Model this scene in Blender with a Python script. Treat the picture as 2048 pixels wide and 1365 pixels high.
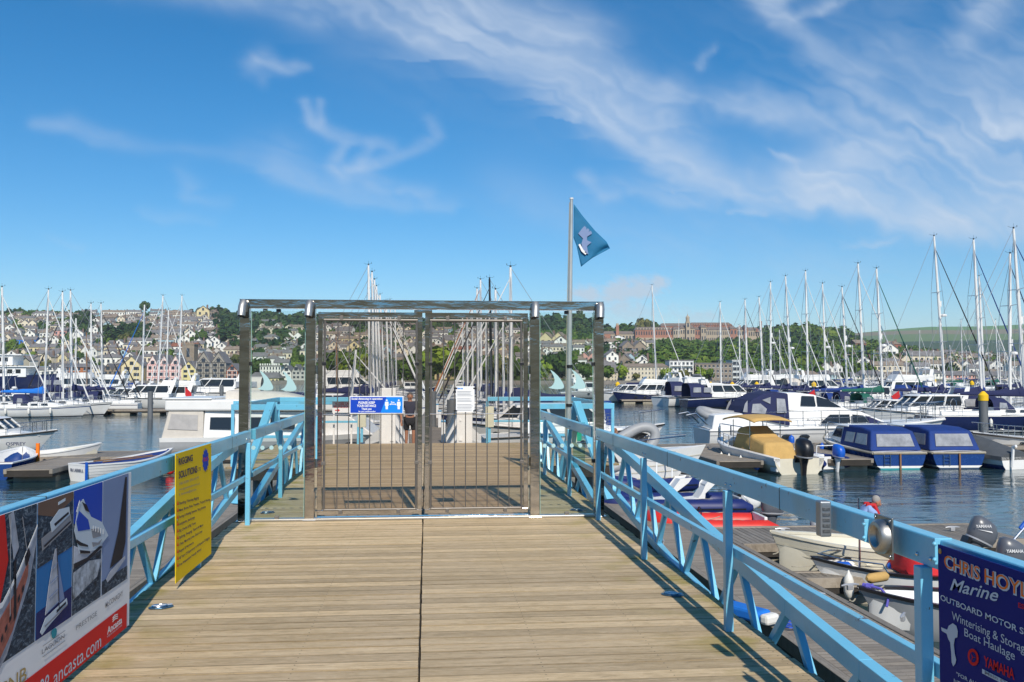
import bpy, bmesh, math, random
from mathutils import Vector, Matrix, Euler, noise
R = math.radians
for o in list(bpy.data.objects): bpy.data.objects.remove(o)
scene = bpy.context.scene
COL = scene.collection
random.seed(7)

# ------------------------------------------------------------------ camera
FPX = 1850.0; EYE = 3.9; DECK = 2.25
YAW = math.atan(171/FPX); PIT = math.atan(66.5/FPX)
cam = bpy.data.cameras.new('camera'); camo = bpy.data.objects.new('camera', cam); COL.objects.link(camo)
cam.sensor_width = 36; cam.lens = FPX/2048*36; cam.clip_end = 20000; cam.clip_start = .05
camo.location = (0, 0, EYE)
camo.rotation_euler = Euler((R(90)+PIT, 0, -YAW), 'XYZ')
scene.camera = camo
scene.render.resolution_x = 1024; scene.render.resolution_y = 682
CM = camo.rotation_euler.to_matrix(); CO = Vector((0, 0, EYE))

# ------------------------------------------------------------------ sun and sky
SUNV = Vector((0.135, -1.2, 1.0)).normalized()
sun_el = math.asin(SUNV.z); sun_az = math.atan2(SUNV.x, SUNV.y)
sl = bpy.data.lights.new('sun', 'SUN'); sl.energy = 4.6; sl.angle = R(.5); sl.color = (1.0, .93, .82)
so = bpy.data.objects.new('sun', sl); COL.objects.link(so); so.location = (0, -30, 60)
so.rotation_euler = (-SUNV).to_track_quat('-Z', 'Y').to_euler()
scene.view_settings.view_transform = 'Standard'; scene.view_settings.look = 'None'
scene.view_settings.exposure = 0.12; scene.view_settings.gamma = 1

def ray(px, py):
    return (CM @ Vector(((px-1024)/FPX, -(py-682.5)/FPX, -1))).normalized()
def on_z(px, py, z):
    d = ray(px, py); return CO + d*((z-EYE)/d.z)
def on_x(px, py, x):
    d = ray(px, py); return CO + d*(x/d.x)
def at_y(px, py, y):
    d = ray(px, py); return CO + d*(y/d.y)

def build_world():
    w = bpy.data.worlds.new("World"); scene.world = w; w.use_nodes = True
    nt = w.node_tree; N = nt.nodes; L = nt.links; N.clear()
    out = N.new('ShaderNodeOutputWorld')
    sky = N.new('ShaderNodeTexSky'); sky.sky_type = 'NISHITA'; sky.sun_disc = False
    sky.sun_elevation = sun_el; sky.sun_rotation = sun_az; sky.air_density = .95; sky.dust_density = .06; sky.ozone_density = 5.5; sky.altitude = 0
    hs = N.new('ShaderNodeHueSaturation'); hs.inputs['Saturation'].default_value = 1.30; hs.inputs['Hue'].default_value = .495
    L.new(sky.outputs[0], hs.inputs['Color'])
    b1 = N.new('ShaderNodeBackground'); b1.inputs['Strength'].default_value = .110; L.new(hs.outputs[0], b1.inputs['Color']); L.new(b1.outputs[0], out.inputs[0])
build_world()

# ------------------------------------------------------------------ helpers: objects and meshes
def link(o, parent=None):
    COL.objects.link(o)
    if parent is not None:
        o.parent = parent
    return o
def tag(o, label=None, cat=None, group=None, kind=None):
    if label: o['label'] = label
    if cat: o['category'] = cat
    if group: o['group'] = group
    if kind: o['kind'] = kind
    return o
def thing(name, label, cat, loc=(0,0,0), rz=0, group=None, rot=None):
    o = bpy.data.objects.new(name, None); o.empty_display_size = .3
    o.location = loc; o.rotation_euler = rot if rot else (0, 0, rz)
    COL.objects.link(o); return tag(o, label, cat, group)

class MB:
    def __init__(s): s.v = []; s.f = []
    def add(s, vs, fs):
        n = len(s.v); s.v += [tuple(v) for v in vs]; s.f += [tuple(i+n for i in f) for f in fs]; return s
    def box(s, x0, x1, y0, y1, z0, z1):
        return s.add([(x0,y0,z0),(x1,y0,z0),(x1,y1,z0),(x0,y1,z0),(x0,y0,z1),(x1,y0,z1),(x1,y1,z1),(x0,y1,z1)],
                     [(0,3,2,1),(4,5,6,7),(0,1,5,4),(1,2,6,5),(2,3,7,6),(3,0,4,7)])
    def bar(s, a, b, w, h, up=(0,0,1)):
        a = Vector(a); b = Vector(b); d = (b-a).normalized(); up = Vector(up)
        sd = d.cross(up)
        if sd.length < 1e-4: sd = d.cross(Vector((1,0,0)))
        sd.normalize(); u = sd.cross(d).normalized(); sd = sd*w/2; u = u*h/2
        vs = [a-sd-u, a+sd-u, a+sd+u, a-sd+u, b-sd-u, b+sd-u, b+sd+u, b-sd+u]
        return s.add(vs, [(0,1,2,3),(7,6,5,4),(0,4,5,1),(1,5,6,2),(2,6,7,3),(3,7,4,0)])
    def tube(s, pts, r, n=8, caps=True):
        pts = [Vector(p) for p in pts]; k = len(pts)
        rs = r if isinstance(r, (list, tuple)) else [r]*k
        rings = []; prev = None
        for i, p in enumerate(pts):
            d = (pts[min(i+1, k-1)]-pts[max(i-1, 0)]).normalized()
            if prev is None:
                a = Vector((0,0,1)) if abs(d.z) < .9 else Vector((1,0,0)); sd = d.cross(a).normalized()
            else:
                sd = (prev - d*prev.dot(d)).normalized()
            prev = sd; u = sd.cross(d)
            rings.append([p + (sd*math.cos(2*math.pi*j/n) + u*math.sin(2*math.pi*j/n))*rs[i] for j in range(n)])
        return s.loft(rings, True, caps)
    def loft(s, rings, closed=True, caps=False):
        n = len(rings[0]); vs = [v for r in rings for v in r]; fs = []
        m = n if closed else n-1
        for i in range(len(rings)-1):
            for j in range(m):
                a = i*n+j; b = i*n+(j+1) % n; fs.append((a, b, b+n, a+n))
        if caps: fs.append(tuple(range(n))[::-1]); fs.append(tuple(range((len(rings)-1)*n, len(rings)*n)))
        return s.add(vs, fs)
    def lathe(s, prof, c=(0,0,0), n=16, axis='Z'):
        rings = []
        for (r, z) in prof:
            ring = []
            for j in range(n):
                a = 2*math.pi*j/n; x, y = r*math.cos(a), r*math.sin(a)
                p = (x, y, z) if axis == 'Z' else ((z, x, y) if axis == 'X' else (y, z, x))
                ring.append((p[0]+c[0], p[1]+c[1], p[2]+c[2]))
            rings.append(ring)
        return s.loft(rings, True, True)
    def ball(s, c, r, nu=10, nv=7):
        if not isinstance(r, (tuple, list)): r = (r, r, r)
        rings = []
        for i in range(nv+1):
            t = math.pi*(i+.02)/(nv+.04); ring = []
            for j in range(nu):
                a = 2*math.pi*j/nu; ring.append((c[0]+r[0]*math.sin(t)*math.cos(a), c[1]+r[1]*math.sin(t)*math.sin(a), c[2]-r[2]*math.cos(t)))
            rings.append(ring)
        return s.loft(rings, True, True)
    def prism(s, poly, vec):
        vec = Vector(vec); n = len(poly); a = [Vector(p) for p in poly]; b = [p+vec for p in a]
        fs = [tuple(range(n))[::-1], tuple(range(n, 2*n))] + [(i, (i+1) % n, n+(i+1) % n, n+i) for i in range(n)]
        return s.add(a+b, fs)
    def mesh(s, name, mat, smooth=False, ang=40):
        me = bpy.data.meshes.new(name); me.from_pydata(s.v, [], s.f); me.update()
        bm = bmesh.new(); bm.from_mesh(me); bmesh.ops.recalc_face_normals(bm, faces=bm.faces); bm.to_mesh(me); bm.free()
        if mat: me.materials.append(mat)
        if smooth:
            for p in me.polygons: p.use_smooth = True
            try: me.set_sharp_from_angle(angle=R(ang))
            except Exception: pass
        return me
    def build(s, name, mat, parent=None, smooth=False, bevel=0, ang=40, seg=2):
        o = bpy.data.objects.new(name, s.mesh(name, mat, smooth, ang))
        if bevel:
            m = o.modifiers.new('bevel', 'BEVEL'); m.width = bevel; m.segments = seg; m.limit_method = 'ANGLE'; m.angle_limit = R(50)
        return link(o, parent)

def copy_tree(o, parent=None):
    c = o.copy(); COL.objects.link(c)
    if parent is not None: c.parent = parent
    for ch in o.children: copy_tree(ch, c)
    return c

# ------------------------------------------------------------------ materials
MATS = {}
def mat(name, col, rough=.6, metal=0.0, var=.12, vscale=3.0, bump=0.0, bscale=30.0, spec=.5, stretch=None, trans=0.0, coat=0.0):
    if name in MATS: return MATS[name]
    m = bpy.data.materials.new(name); m.use_nodes = True; nt = m.node_tree; N = nt.nodes; L = nt.links
    p = N['Principled BSDF']; p.inputs['Roughness'].default_value = rough; p.inputs['Metallic'].default_value = metal
    p.inputs['Specular IOR Level'].default_value = spec; p.inputs['Transmission Weight'].default_value = trans; p.inputs['Coat Weight'].default_value = coat
    c4 = (*col[:3], 1)
    p.inputs['Base Color'].default_value = c4
    tc = N.new('ShaderNodeTexCoord'); vec = tc.outputs['Object']
    if stretch:
        mp = N.new('ShaderNodeMapping'); mp.inputs['Scale'].default_value = stretch; L.new(vec, mp.inputs[0]); vec = mp.outputs[0]
    if var > 0:
        n = N.new('ShaderNodeTexNoise'); n.inputs['Scale'].default_value = vscale; n.inputs['Detail'].default_value = 6; n.inputs['Roughness'].default_value = .65; L.new(vec, n.inputs['Vector'])
        mr = N.new('ShaderNodeMapRange'); mr.inputs[1].default_value = .3; mr.inputs[2].default_value = .7; mr.inputs[3].default_value = 1-var; mr.inputs[4].default_value = 1+var*.6; L.new(n.outputs['Fac'], mr.inputs[0])
        vm = N.new('ShaderNodeVectorMath'); vm.operation = 'SCALE'; vm.inputs[0].default_value = c4[:3]; L.new(mr.outputs[0], vm.inputs['Scale']); L.new(vm.outputs[0], p.inputs['Base Color'])
        mr2 = N.new('ShaderNodeMapRange'); mr2.inputs[3].default_value = max(0, rough-.07); mr2.inputs[4].default_value = min(1, rough+.1); L.new(n.outputs['Fac'], mr2.inputs[0]); L.new(mr2.outputs[0], p.inputs['Roughness'])
    if bump > 0:
        n = N.new('ShaderNodeTexNoise'); n.inputs['Scale'].default_value = bscale; n.inputs['Detail'].default_value = 5; L.new(vec, n.inputs['Vector'])
        b = N.new('ShaderNodeBump'); b.inputs['Strength'].default_value = bump; b.inputs['Distance'].default_value = .02; L.new(n.outputs['Fac'], b.inputs['Height']); L.new(b.outputs[0], p.inputs['Normal'])
    MATS[name] = m; return m
def glassmat(name, tint=(.9,.95,.93), refl=1.0, rough=.02):
    if name in MATS: return MATS[name]
    m = bpy.data.materials.new(name); m.use_nodes = True; nt = m.node_tree; N = nt.nodes; L = nt.links; N.clear()
    out = N.new('ShaderNodeOutputMaterial'); t = N.new('ShaderNodeBsdfTransparent'); t.inputs[0].default_value = (*tint, 1)
    g = N.new('ShaderNodeBsdfGlossy'); g.inputs['Roughness'].default_value = rough; fr = N.new('ShaderNodeFresnel'); fr.inputs[0].default_value = 1.45
    mm = N.new('ShaderNodeMath'); mm.operation = 'MULTIPLY'; mm.inputs[1].default_value = refl; L.new(fr.outputs[0], mm.inputs[0])
    mx = N.new('ShaderNodeMixShader'); L.new(mm.outputs[0], mx.inputs[0]); L.new(t.outputs[0], mx.inputs[1]); L.new(g.outputs[0], mx.inputs[2]); L.new(mx.outputs[0], out.inputs[0])
    MATS[name] = m; return m

WHITE = mat('white_gelcoat', (.76,.76,.74), .28, var=.06, vscale=1.2)
CREAM = mat('cream_gelcoat', (.66,.62,.50), .35, var=.08)
GREYG = mat('grey_gelcoat', (.40,.41,.42), .35, var=.08)
NAVY = mat('navy_gelcoat', (.012,.022,.085), .2, var=.1)
BLUEH = mat('blue_hull', (.012,.05,.20), .25, var=.1)
REDH = mat('red_paint', (.45,.03,.025), .35, var=.1)
ANTIF = mat('antifoul_blue', (.02,.05,.10), .8)
BOOT = mat('dark_boot_stripe', (.015,.02,.035), .5)
CNAVY = mat('navy_canvas', (.012,.018,.075), .85, var=.2, vscale=4, bump=.4, bscale=6)
CBLUE = mat('royal_blue_canvas', (.004,.034,.19), .8, var=.2, vscale=4, bump=.4, bscale=6)
CBRIGHT = mat('bright_blue_canvas', (.005,.16,.60), .8, var=.15, vscale=4, bump=.4, bscale=6)
CGREEN = mat('green_canvas', (.006,.10,.07), .8, var=.2, vscale=4, bump=.4, bscale=6)
CTAN = mat('tan_canvas', (.52,.33,.11), .85, var=.12, vscale=4, bump=.5, bscale=5)
CGREY = mat('grey_canvas', (.07,.08,.09), .85, var=.2, vscale=4, bump=.5, bscale=5)
CRED = mat('red_canvas', (.52,.015,.02), .8, var=.15, vscale=4, bump=.4, bscale=6)
CBEIGE = mat('beige_canvas', (.56,.52,.46), .85, var=.08, vscale=4, bump=.5, bscale=4)
CBLACK = mat('black_canvas', (.015,.015,.02), .85, var=.2)
ALU = mat('mast_aluminium', (.78,.77,.74), .40, .08, var=.08)
WIRE = mat('rigging_wire', (.45,.45,.45), .4, .5, var=0)
STEEL = mat('tube_stainless', (.62,.62,.62), .18, 1.0, var=.05)
SAIL = mat('furled_sailcloth', (.72,.72,.70), .8, var=.08, stretch=(8,8,1))
BLACKP = mat('black_plastic', (.012,.012,.014), .35, var=.1)
GREYP = mat('grey_engine_cowl', (.10,.11,.13), .3, var=.06)
SILVP = mat('silver_engine_cowl', (.42,.43,.45), .3, .3, var=.06)
WINDK = mat('dark_cabin_glass', (.02,.025,.03), .06, var=0)
WINPL = mat('clear_vinyl_window', (.30,.31,.33), .12, var=.35, vscale=2.5)
TEAK = mat('teak_wood', (.24,.13,.06), .6, var=.25, vscale=6, stretch=(1,8,8))
YEL = mat('yellow_plastic', (.80,.50,.01), .45, var=.06)
RED = mat('red_plastic', (.70,.02,.015), .4, var=.08)
BLUEP = mat('blue_plastic', (.01,.10,.50), .35, var=.08)
TUBEG = mat('grey_inflatable_tube', (.30,.31,.32), .5, var=.08)
TUBEB = mat('navy_inflatable_tube', (.01,.02,.12), .45, var=.1)
TUBER = mat('red_inflatable_tube', (.62,.03,.02), .45, var=.1)
PILE = mat('grey_pile_steel', (.13,.14,.15), .6, var=.25, vscale=2, stretch=(3,3,.6))
WPAINT = mat('white_paint', (.78,.79,.78), .45, var=.06, vscale=5)
ROPE = mat('mooring_rope', (.36,.33,.26), .9, var=.2)
ROPEB = mat('blue_rope', (.03,.10,.55), .85, var=.1)
FENDW = mat('white_fender', (.70,.69,.64), .5, var=.1)
CONC = mat('pontoon_concrete', (.34,.31,.24), .9, var=.35, vscale=2.5, bump=.5)
GRAN = mat('quay_stone', (.22,.20,.17), .9, var=.3, vscale=.6, bump=.6, bscale=2)
SKIN = mat('skin', (.50,.27,.18), .5, var=.05)
BRONZE = mat('orange_sail', (.38,.13,.04), .8, var=.1)
# ------------------------------------------------------------------ cirrus: a high thin sheet of cloud, thickness stored per vertex
def build_clouds():
    import numpy as np
    bands = [  # polylines: (x, y, half width below/left, half width above/right, weight)
        [(180,-60,30,60,.4),(380,-20,22,60,.45),(620,22,24,60,.55),(820,62,20,60,.6),(920,75,18,70,.6)],
        [(700,-40,60,60,.3),(900,20,60,60,.35),(1150,90,60,70,.45)],
        [(880,60,26,60,.55),(960,118,22,95,.85),(1060,160,20,95,.62),(1140,200,18,85,.7),(1215,240,22,80,.95),(1300,258,26,70,.65)],
        [(1160,215,18,70,.5),(1240,280,22,60,.55),(1330,322,22,70,.75),(1420,372,18,70,.72),(1520,408,18,55,.6),(1620,418,20,60,.8)],
        [(1230,235,50,50,.5),(1330,222,40,40,.6),(1385,205,25,25,.4)],
        [(1600,400,20,60,.85),(1720,420,22,90,1.15),(1850,425,40,105,1.15),(1960,440,45,115,1.1),(2120,470,45,130,1.0)],
        [(1700,330,24,30,.55),(1840,300,24,30,.6),(1960,270,40,40,.6),(2120,250,60,60,.6)],
        [(1470,-30,20,30,.6),(1530,20,26,40,.7),(1590,80,22,26,.45),(1660,140,20,40,.4),(1760,200,24,50,.4),(1900,280,30,60,.35)],
        [(1590,60,10,12,.4),(1640,30,10,14,.35),(1690,0,10,14,.25)],
        [(1920,110,20,30,.4),(1960,50,30,40,.6),(1990,-30,40,60,.6)],[(1800,110,30,40,.3),(1950,160,60,60,.35),(2120,120,70,80,.45)],
        [(1450,205,20,30,.4),(1560,230,24,40,.45),(1700,250,30,50,.35),(1860,330,30,50,.35)],
        [(1400,135,10,14,.25),(1410,110,8,12,.3),(1432,92,6,10,.25)],
        [(492,140,9,12,.35),(520,118,12,14,.5),(560,138,9,10,.6),(588,133,8,8,.7),(612,132,6,6,.25)],[(500,128,10,14,.4),(525,160,8,12,.4)],
        [(606,208,5,7,.5),(622,248,7,9,.6),(660,268,7,9,.55),(720,280,7,8,.4),(790,296,6,8,.35)],[(636,204,4,5,.35),(640,240,5,6,.4)],
        [(862,240,8,10,.2),(870,280,8,10,.3),(820,305,5,7,.5),(740,335,6,8,.6),(700,345,6,9,.6)],
        [(695,295,5,8,.4),(672,335,8,10,.6),(690,352,9,12,.6),(760,372,7,12,.45),(860,385,9,14,.25)],[(745,300,5,7,.4),(725,330,6,8,.4)],
        [(520,330,14,30,.3),(560,350,14,34,.6),(620,378,9,26,.62),(700,398,8,18,.5),(800,412,8,16,.35),(900,418,9,20,.2)],
        [(72,255,7,8,.4),(130,260,7,12,.5),(200,284,7,12,.4),(300,296,8,8,.2),(480,312,8,8,.14)],[(360,345,8,12,.2),(382,380,10,14,.34),(370,400,7,9,.3),(460,412,8,8,.14)],
        [(286,425,6,10,.2),(330,440,6,9,.26),(430,447,5,8,.14)],[(92,472,5,6,.10),(160,495,4,6,.18)],
        [(1165,360,10,14,.35),(1200,395,14,30,.4),(1280,380,20,30,.3),(1340,400,16,30,.35),(1430,400,20,30,.2)],[(1455,428,6,8,.25),(1525,424,6,8,.4)],
        [(1552,298,6,6,.3),(1572,315,7,7,.45),(1600,335,5,7,.25)],[(1690,490,5,6,.15),(1740,482,6,7,.35),(1800,476,5,6,.2)],
        [(1000,400,40,60,.12),(1300,470,40,60,.16),(1700,560,40,80,.14)],[(700,90,50,90,.10),(1100,250,60,60,.05)]]
    nx, ny = 420, 190; X0, X1, Y0, Y1 = -420, 2470, -160, 700
    px = np.linspace(X0, X1, nx); py = np.linspace(Y0, Y1, ny); GX, GY_ = np.meshgrid(px, py)
    gx_, gy_ = GX.ravel(), GY_.ravel()
    def fb(v, sx, sy, seed, octs, rough=.55):
        return np.array([noise.fractal(Vector((x*sx+seed, y*sy-seed, seed)), rough, 2.1, octs) for x, y in v])
    P = np.stack([gx_, gy_], 1)
    w1 = fb(P, .004, .005, 1.3, 4); w2 = fb(P, .004, .005, 9.7, 4); w3 = fb(P, .011, .015, 4.1, 2); w4 = fb(P, .011, .015, 14.1, 2)
    amp = np.clip((gx_-850)/500, .35, 1)
    sg_ = 1/(1+np.exp((gx_-880)/60)); sy_ = 1/(1+np.exp(-(gy_-170)/20)); WID = 1.12+sg_*(.30+.45*sy_)
    KW = 1.06-sg_*(.25+.22*sy_)
    Q = P + np.stack([w1, w2], 1)*(26*amp)[:, None] + np.stack([w3, w4], 1)*(8*amp+2)[:, None]
    den = np.zeros(len(P))
    for bd in bands:
        best = np.zeros(len(P))
        for (x0, y0, l0, h0, k0), (x1, y1, l1, h1, k1) in zip(bd, bd[1:]):
            a = np.array([x0, y0], float); ab = np.array([x1-x0, y1-y0], float); L2 = ab.dot(ab)
            ap = Q-a; t = np.clip(ap.dot(ab)/L2, 0, 1); d = ap-t[:, None]*ab; ln = np.hypot(d[:, 0], d[:, 1])
            wd = np.where(d[:, 1] > 0, l0+(l1-l0)*t, h0+(h1-h0)*t)
            best = np.maximum(best, np.exp(-(ln/wd/WID)**2*1.1)*(k0+(k1-k0)*t)*KW)
        den += best*(1-np.clip(den, 0, 1)*.6)
    # fibres following the streaming direction
    ang = np.radians(27)+0*w1; c_, s_ = np.cos(ang), np.sin(ang)
    U = (gx_*c_+gy_*s_); W = (-gx_*s_+gy_*c_)+w1*45
    f = fb(np.stack([U, W], 1), .0022, .030, 2.2, 3, .9); f2 = fb(P, .005, .007, 6.1, 2, 1.0)
    tex = np.clip(.84+f*.40+f2*.26, 0.12, 1.35)
    den = (1-np.exp(-den*.95))*np.clip(tex*1.12-.04, 0, 1.4)
    veil = np.clip((gx_-1150)/700, 0, 1)*np.clip(1-gy_/640, 0, 1)*.09*np.clip(.8+f+f2, 0, 2)
    den = np.clip(den+veil, 0, 1)
    # low cumulus heap over the far hill
    cu = np.full(len(P), -2.0); e1 = fb(P, .03, .045, 3.3, 5, .5)
    for (x, y, rx, ry, k) in [(1180,590,40,22,.9),(1235,584,46,24,1),(1285,580,40,24,1),(1318,566,20,16,1),(1240,620,90,26,.7),(1390,640,36,18,.9),(1420,634,20,12,.8)]:
        cu = np.maximum(cu, k*(1.25-np.hypot((gx_-x)/rx, (gy_-y)/ry)))
    cu = np.clip((cu+e1*.42)*1.3, 0, 1)*np.where(gy_ > 600, np.clip(1-(gy_-600)/80, .25, 1), 1)*.62
    vs = []; RAD = 9000.0
    for x, y in P: vs.append(tuple(CO+ray(x, y)*RAD))
    fs = []
    for j in range(ny-1):
        for i in range(nx-1): a = j*nx+i; fs.append((a, a+1, a+1+nx, a+nx))
    me = bpy.data.meshes.new('cloud_layer'); me.from_pydata(vs, [], fs); me.update()
    edge = np.clip((gx_-X0)/200, 0, 1)*np.clip((X1-gx_)/200, 0, 1)*np.clip((gy_-Y0)/70, 0, 1)
    at = me.color_attributes.new('cloud', 'FLOAT_COLOR', 'POINT'); 
    arr = np.zeros((len(P), 4), dtype=np.float32); arr[:, 0] = den*edge; arr[:, 1] = cu; arr[:, 3] = 1; at.data.foreach_set('color', arr.ravel())
    m = bpy.data.materials.new('cloud_vapour'); m.use_nodes = True; nt = m.node_tree; N = nt.nodes; L = nt.links; N.clear()
    out = N.new('ShaderNodeOutputMaterial'); t = N.new('ShaderNodeBsdfTransparent'); e = N.new('ShaderNodeEmission'); e.inputs[1].default_value = .88
    at = N.new('ShaderNodeAttribute'); at.attribute_name = 'cloud'; sp = N.new('ShaderNodeSeparateColor'); L.new(at.outputs['Color'], sp.inputs[0])
    tc = N.new('ShaderNodeTexCoord'); mp = N.new('ShaderNodeMapping'); mp.inputs['Rotation'].default_value = (0, R(26), 0); mp.inputs['Scale'].default_value = (.2, .2, 1.0); L.new(tc.outputs['Object'], mp.inputs[0])
    n = N.new('ShaderNodeTexNoise'); n.inputs['Scale'].default_value = .0018; n.inputs['Detail'].default_value = 3; n.inputs['Roughness'].default_value = .5; n.inputs['Distortion'].default_value = .6; L.new(mp.outputs[0], n.inputs['Vector'])
    mr = N.new('ShaderNodeMapRange'); mr.inputs[1].default_value = .25; mr.inputs[2].default_value = .75; mr.inputs[3].default_value = .88; mr.inputs[4].default_value = 1.12; L.new(n.outputs['Fac'], mr.inputs[0])
    mu = N.new('ShaderNodeMath'); mu.operation = 'MULTIPLY'; L.new(sp.outputs[0], mu.inputs[0]); L.new(mr.outputs[0], mu.inputs[1])
    ad = N.new('ShaderNodeMath'); ad.operation = 'ADD'; L.new(mu.outputs[0], ad.inputs[0]); L.new(sp.outputs[1], ad.inputs[1])
    mn = N.new('ShaderNodeMath'); mn.operation = 'MINIMUM'; mn.inputs[1].default_value = .9; L.new(ad.outputs[0], mn.inputs[0])
    cm = N.new('ShaderNodeMixRGB'); cm.inputs[1].default_value = (.66, .77, .92, 1); cm.inputs[2].default_value = (.74, .70, .70, 1); L.new(sp.outputs[1], cm.inputs[0]); L.new(cm.outputs[0], e.inputs[0])
    mx = N.new('ShaderNodeMixShader'); L.new(mn.outputs[0], mx.inputs[0]); L.new(t.outputs[0], mx.inputs[1]); L.new(e.outputs[0], mx.inputs[2]); L.new(mx.outputs[0], out.inputs[0])
    try: m.cycles.emission_sampling = 'NONE'
    except Exception: pass
    me.materials.append(m); o = bpy.data.objects.new('sky_clouds', me); link(o); tag(o, kind='structure')
build_clouds()
# ------------------------------------------------------------------ water and land
FW = Vector((math.sin(YAW), math.cos(YAW), 0)); RT = Vector((math.cos(YAW), -math.sin(YAW), 0))
def pos(px, D, z=0.0):
    p = FW*D + RT*((px-1024)/FPX*D); return Vector((p.x, p.y, z))
def lerp(tab, x):
    if x <= tab[0][0]: return tab[0][1]
    for (a, b), (c, d) in zip(tab, tab[1:]):
        if x <= c: return b+(d-b)*(x-a)/(c-a)
    return tab[-1][1]
SKYL = [(-1500,640),(-300,640),(0,631),(60,628),(130,632),(200,630),(300,628),(400,626),(440,632),(480,645),(560,646),(640,646),(700,652),(850,656),(950,654),
        (1100,656),(1160,658),(1205,678),(1400,681),(1520,680),(1580,672),(1620,672),(1700,684),(1800,700),(1900,712),(2048,722),(2300,730),(3500,735)]
DS = 372.0
def dk(px): return 950.0
def gh(px, D):
    if D < DS+32: return 1.3
    k = dk(px); Hk = (749-lerp(SKYL, px))/FPX*k + EYE
    t = (D-DS-32)/(k-DS-32)
    if t < 1: f = .82*t + .18*t*t
    else: f = 1.0-.0*(t-1)
    h = 1.3 + (Hk-1.3)*f
    if t > 1: h = Hk + (t-1)*(Hk-EYE)*.25
    n = noise.noise(Vector((px*.012, D*.009, 3.1)))*4*min(1, t*3)*(1 if t < 1 else .2)
    return h+n*(1-.75*max(0, min(1, t)))
def solve(px, py):
    D = DS+6
    while D < 960:
        if 749-FPX*(gh(px, D)-EYE)/D <= py: return D
        D += 3
    return 960
def build_land():
    m = bpy.data.materials.new('harbour_water'); m.use_nodes = True; nt = m.node_tree; N = nt.nodes; L = nt.links
    p = N['Principled BSDF']; p.inputs['Base Color'].default_value = (.020, .048, .055, 1); p.inputs['Roughness'].default_value = .05; p.inputs['IOR'].default_value = 1.36
    tc = N.new('ShaderNodeTexCoord')
    def nz(sc, st, det, rot=0):
        mp = N.new('ShaderNodeMapping'); mp.inputs['Scale'].default_value = st; mp.inputs['Rotation'].default_value = (0, 0, rot); L.new(tc.outputs['Object'], mp.inputs[0])
        n = N.new('ShaderNodeTexNoise'); n.inputs['Scale'].default_value = sc; n.inputs['Detail'].default_value = det; n.inputs['Roughness'].default_value = .55; L.new(mp.outputs[0], n.inputs['Vector']); return n
    a = nz(2.6, (.45, 1.0, 1), 4, .1); b = nz(.55, (.5, 1, 1), 3, -.15); c = nz(.06, (1, 1, 1), 3)
    b1 = N.new('ShaderNodeBump'); b1.inputs['Strength'].default_value = 1.0; b1.inputs['Distance'].default_value = .04; L.new(a.outputs['Fac'], b1.inputs['Height'])
    b2 = N.new('ShaderNodeBump'); b2.inputs['Strength'].default_value = 1.0; b2.inputs['Distance'].default_value = .07; L.new(b.outputs['Fac'], b2.inputs['Height']); L.new(b1.outputs[0], b2.inputs['Normal'])
    mr = N.new('ShaderNodeMapRange'); mr.inputs[1].default_value = .4; mr.inputs[2].default_value = .65; mr.inputs[3].default_value = .35; mr.inputs[4].default_value = 1.0; L.new(c.outputs['Fac'], mr.inputs[0]); L.new(mr.outputs[0], b1.inputs['Strength'])
    L.new(b2.outputs[0], p.inputs['Normal'])
    w = MB().add([(-3400,-60,0),(3400,-60,0),(3400,3300,0),(-3400,3300,0)], [(0,1,2,3)]).build('water', m); tag(w, kind='structure')
    # far bank and hills
    g = bpy.data.materials.new('hillside_grass'); g.use_nodes = True; nt = g.node_tree; N = nt.nodes; L = nt.links; p = N['Principled BSDF']; p.inputs['Roughness'].default_value = .95; p.inputs['Specular IOR Level'].default_value = .1
    tc = N.new('ShaderNodeTexCoord'); n = N.new('ShaderNodeTexNoise'); n.inputs['Scale'].default_value = .012; n.inputs['Detail'].default_value = 10; n.inputs['Roughness'].default_value = .7; L.new(tc.outputs['Object'], n.inputs['Vector'])
    cr = N.new('ShaderNodeValToRGB'); e = cr.color_ramp.elements; e[0].position = .35; e[0].color = (.035,.065,.015,1); e[1].position = .65; e[1].color = (.16,.17,.06,1); e.new(.5).color = (.08,.12,.03,1)
    L.new(n.outputs['Fac'], cr.inputs[0]); L.new(cr.outputs[0], p.inputs['Base Color'])
    xs = list(range(-1500, 3501, 25)); Dn = [DS, DS+4]+[DS+10+i*15 for i in range(38)]+[1000, 1060, 1140, 1240, 1400]
    vs = []; fs = []
    for D in Dn:
        for x in xs: vs.append(pos(x, D, gh(x, D)))
    k = len(xs)
    for i in range(len(Dn)-1):
        for j in range(k-1): a0 = i*k+j; fs.append((a0, a0+1, a0+1+k, a0+k))
    MBx = MB().add(vs, fs); tag(MBx.build('hillside', g, smooth=True, ang=180), kind='structure')
    # quay wall
    q = MB()
    for x in range(-1500, 3500, 50):
        a0 = pos(x, DS); b0 = pos(x+50, DS); q.add([(a0.x,a0.y,-1),(b0.x,b0.y,-1),(b0.x,b0.y,1.34),(a0.x,a0.y,1.34),(a0.x,a0.y+3,1.36),(b0.x,b0.y+3,1.36)], [(0,1,2,3),(3,2,5,4)])
    tag(q.build('quay_wall', GRAN), 'long grey stone quay wall along the far bank below the town', 'quay wall')
    # farmland beyond, seen above the right-hand wood
    f = mat('far_farmland', (.14,.21,.08), .95, var=0); nt = f.node_tree; N = nt.nodes; L = nt.links; p = N['Principled BSDF']
    tc = N.new('ShaderNodeTexCoord'); sp = N.new('ShaderNodeSeparateXYZ'); L.new(tc.outputs['Object'], sp.inputs[0]); n = N.new('ShaderNodeTexNoise'); n.inputs['Scale'].default_value = .004; L.new(tc.outputs['Object'], n.inputs['Vector'])
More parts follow.
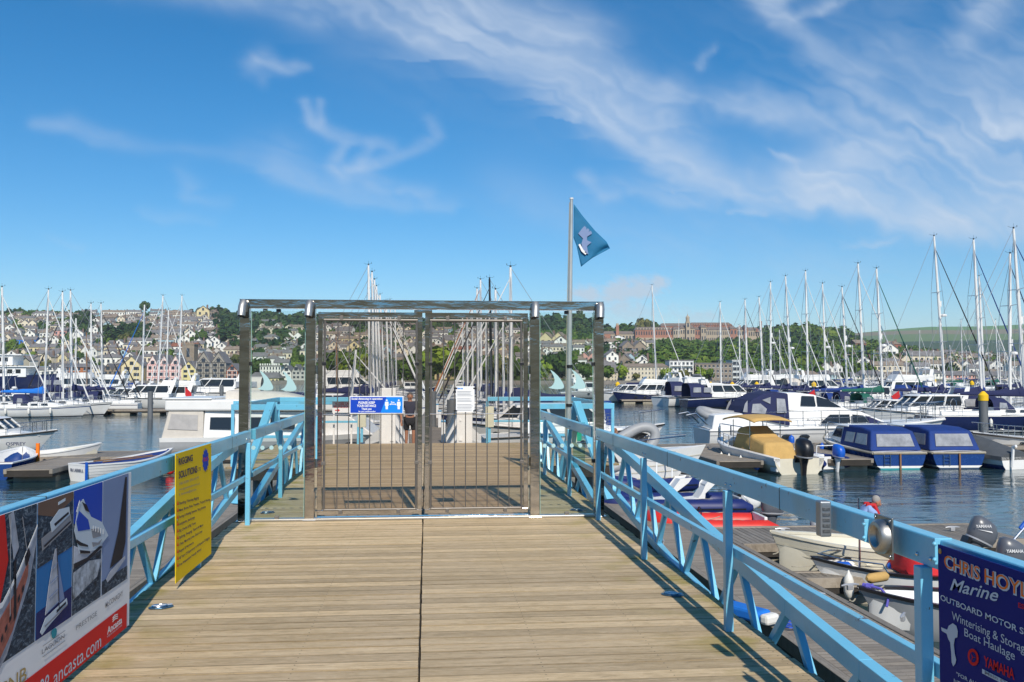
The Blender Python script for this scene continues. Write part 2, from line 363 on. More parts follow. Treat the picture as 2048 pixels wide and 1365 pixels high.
    ad = N.new('ShaderNodeMath'); ad.operation = 'MULTIPLY_ADD'; ad.inputs[1].default_value = 14; L.new(n.outputs['Fac'], ad.inputs[0]); L.new(sp.outputs[2], ad.inputs[2])
    cr = N.new('ShaderNodeValToRGB'); mr = N.new('ShaderNodeMapRange'); mr.inputs[1].default_value = 0; mr.inputs[2].default_value = 180; L.new(ad.outputs[0], mr.inputs[0]); L.new(mr.outputs[0], cr.inputs[0])
    cr.color_ramp.interpolation = 'CONSTANT'; e = cr.color_ramp.elements; e[0].position = 0; e[0].color = (.03,.07,.02,1); e[1].position = .42; e[1].color = (.12,.19,.05,1)
    e.new(.56).color = (.22,.19,.10,1); e.new(.65).color = (.11,.25,.05,1)
    L.new(cr.outputs[0], p.inputs['Base Color'])
    vs = []; fs = []; xs = list(range(1300, 3300, 40)); SK2 = [(1500,690),(1700,668),(1760,660),(1850,656),(2000,651),(2060,649),(2400,640),(3300,650)]
    for i, D in enumerate([1500, 1700, 1900, 2100, 2300, 2400, 2600, 3200]):
        for x in xs:
            H = (749-lerp(SK2, x))/FPX*2400+EYE; h = H*min(1, .3+.7*((D-1500)/900)) if D <= 2400 else H*(1+.02*(D-2400)/800)
            vs.append(pos(x, D, h*(1 if i else 0)+noise.noise(Vector((x*.01, D*.002, 0)))*3))
    k = len(xs)
    for i in range(7):
        for j in range(k-1): a0 = i*k+j; fs.append((a0, a0+1, a0+1+k, a0+k))
    tag(MB().add(vs, fs).build('farmland_hill', f, smooth=True, ang=180), kind='structure')
    # near bank behind the viewpoint; unseen hill shaped to darken the steel's reflections
    nb = MB(); vs = []; fs = []; rows = [-2.5, -12, -40, -80, -140, -220]; hs = [2.2, 2.2, 2.8, 8, 20, 26]
    for y, h in zip(rows, hs):
        for i in range(31): vs.append((-450+i*30, y, h+(noise.noise(Vector((i*.4, y*.02, 0)))*5 if y < -30 else 0)))
    for i in range(5):
        for j in range(30): a0 = i*31+j; fs.append((a0, a0+1, a0+32, a0+31))
    nb.add(vs, fs); nb.add([(-450,-2.5,2.2),(450,-2.5,2.2),(450,-2.5,-2),(-450,-2.5,-2)], [(0,1,2,3)])
    tag(nb.build('near_bank', mat('near_bank_ground', (.07,.09,.04), .95, var=.4, vscale=.05)), kind='structure')
build_land()

# ------------------------------------------------------------------ the walkway deck
def board_material(name, cols, along, pitch, weather=1.0, moss=0.0, gray=(.30,.27,.23)):
    m = bpy.data.materials.new(name); m.use_nodes = True; nt = m.node_tree; N = nt.nodes; L = nt.links; p = N['Principled BSDF']; p.inputs['Roughness'].default_value = .62; p.inputs['Specular IOR Level'].default_value = .4
    tc = N.new('ShaderNodeTexCoord'); sp = N.new('ShaderNodeSeparateXYZ'); L.new(tc.outputs['Object'], sp.inputs[0])
    def M(op, a, b=None, clamp=False):
        n = N.new('ShaderNodeMath'); n.operation = op; n.use_clamp = clamp
        for i, v in enumerate((a, b)):
            if v is None: continue
            if isinstance(v, (int, float)): n.inputs[i].default_value = v
            else: L.new(v, n.inputs[i])
        return n.outputs[0]
    q = sp.outputs[1] if along == 'X' else sp.outputs[0]; r = sp.outputs[0] if along == 'X' else sp.outputs[1]
    idx = M('FLOOR', M('DIVIDE', q, pitch)); side = M('GREATER_THAN', r, -.03)
    cb = N.new('ShaderNodeCombineXYZ'); L.new(idx, cb.inputs[0]); L.new(side, cb.inputs[1])
    wn = N.new('ShaderNodeTexWhiteNoise'); wn.noise_dimensions = '3D'; L.new(cb.outputs[0], wn.inputs[0])
    mp = N.new('ShaderNodeMapping'); mp.inputs['Scale'].default_value = (.35, 30, 1) if along == 'X' else (30, .35, 1); L.new(tc.outputs['Object'], mp.inputs[0])
    va = N.new('ShaderNodeVectorMath'); va.operation = 'ADD'; L.new(mp.outputs[0], va.inputs[0]); sc = N.new('ShaderNodeVectorMath'); sc.operation = 'SCALE'; sc.inputs['Scale'].default_value = 20; L.new(wn.outputs['Color'], sc.inputs[0]); L.new(sc.outputs[0], va.inputs[1])
    g1 = N.new('ShaderNodeTexNoise'); g1.inputs['Scale'].default_value = 3.0; g1.inputs['Detail'].default_value = 8; g1.inputs['Roughness'].default_value = .7; g1.inputs['Distortion'].default_value = .3; L.new(va.outputs[0], g1.inputs['Vector'])
    n2 = N.new('ShaderNodeTexNoise'); n2.inputs['Scale'].default_value = 1.1; n2.inputs['Detail'].default_value = 6; n2.inputs['Roughness'].default_value = .65; L.new(tc.outputs['Object'], n2.inputs['Vector'])
    mp3 = N.new('ShaderNodeMapping'); mp3.inputs['Scale'].default_value = (2.2, 9, 1) if along == 'X' else (9, 2.2, 1); L.new(tc.outputs['Object'], mp3.inputs[0])
    n3 = N.new('ShaderNodeTexNoise'); n3.inputs['Scale'].default_value = 3.4; n3.inputs['Detail'].default_value = 9; n3.inputs['Roughness'].default_value = .75; n3.inputs['Distortion'].default_value = .8; L.new(mp3.outputs[0], n3.inputs['Vector'])
    cr = N.new('ShaderNodeValToRGB'); e = cr.color_ramp.elements; e[0].position = .34; e[0].color = (*cols[0], 1); e[1].position = .66; e[1].color = (*cols[2], 1); e.new(.5).color = (*cols[1], 1)
    s1 = M('ADD', M('MULTIPLY', g1.outputs['Fac'], .5), M('MULTIPLY', n3.outputs['Fac'], .5)); L.new(s1, cr.inputs[0])
    tone = M('ADD', M('MULTIPLY', wn.outputs['Value'], .42), .79)
    tone = M('MULTIPLY', tone, M('ADD', M('MULTIPLY', n2.outputs['Fac'], .3), .85))
    sc2 = N.new('ShaderNodeVectorMath'); sc2.operation = 'SCALE'; L.new(cr.outputs[0], sc2.inputs[0]); L.new(tone, sc2.inputs['Scale'])
    mg = N.new('ShaderNodeMixRGB'); mg.inputs[2].default_value = (*gray, 1); L.new(sc2.outputs[0], mg.inputs[1]); L.new(M('MULTIPLY', M('SUBTRACT', n2.outputs['Fac'], .42), 2.4*weather, True), mg.inputs[0])
    last = mg.outputs[0]
    if moss:
        ed = M('MULTIPLY', M('SUBTRACT', M('ABSOLUTE', r), 1.35), 1.6, True)
        n4 = N.new('ShaderNodeTexNoise'); n4.inputs['Scale'].default_value = 2.6; n4.inputs['Detail'].default_value = 4; L.new(tc.outputs['Object'], n4.inputs['Vector'])
        mo = M('MULTIPLY', ed, M('MULTIPLY', M('SUBTRACT', n4.outputs['Fac'], .50), 6, True)); mo = M('MULTIPLY', mo, moss)
        mm = N.new('ShaderNodeMixRGB'); mm.inputs[2].default_value = (.30,.24,.03,1); L.new(last, mm.inputs[1]); L.new(mo, mm.inputs[0]); last = mm.outputs[0]
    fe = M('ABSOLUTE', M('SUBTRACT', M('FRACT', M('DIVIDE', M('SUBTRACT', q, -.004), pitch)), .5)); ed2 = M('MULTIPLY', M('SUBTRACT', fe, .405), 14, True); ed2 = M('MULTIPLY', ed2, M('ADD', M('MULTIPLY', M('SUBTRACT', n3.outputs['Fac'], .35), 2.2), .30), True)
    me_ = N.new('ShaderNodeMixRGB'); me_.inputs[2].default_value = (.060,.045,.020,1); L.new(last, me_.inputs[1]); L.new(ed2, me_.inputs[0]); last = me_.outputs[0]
    fx = M('MULTIPLY', M('SUBTRACT', M('FRACT', M('DIVIDE', M('ADD', r, .39), .70)), .5), .70); fq = M('SUBTRACT', M('MULTIPLY', M('FRACT', M('DIVIDE', q, pitch)), pitch), pitch/2); fq = M('SUBTRACT', M('ABSOLUTE', fq), .038)
    dd = M('ADD', M('MULTIPLY', fx, fx), M('MULTIPLY', fq, fq)); sc_ = M('LESS_THAN', dd, .0045**2); ms = N.new('ShaderNodeMixRGB'); ms.inputs[2].default_value = (.05,.04,.03,1); L.new(last, ms.inputs[1]); L.new(sc_, ms.inputs[0]); last = ms.outputs[0]
    L.new(last, p.inputs['Base Color'])
    # fine grooves and grain
    gr = M('SINE', M('MULTIPLY', q, 2*math.pi/.0115)); hb = M('ADD', M('MULTIPLY', gr, .2), M('MULTIPLY', n3.outputs['Fac'], 1.0))
    bp = N.new('ShaderNodeBump'); bp.inputs['Strength'].default_value = .8; bp.inputs['Distance'].default_value = .008; L.new(hb, bp.inputs['Height']); L.new(bp.outputs[0], p.inputs['Normal'])
    return m
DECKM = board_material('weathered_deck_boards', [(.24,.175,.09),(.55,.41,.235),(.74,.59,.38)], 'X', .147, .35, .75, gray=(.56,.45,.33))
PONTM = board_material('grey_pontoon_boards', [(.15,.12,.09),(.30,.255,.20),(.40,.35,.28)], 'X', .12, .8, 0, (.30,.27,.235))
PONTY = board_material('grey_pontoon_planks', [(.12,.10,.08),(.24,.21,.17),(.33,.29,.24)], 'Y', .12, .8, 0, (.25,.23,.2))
def paint_worn(name, c):
    m = mat(name, c, .34, var=.10, vscale=1.6, bump=.10, bscale=40, coat=.2); nt = m.node_tree; N = nt.nodes; L = nt.links; p = N['Principled BSDF']
    old = p.inputs['Base Color'].links[0].from_socket; tc = N.new('ShaderNodeTexCoord')
    n = N.new('ShaderNodeTexNoise'); n.inputs['Scale'].default_value = 9; n.inputs['Detail'].default_value = 9; n.inputs['Roughness'].default_value = .72; L.new(tc.outputs['Object'], n.inputs['Vector'])
    r = N.new('ShaderNodeMapRange'); r.inputs[1].default_value = .635; r.inputs[2].default_value = .665; L.new(n.outputs['Fac'], r.inputs[0])
    n2 = N.new('ShaderNodeTexNoise'); n2.inputs['Scale'].default_value = 2.2; n2.inputs['Detail'].default_value = 5; L.new(tc.outputs['Object'], n2.inputs['Vector']); r2 = N.new('ShaderNodeMapRange'); r2.inputs[1].default_value = .56; r2.inputs[2].default_value = .75; r2.inputs[4].default_value = .45; L.new(n2.outputs['Fac'], r2.inputs[0])
    g = N.new('ShaderNodeMixRGB'); g.inputs[2].default_value = (.20,.30,.24,1); L.new(old, g.inputs[1]); L.new(r2.outputs[0], g.inputs[0])
    x = N.new('ShaderNodeMixRGB'); x.inputs[2].default_value = (.09,.05,.03,1); L.new(g.outputs[0], x.inputs[1]); L.new(r.outputs[0], x.inputs[0]); L.new(x.outputs[0], p.inputs['Base Color']); return m
UNDER = mat('dark_timber', (.035,.030,.025), .9, var=.4, bump=.4)
LBLUE = paint_worn('light_blue_paint', (.165,.50,.70))
def build_deck():
    rnd = random.Random(3); mb = MB(); y = 1.2; P = .147
    i = round(1.2/P)
    while i*P < 22.3:
        y0 = i*P+.002; w = P-rnd.choice([.008,.010,.012,.016]); 
        for s in (-1, 1):
            e = rnd.uniform(-.004, .004); dz = rnd.uniform(-.002, .002); tw = rnd.uniform(-.003, .003)
            wide = 2.13+rnd.uniform(-.01, .012) if y0 < 16.8 else 3.55
            a, b = (-wide, -.042+e) if s < 0 else (-.028+e*.5, wide)
            z0, z1 = DECK-.032, DECK+dz
            mb.add([(a,y0+tw,z0),(b,y0-tw,z0),(b,y0+w-tw,z0),(a,y0+w+tw,z0),(a,y0+tw,z1),(b,y0-tw,z1-.001*s),(b,y0+w-tw,z1),(a,y0+w+tw,z1)], [(0,3,2,1),(4,5,6,7),(0,1,5,4),(1,2,6,5),(2,3,7,6),(3,0,4,7)])
        i += 1
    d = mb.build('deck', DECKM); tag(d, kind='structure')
    u = MB().box(-2.05, 2.05, 1.0, 22.2, DECK-.25, DECK-.045).box(-3.4, 3.4, 16.9, 22.2, DECK-.24, DECK-.05)
    for s in (-1, 1):
        u.box(s*2.06-.03, s*2.06+.03, 1.0, 16.7, DECK-.34, DECK-.036)
    tag(u.build('deck_underframe', UNDER), 'dark timber underframe carrying the wooden walkway deck', 'underframe')
    for (x, yy) in [(-3.0,17.5),(3.0,17.5),(-3.0,21.7),(3.0,21.7),(-1.8,10.9),(1.8,10.9)]:
        t = thing('deck_pile', '', 'pile', (x, yy, 0), group='steel piles under the walkway'); t['label'] = 'round grey steel pile under the wooden walkway'
        MB().tube([(0,0,-2),(0,0,DECK-.25)], .18, 12).build('shaft', PILE, t, True)
    # the near abutment the deck starts from, just behind the viewpoint
    tag(MB().box(-6, 6, -2.6, 1.1, 1.4, 2.2).build('landing', mat('landing_concrete', (.3,.29,.27), .9, var=.2)), kind='structure')
build_deck()

def lifting_eye(px, py, label):
    p = on_z(px, py, DECK+.003)
    t = thing('lifting_eye', label, 'deck ring', p, R(20) if px < 853 else R(-25), 'steel lifting eyes let into the deck')
    m = MB(); ring = [(.085*math.cos(a*math.pi/12), .055*math.sin(a*math.pi/12)) for a in range(24)]
    for k in range(24):
        a, b = ring[k], ring[(k+1) % 24]
    m.prism([(x, y, 0) for x, y in ring], (0, 0, .006)); m.build('plate', mat('worn_blue_steel', (.10,.20,.30), .3, .8), t, bevel=.002)
    MB().tube([(.05*math.cos(a*math.pi/8)-.01, .034*math.sin(a*math.pi/8), .012) for a in range(17)], .007, 6).build('ring', STEEL, t, True)
    MB().tube([(-.06,0,.014),(.075,0,.014)], .006, 6).build('pin', STEEL, t, True)
lifting_eye(322, 1215, 'steel lifting eye in the deck beside the banner and yellow sign')
lifting_eye(1345, 1190, 'steel lifting eye in the deck beside the right railing')
lifting_eye(535, 1026, 'small steel lifting eye behind the left glass panel')
lifting_eye(1153, 1021, 'small steel lifting eye behind the right glass panel')

# ------------------------------------------------------------------ light blue railings with bow trusses
RZ = EYE-.63
def railing(s, Y0, Y1, posts, label, chord, lower=None, strutw=.05, rail=True):
    t = thing('blue_railing', label, 'railing', (s*1.985, Y0, DECK), group='light blue truss railings along the walkway')
    o = Vector((s*1.985, Y0, DECK))
    def b(mb, a, c, w, h): return mb.bar(Vector(a)-o, Vector(c)-o, w, h)
    if rail:
        b(MB(), (s*1.985, Y0, RZ-.06), (s*1.985, Y1, RZ-.06), .066, .12).build('top_rail', LBLUE, t, bevel=.006)
        b(MB(), (s*2.0, Y0, DECK+.50), (s*2.0, Y1, DECK+.50), .042, .06).build('mid_rail', LBLUE, t, bevel=.004)
    for y in [q_ for q_ in (2.6, 5.0, 7.4, 9.6) if Y0 < q_ < Y1 and rail]:
        b(MB(), (s*1.985, y-.004, RZ-.06), (s*1.985, y+.004, RZ-.06), .069, .123).build('rail_joint', mat('joint_rust', (.06,.10,.12), .7), t)
    if rail:
        for y in posts:
            for dy_ in (-.05, .05): MB().ball(tuple(Vector((s*1.950, y+dy_, RZ-.085))-o), .009, 8, 5).build('bolt', STEEL, t, True)
    for y in posts:
        b(MB(), (s*1.945, y, DECK-.02), (s*1.945, y, RZ-.122), .055, .05).build('post', LBLUE, t, bevel=.004)
    for k in range(len(chord)-1):
        (y0, d0), (y1, d1) = chord[k], chord[k+1]
        b(MB(), (s*2.17, y0, EYE-d0), (s*2.17, y1, EYE-d1), .075, .10).build('chord', LBLUE, t, bevel=.004)
    for k in range(len(chord)):
        y, d = chord[k]
        for (dy) in (-.44, .44):
            yb = y+dy*(1 if k else .9)
            zb = DECK-.17 if lower is None else EYE-lerp(lower, yb)
            if EYE-d-.04 > zb+.1: b(MB(), (s*2.172, y+dy*.12, EYE-d-.04), (s*2.172, yb, zb), .045, .045).build('strut', LBLUE, t, bevel=.003)
    if lower:
        for (a0, d0), (a1, d1) in zip(lower, lower[1:]):
            b(MB(), (s*2.174, a0, EYE-d0), (s*2.174, a1, EYE-d1), .06, .08).build('lower_chord', LBLUE, t, bevel=.004)
    return t
CH = [(11.0,.80),(10,.87),(9.05,.97),(8.15,1.07),(7.25,1.19),(6.32,1.30),(5.4,1.39),(4.45,1.46),(3.5,1.51),(2.4,1.57)]
LOW = [(2.0,1.95),(5.0,1.86),(6.5,1.76),(8.1,1.67),(9.6,1.5),(11.3,1.28)]
NP = [10.42, 8.2, 5.87, 3.50, 1.6]
NL = railing(-1, 1.3, 10.6, NP, 'light blue truss railing left of the deck carrying the yacht banner', CH, LOW)
NR = railing(1, 1.3, 10.6, NP, 'light blue truss railing right of the deck carrying the keypad', CH, LOW)
CF = [(11.75,1.66),(13.0,1.44),(14.3,1.22),(15.6,1.0),(16.8,.82),(17.9,.72)]
LF = [(11.5,1.75),(18.0,1.75)]
railing(-1, 10.9, 16.9, [12.7,15.2,16.8], 'light blue truss railing behind the left glass panel', CF, LF)
railing(1, 10.9, 16.9, [12.55,15.2,16.8], 'light blue truss railing behind the right glass panel', CF, LF)
def plain_rail(pts, label, h=1.06, mid=True, base=DECK):
    o = Vector((pts[0][0], pts[0][1], base)); t = thing('blue_railing', label, 'railing', o, group='plain light blue railings round the far platform')
    for a, c in zip(pts, pts[1:]):
        A = Vector((*a, base))-o; C = Vector((*c, base))-o; up = Vector((0, 0, h)); 
        MB().bar(A+up, C+up, .07, .10).build('top_rail', LBLUE, t, bevel=.005)
        if mid: MB().bar(A+up*.5, C+up*.5, .045, .05).build('mid_rail', LBLUE, t, bevel=.004)
    for a in pts:
        A = Vector((*a, base))-o; MB().bar(A, A+Vector((0,0,h-.05)), .055, .055).build('post', LBLUE, t, bevel=.004)
plain_rail([(-2.0,16.95),(-3.45,17.0),(-3.45,22.15),(-1.6,22.15)], 'light blue railing round the left side of the far platform')
plain_rail([(2.0,16.95),(3.45,17.0),(3.45,22.15),(1.45,22.15)], 'light blue railing round the right side of the far platform')
for s in (-1, 1):   # guide posts of the truss ends, leaning A-frames
    t = thing('hinge_frame', 'light blue leaning hinge frame behind the %s glass panel' % ('left' if s < 0 else 'right'), 'frame', (s*2.3, 15.0, DECK))
    MB().bar((s*.15,0,1.2), (s*.55,-.7,-.3), .14, .05).build('leg', LBLUE, t, bevel=.004)
    MB().bar((s*.15,.02,1.2), (s*-.05,.9,-.3), .10, .05).build('leg', LBLUE, t, bevel=.004)

# ------------------------------------------------------------------ the polished steel gate
GY = 10.7
def steel_polished():
    m = mat('polished_stainless_steel', (.47,.44,.41), .05, 1.0, var=.35, vscale=4, bump=.17, bscale=5, stretch=(.6,.6,2)); return m
POL = steel_polished(); SPOTM = mat('brushed_lamp_steel', (.5,.48,.44), .38, .8, var=.1); SATIN = mat('satin_steel_tube', (.17,.155,.14), .5, .6, var=.1, vscale=20)
GLASSP = glassmat('clear_gate_glass', (.93,.965,.955), .7); GLASSD = glassmat('tinted_gate_glass', (.90,.87,.84), .6)
FROST = mat('frosted_vinyl', (.36,.55,.56), .5, var=.02)
def gx(px): return at_y(px, 749, GY).x
def gz(py, px=850): return at_y(px, py, GY).z
def build_gate():
    t = thing('entrance_gate', 'polished steel double gate with glass side panels across the deck', 'gate', (0, GY, DECK))
    O = Vector((0, GY, DECK))
    def bx(n, x0, x1, z0, z1, y0, y1, m, par=t, bev=.004): return MB().box(x0, x1, y0, y1, z0-DECK, z1-DECK).build(n, m, par, bevel=bev)
    zt = EYE+.842; zb = DECK+.012
    xo0, xo1 = gx(480), gx(1206)
    bx('beam', xo0, xo1, zt-.095, zt, -.06, .06, POL)
    bx('beam_cap', xo0-.004, xo1+.004, zt+.0005, zt+.006, -.065, .065, STEEL, bev=0)
    posts = [(xo0, xo0+.108), (gx(612), gx(631)), (gx(1059.5), gx(1078)), (xo1-.105, xo1)]
    for a, b in posts:
        bx('post', a, b, zb, zt-.096, -.055, .055, POL)
        c = (a+b)/2
        bx('base_plate', a-.02, b+.02, DECK+.004, zb-.001, -.09, .09, STEEL, bev=.002)
        sp = MB().tube([(c,-.05,zt-.13-DECK),(c,-.085,zt-.06-DECK),(c,-.13,zt-.045-DECK),(c-.005,-.17,zt-.09-DECK),(c-.012,-.185,zt-.19-DECK)], [.035,.042,.046,.046,.046], 12).build('spotlight', SPOTM, t, True)
        MB().tube([(c-.012,-.186,zt-.191-DECK),(c-.012,-.187,zt-.197-DECK)], .036, 12).build('lens', BLACKP, sp, True)
    bx('threshold', xo0+.11, xo1-.11, DECK+.003, DECK+.024, -.07, .07, SPOTM, bev=.003)
    bx('threshold_plate', gx(636), gx(1056), DECK+.026, DECK+.034, -.05, .05, POL, bev=.002)
    # door leaves
    for li, (pa, pb, ia, ib, bars) in enumerate([(636, 844.5, 650, 833, [676,698.5,720,740.5,762.5,784.5,806.5]), (850, 1055.5, 862, 1042, [887,909,931,952.5,974,996,1017.5])]):
        a, b = gx(pa), gx(pb); z0, z1 = gz(1027.5), gz(626)
        fr = MB(); w = .052
        fr.box(a, b, -.025, .025, z1-.055-DECK, z1-DECK); fr.box(a, b, -.025, .025, z0-DECK, z0+.052-DECK)
        fr.box(a, a+w, -.0251, .0251, z0+.053-DECK, z1-.056-DECK); fr.box(b-w, b, -.0251, .0251, z0+.053-DECK, z1-.056-DECK)
        d = fr.build('door', POL, t, bevel=.003); tag(d, 'left polished steel gate leaf with bars' if li == 0 else 'right polished steel gate leaf with bars')
        ja, jb = gx(ia), gx(ib); jz1, jz0 = gz(641.5), gz(1017); r = .011
        inn = MB()
        inn.tube([(ja,-.035,jz0-DECK),(ja,-.035,jz1-DECK)], .013, 8); inn.tube([(jb,-.035,jz0-DECK),(jb,-.035,jz1-DECK)], .013, 8)
        inn.tube([(ja-.012,-.035,jz1-DECK),(jb+.012,-.035,jz1-DECK)], .016, 8); inn.tube([(ja-.012,-.035,jz0-DECK),(jb+.012,-.035,jz0-DECK)], .012, 8)
        inn.build('inner_frame', SATIN, d, True)
        for px in bars:
            MB().tube([(gx(px),-.035,jz0-DECK),(gx(px),-.035,jz1-DECK)], .0062, 6).build('bar', SATIN, d, True)
        MB().tube([(ja-.01,-.05,gz(828.5)-DECK),(jb+.01,-.05,gz(828.5)-DECK)], .0055, 6).build('cross_wire', STEEL, d, True)
        MB().box(a+w+.002, b-w-.002, -.002, .004, z0+.055-DECK, z1-.058-DECK).build('glass', GLASSD, d)
        for px in (ia+33, ia+148): 
            for py in (637, 1021): MB().box(gx(px)-.02, gx(px)+.02, -.052, -.018, gz(py)-.022-DECK, gz(py)+.022-DECK).build('clamp', SATIN, d, bevel=.003)
        for px in (ia-1, ib+1):
            for py in (728, 925): MB().box(gx(px)-.024, gx(px)+.022, -.05, -.02, gz(py)-.02-DECK, gz(py)+.02-DECK).build('clamp', BLACKP if py < 800 else SATIN, d, bevel=.003)
    for px in (633.5, 1057.5):
        for py in (740, 925): MB().tube([(gx(px),-.02,gz(py)-.05-DECK),(gx(px),-.02,gz(py)+.05-DECK)], .013, 8).build('hinge', STEEL, t, True)
    bx('door_stop', gx(828), gx(864), gz(627), gz(621), -.06, -.03, POL)
    # glass side panels with frosted fins and dots
    fin = [(0,0),(22,14),(45,36),(62,58),(72,76),(80,92),(81,103),(76,111),(62,115),(40,116),(14,113),(-10,106),(8,98),(19,86),(25,72),(26,58),(20,38),(9,17)]
    for (a, b, tips, dots) in [(posts[0][1]+.012, posts[1][0]-.008, [(519,741),(565.5,742.5)], [508.5,526.5,544.5,562.5,580.5,600.5]), (posts[2][1]+.008, posts[3][0]-.012, [(1100,739.5),(1143,739)], [1089,1106.5,1124,1143,1160,1177.5])]:
        gl = MB().box(a, b, -.006, .006, .03, gz(624)-DECK).build('glass_panel', GLASSP, t)
        MB().box(a, a+.006, -.0065, .0065, .031, gz(624.5)-DECK).build('glass_edge', mat('green_glass_edge', (.25,.42,.38), .2), gl)
        MB().box(b-.006, b, -.0065, .0065, .031, gz(624.5)-DECK).build('glass_edge', MATS['green_glass_edge'], gl)
        for (tx, ty) in tips:
            pts = [(gx(tx+u/2.905), -.0085, gz(ty+v/2.905)-DECK) for u, v in fin]; MB().prism(pts, (0, .0015, 0)).build('fin_decal', FROST, gl)
        for px in dots:
            c = (gx(px), gz(893.5)-DECK); MB().prism([(c[0]+.024*math.cos(k*math.pi/8), -.0085, c[1]+.024*math.sin(k*math.pi/8)) for k in range(16)], (0, .0015, 0)).build('dot_decal', FROST, gl)
        m = (a+b)/2
        for z in (gz(624)-DECK, .035): MB().box(m-.025, m+.025, -.02, .02, z-.02, z+.02).build('clamp', BLACKP if z > 1 else SATIN, gl, bevel=.003)
    for px, py in ((500,728),(500,925),(1186,728),(1186,925)):
        MB().box(gx(px)-.02, gx(px)+.02, -.02, .02, gz(py)-.022-DECK, gz(py)+.022-DECK).build('clamp', BLACKP, t, bevel=.003)
    for a, b in (posts[0], posts[3]): bx('bracket', a, b, DECK+.93, DECK+1.0, -.10, -.056, STEEL)
build_gate()

# ------------------------------------------------------------------ lettering and flat artwork on a plane
def text_mesh(body, bold=0.0, shear=0.0):
    c = bpy.data.curves.new('txt', 'FONT'); c.body = body; c.size = 1; c.offset = bold; c.shear = shear; c.resolution_u = 3
    o = bpy.data.objects.new('txt', c); COL.objects.link(o); bpy.context.view_layer.update()
    me = bpy.data.meshes.new_from_object(o); bpy.data.objects.remove(o); bpy.data.curves.remove(c); return me
def lettering(body, pl, p0, p1, h, mt, parent, nrm, layer=2, bold=.0, name='lettering', shear=0.0, squash=1.0):
    """body set along the baseline p0-p1 (photo pixels on the sign's own plane pl), h pixels tall"""
    me = text_mesh(body, bold, shear)
    xs = [v.co.x for v in me.vertices]; 
    if not xs: return
    x0, x1 = min(xs), max(xs); o = pl(*p0); X = pl(*p1)-o; U = pl(p0[0], p0[1]-h)-o
    off = Vector(nrm)*(.0012*layer)
    inv = Vector(parent.location) if parent else Vector()
    for v in me.vertices:
        a = (v.co.x-x0)/(x1-x0); b = v.co.y/.73
        v.co = o + X*a + U*b + off - inv
    me.materials.append(mt); ob = bpy.data.objects.new(name, me); return link(ob, parent)
def decal(pl, poly, mt, parent, nrm, layer=1, name='printed_area', thick=.0008):
    inv = Vector(parent.location); nv = Vector(nrm)
    pts = [pl(*p)+nv*(.0012*layer)-inv for p in poly]
    return MB().prism(pts, nv*thick).build(name, mt, parent)
def seaprint():
    m = mat('print_sea', (.03,.045,.08), .6, var=0, spec=.12); nt = m.node_tree; N = nt.nodes; L = nt.links; p = N['Principled BSDF']; tc = N.new('ShaderNodeTexCoord'); mp = N.new('ShaderNodeMapping'); mp.inputs['Rotation'].default_value = (.5,0,0); mp.inputs['Scale'].default_value = (1,1,2.2); L.new(tc.outputs['Object'], mp.inputs[0])
    n = N.new('ShaderNodeTexNoise'); n.inputs['Scale'].default_value = 16; n.inputs['Detail'].default_value = 9; n.inputs['Roughness'].default_value = .75; n.inputs['Distortion'].default_value = 1.2; L.new(mp.outputs[0], n.inputs['Vector'])
    cr = N.new('ShaderNodeValToRGB'); e = cr.color_ramp.elements; e[0].position = .38; e[0].color = (.006,.012,.025,1); e[1].position = .66; e[1].color = (.34,.38,.42,1); e.new(.52).color = (.03,.055,.09,1); e.new(.58).color = (.09,.13,.18,1); L.new(n.outputs['Fac'], cr.inputs[0]); L.new(cr.outputs[0], p.inputs['Base Color']); return m
def flat(name, c, rough=.6): return mat(name, c, rough, var=.06, vscale=1.5, spec=.12)
PW = flat('print_white', (.78,.79,.80)); PR = flat('print_red', (.62,.02,.02)); PY_ = flat('print_yellow', (.82,.56,.005)); PB_ = flat('print_dark_blue', (.012,.02,.12)); PN = flat('print_navy', (.006,.014,.17)); PK = flat('print_black', (.02,.02,.03))
PG = flat('print_grey', (.25,.26,.29)); PBR = flat('print_bright_blue', (.01,.22,.75)); PRB = flat('print_royal_blue', (.01,.06,.45)); PGO = flat('print_gold', (.42,.30,.12)); PO = flat('print_orange', (.88,.20,.02)); PLB = flat('print_light_grey', (.52,.60,.68)); PT = flat('print_teal', (.02,.25,.32)); PSKY = flat('print_sky', (.02,.16,.42)); PLSKY = flat('print_pale_sky', (.20,.27,.45)); PSEA = seaprint(); PSAIL = mat('print_sail', (.42,.45,.52), .6, var=.38, vscale=7, spec=.12); PFOAM = mat('print_foam', (.40,.45,.52), .6, var=.95, vscale=11, spec=.12); PDECK = mat('print_teak_deck', (.35,.12,.09), .6, var=.4, vscale=14, spec=.12)

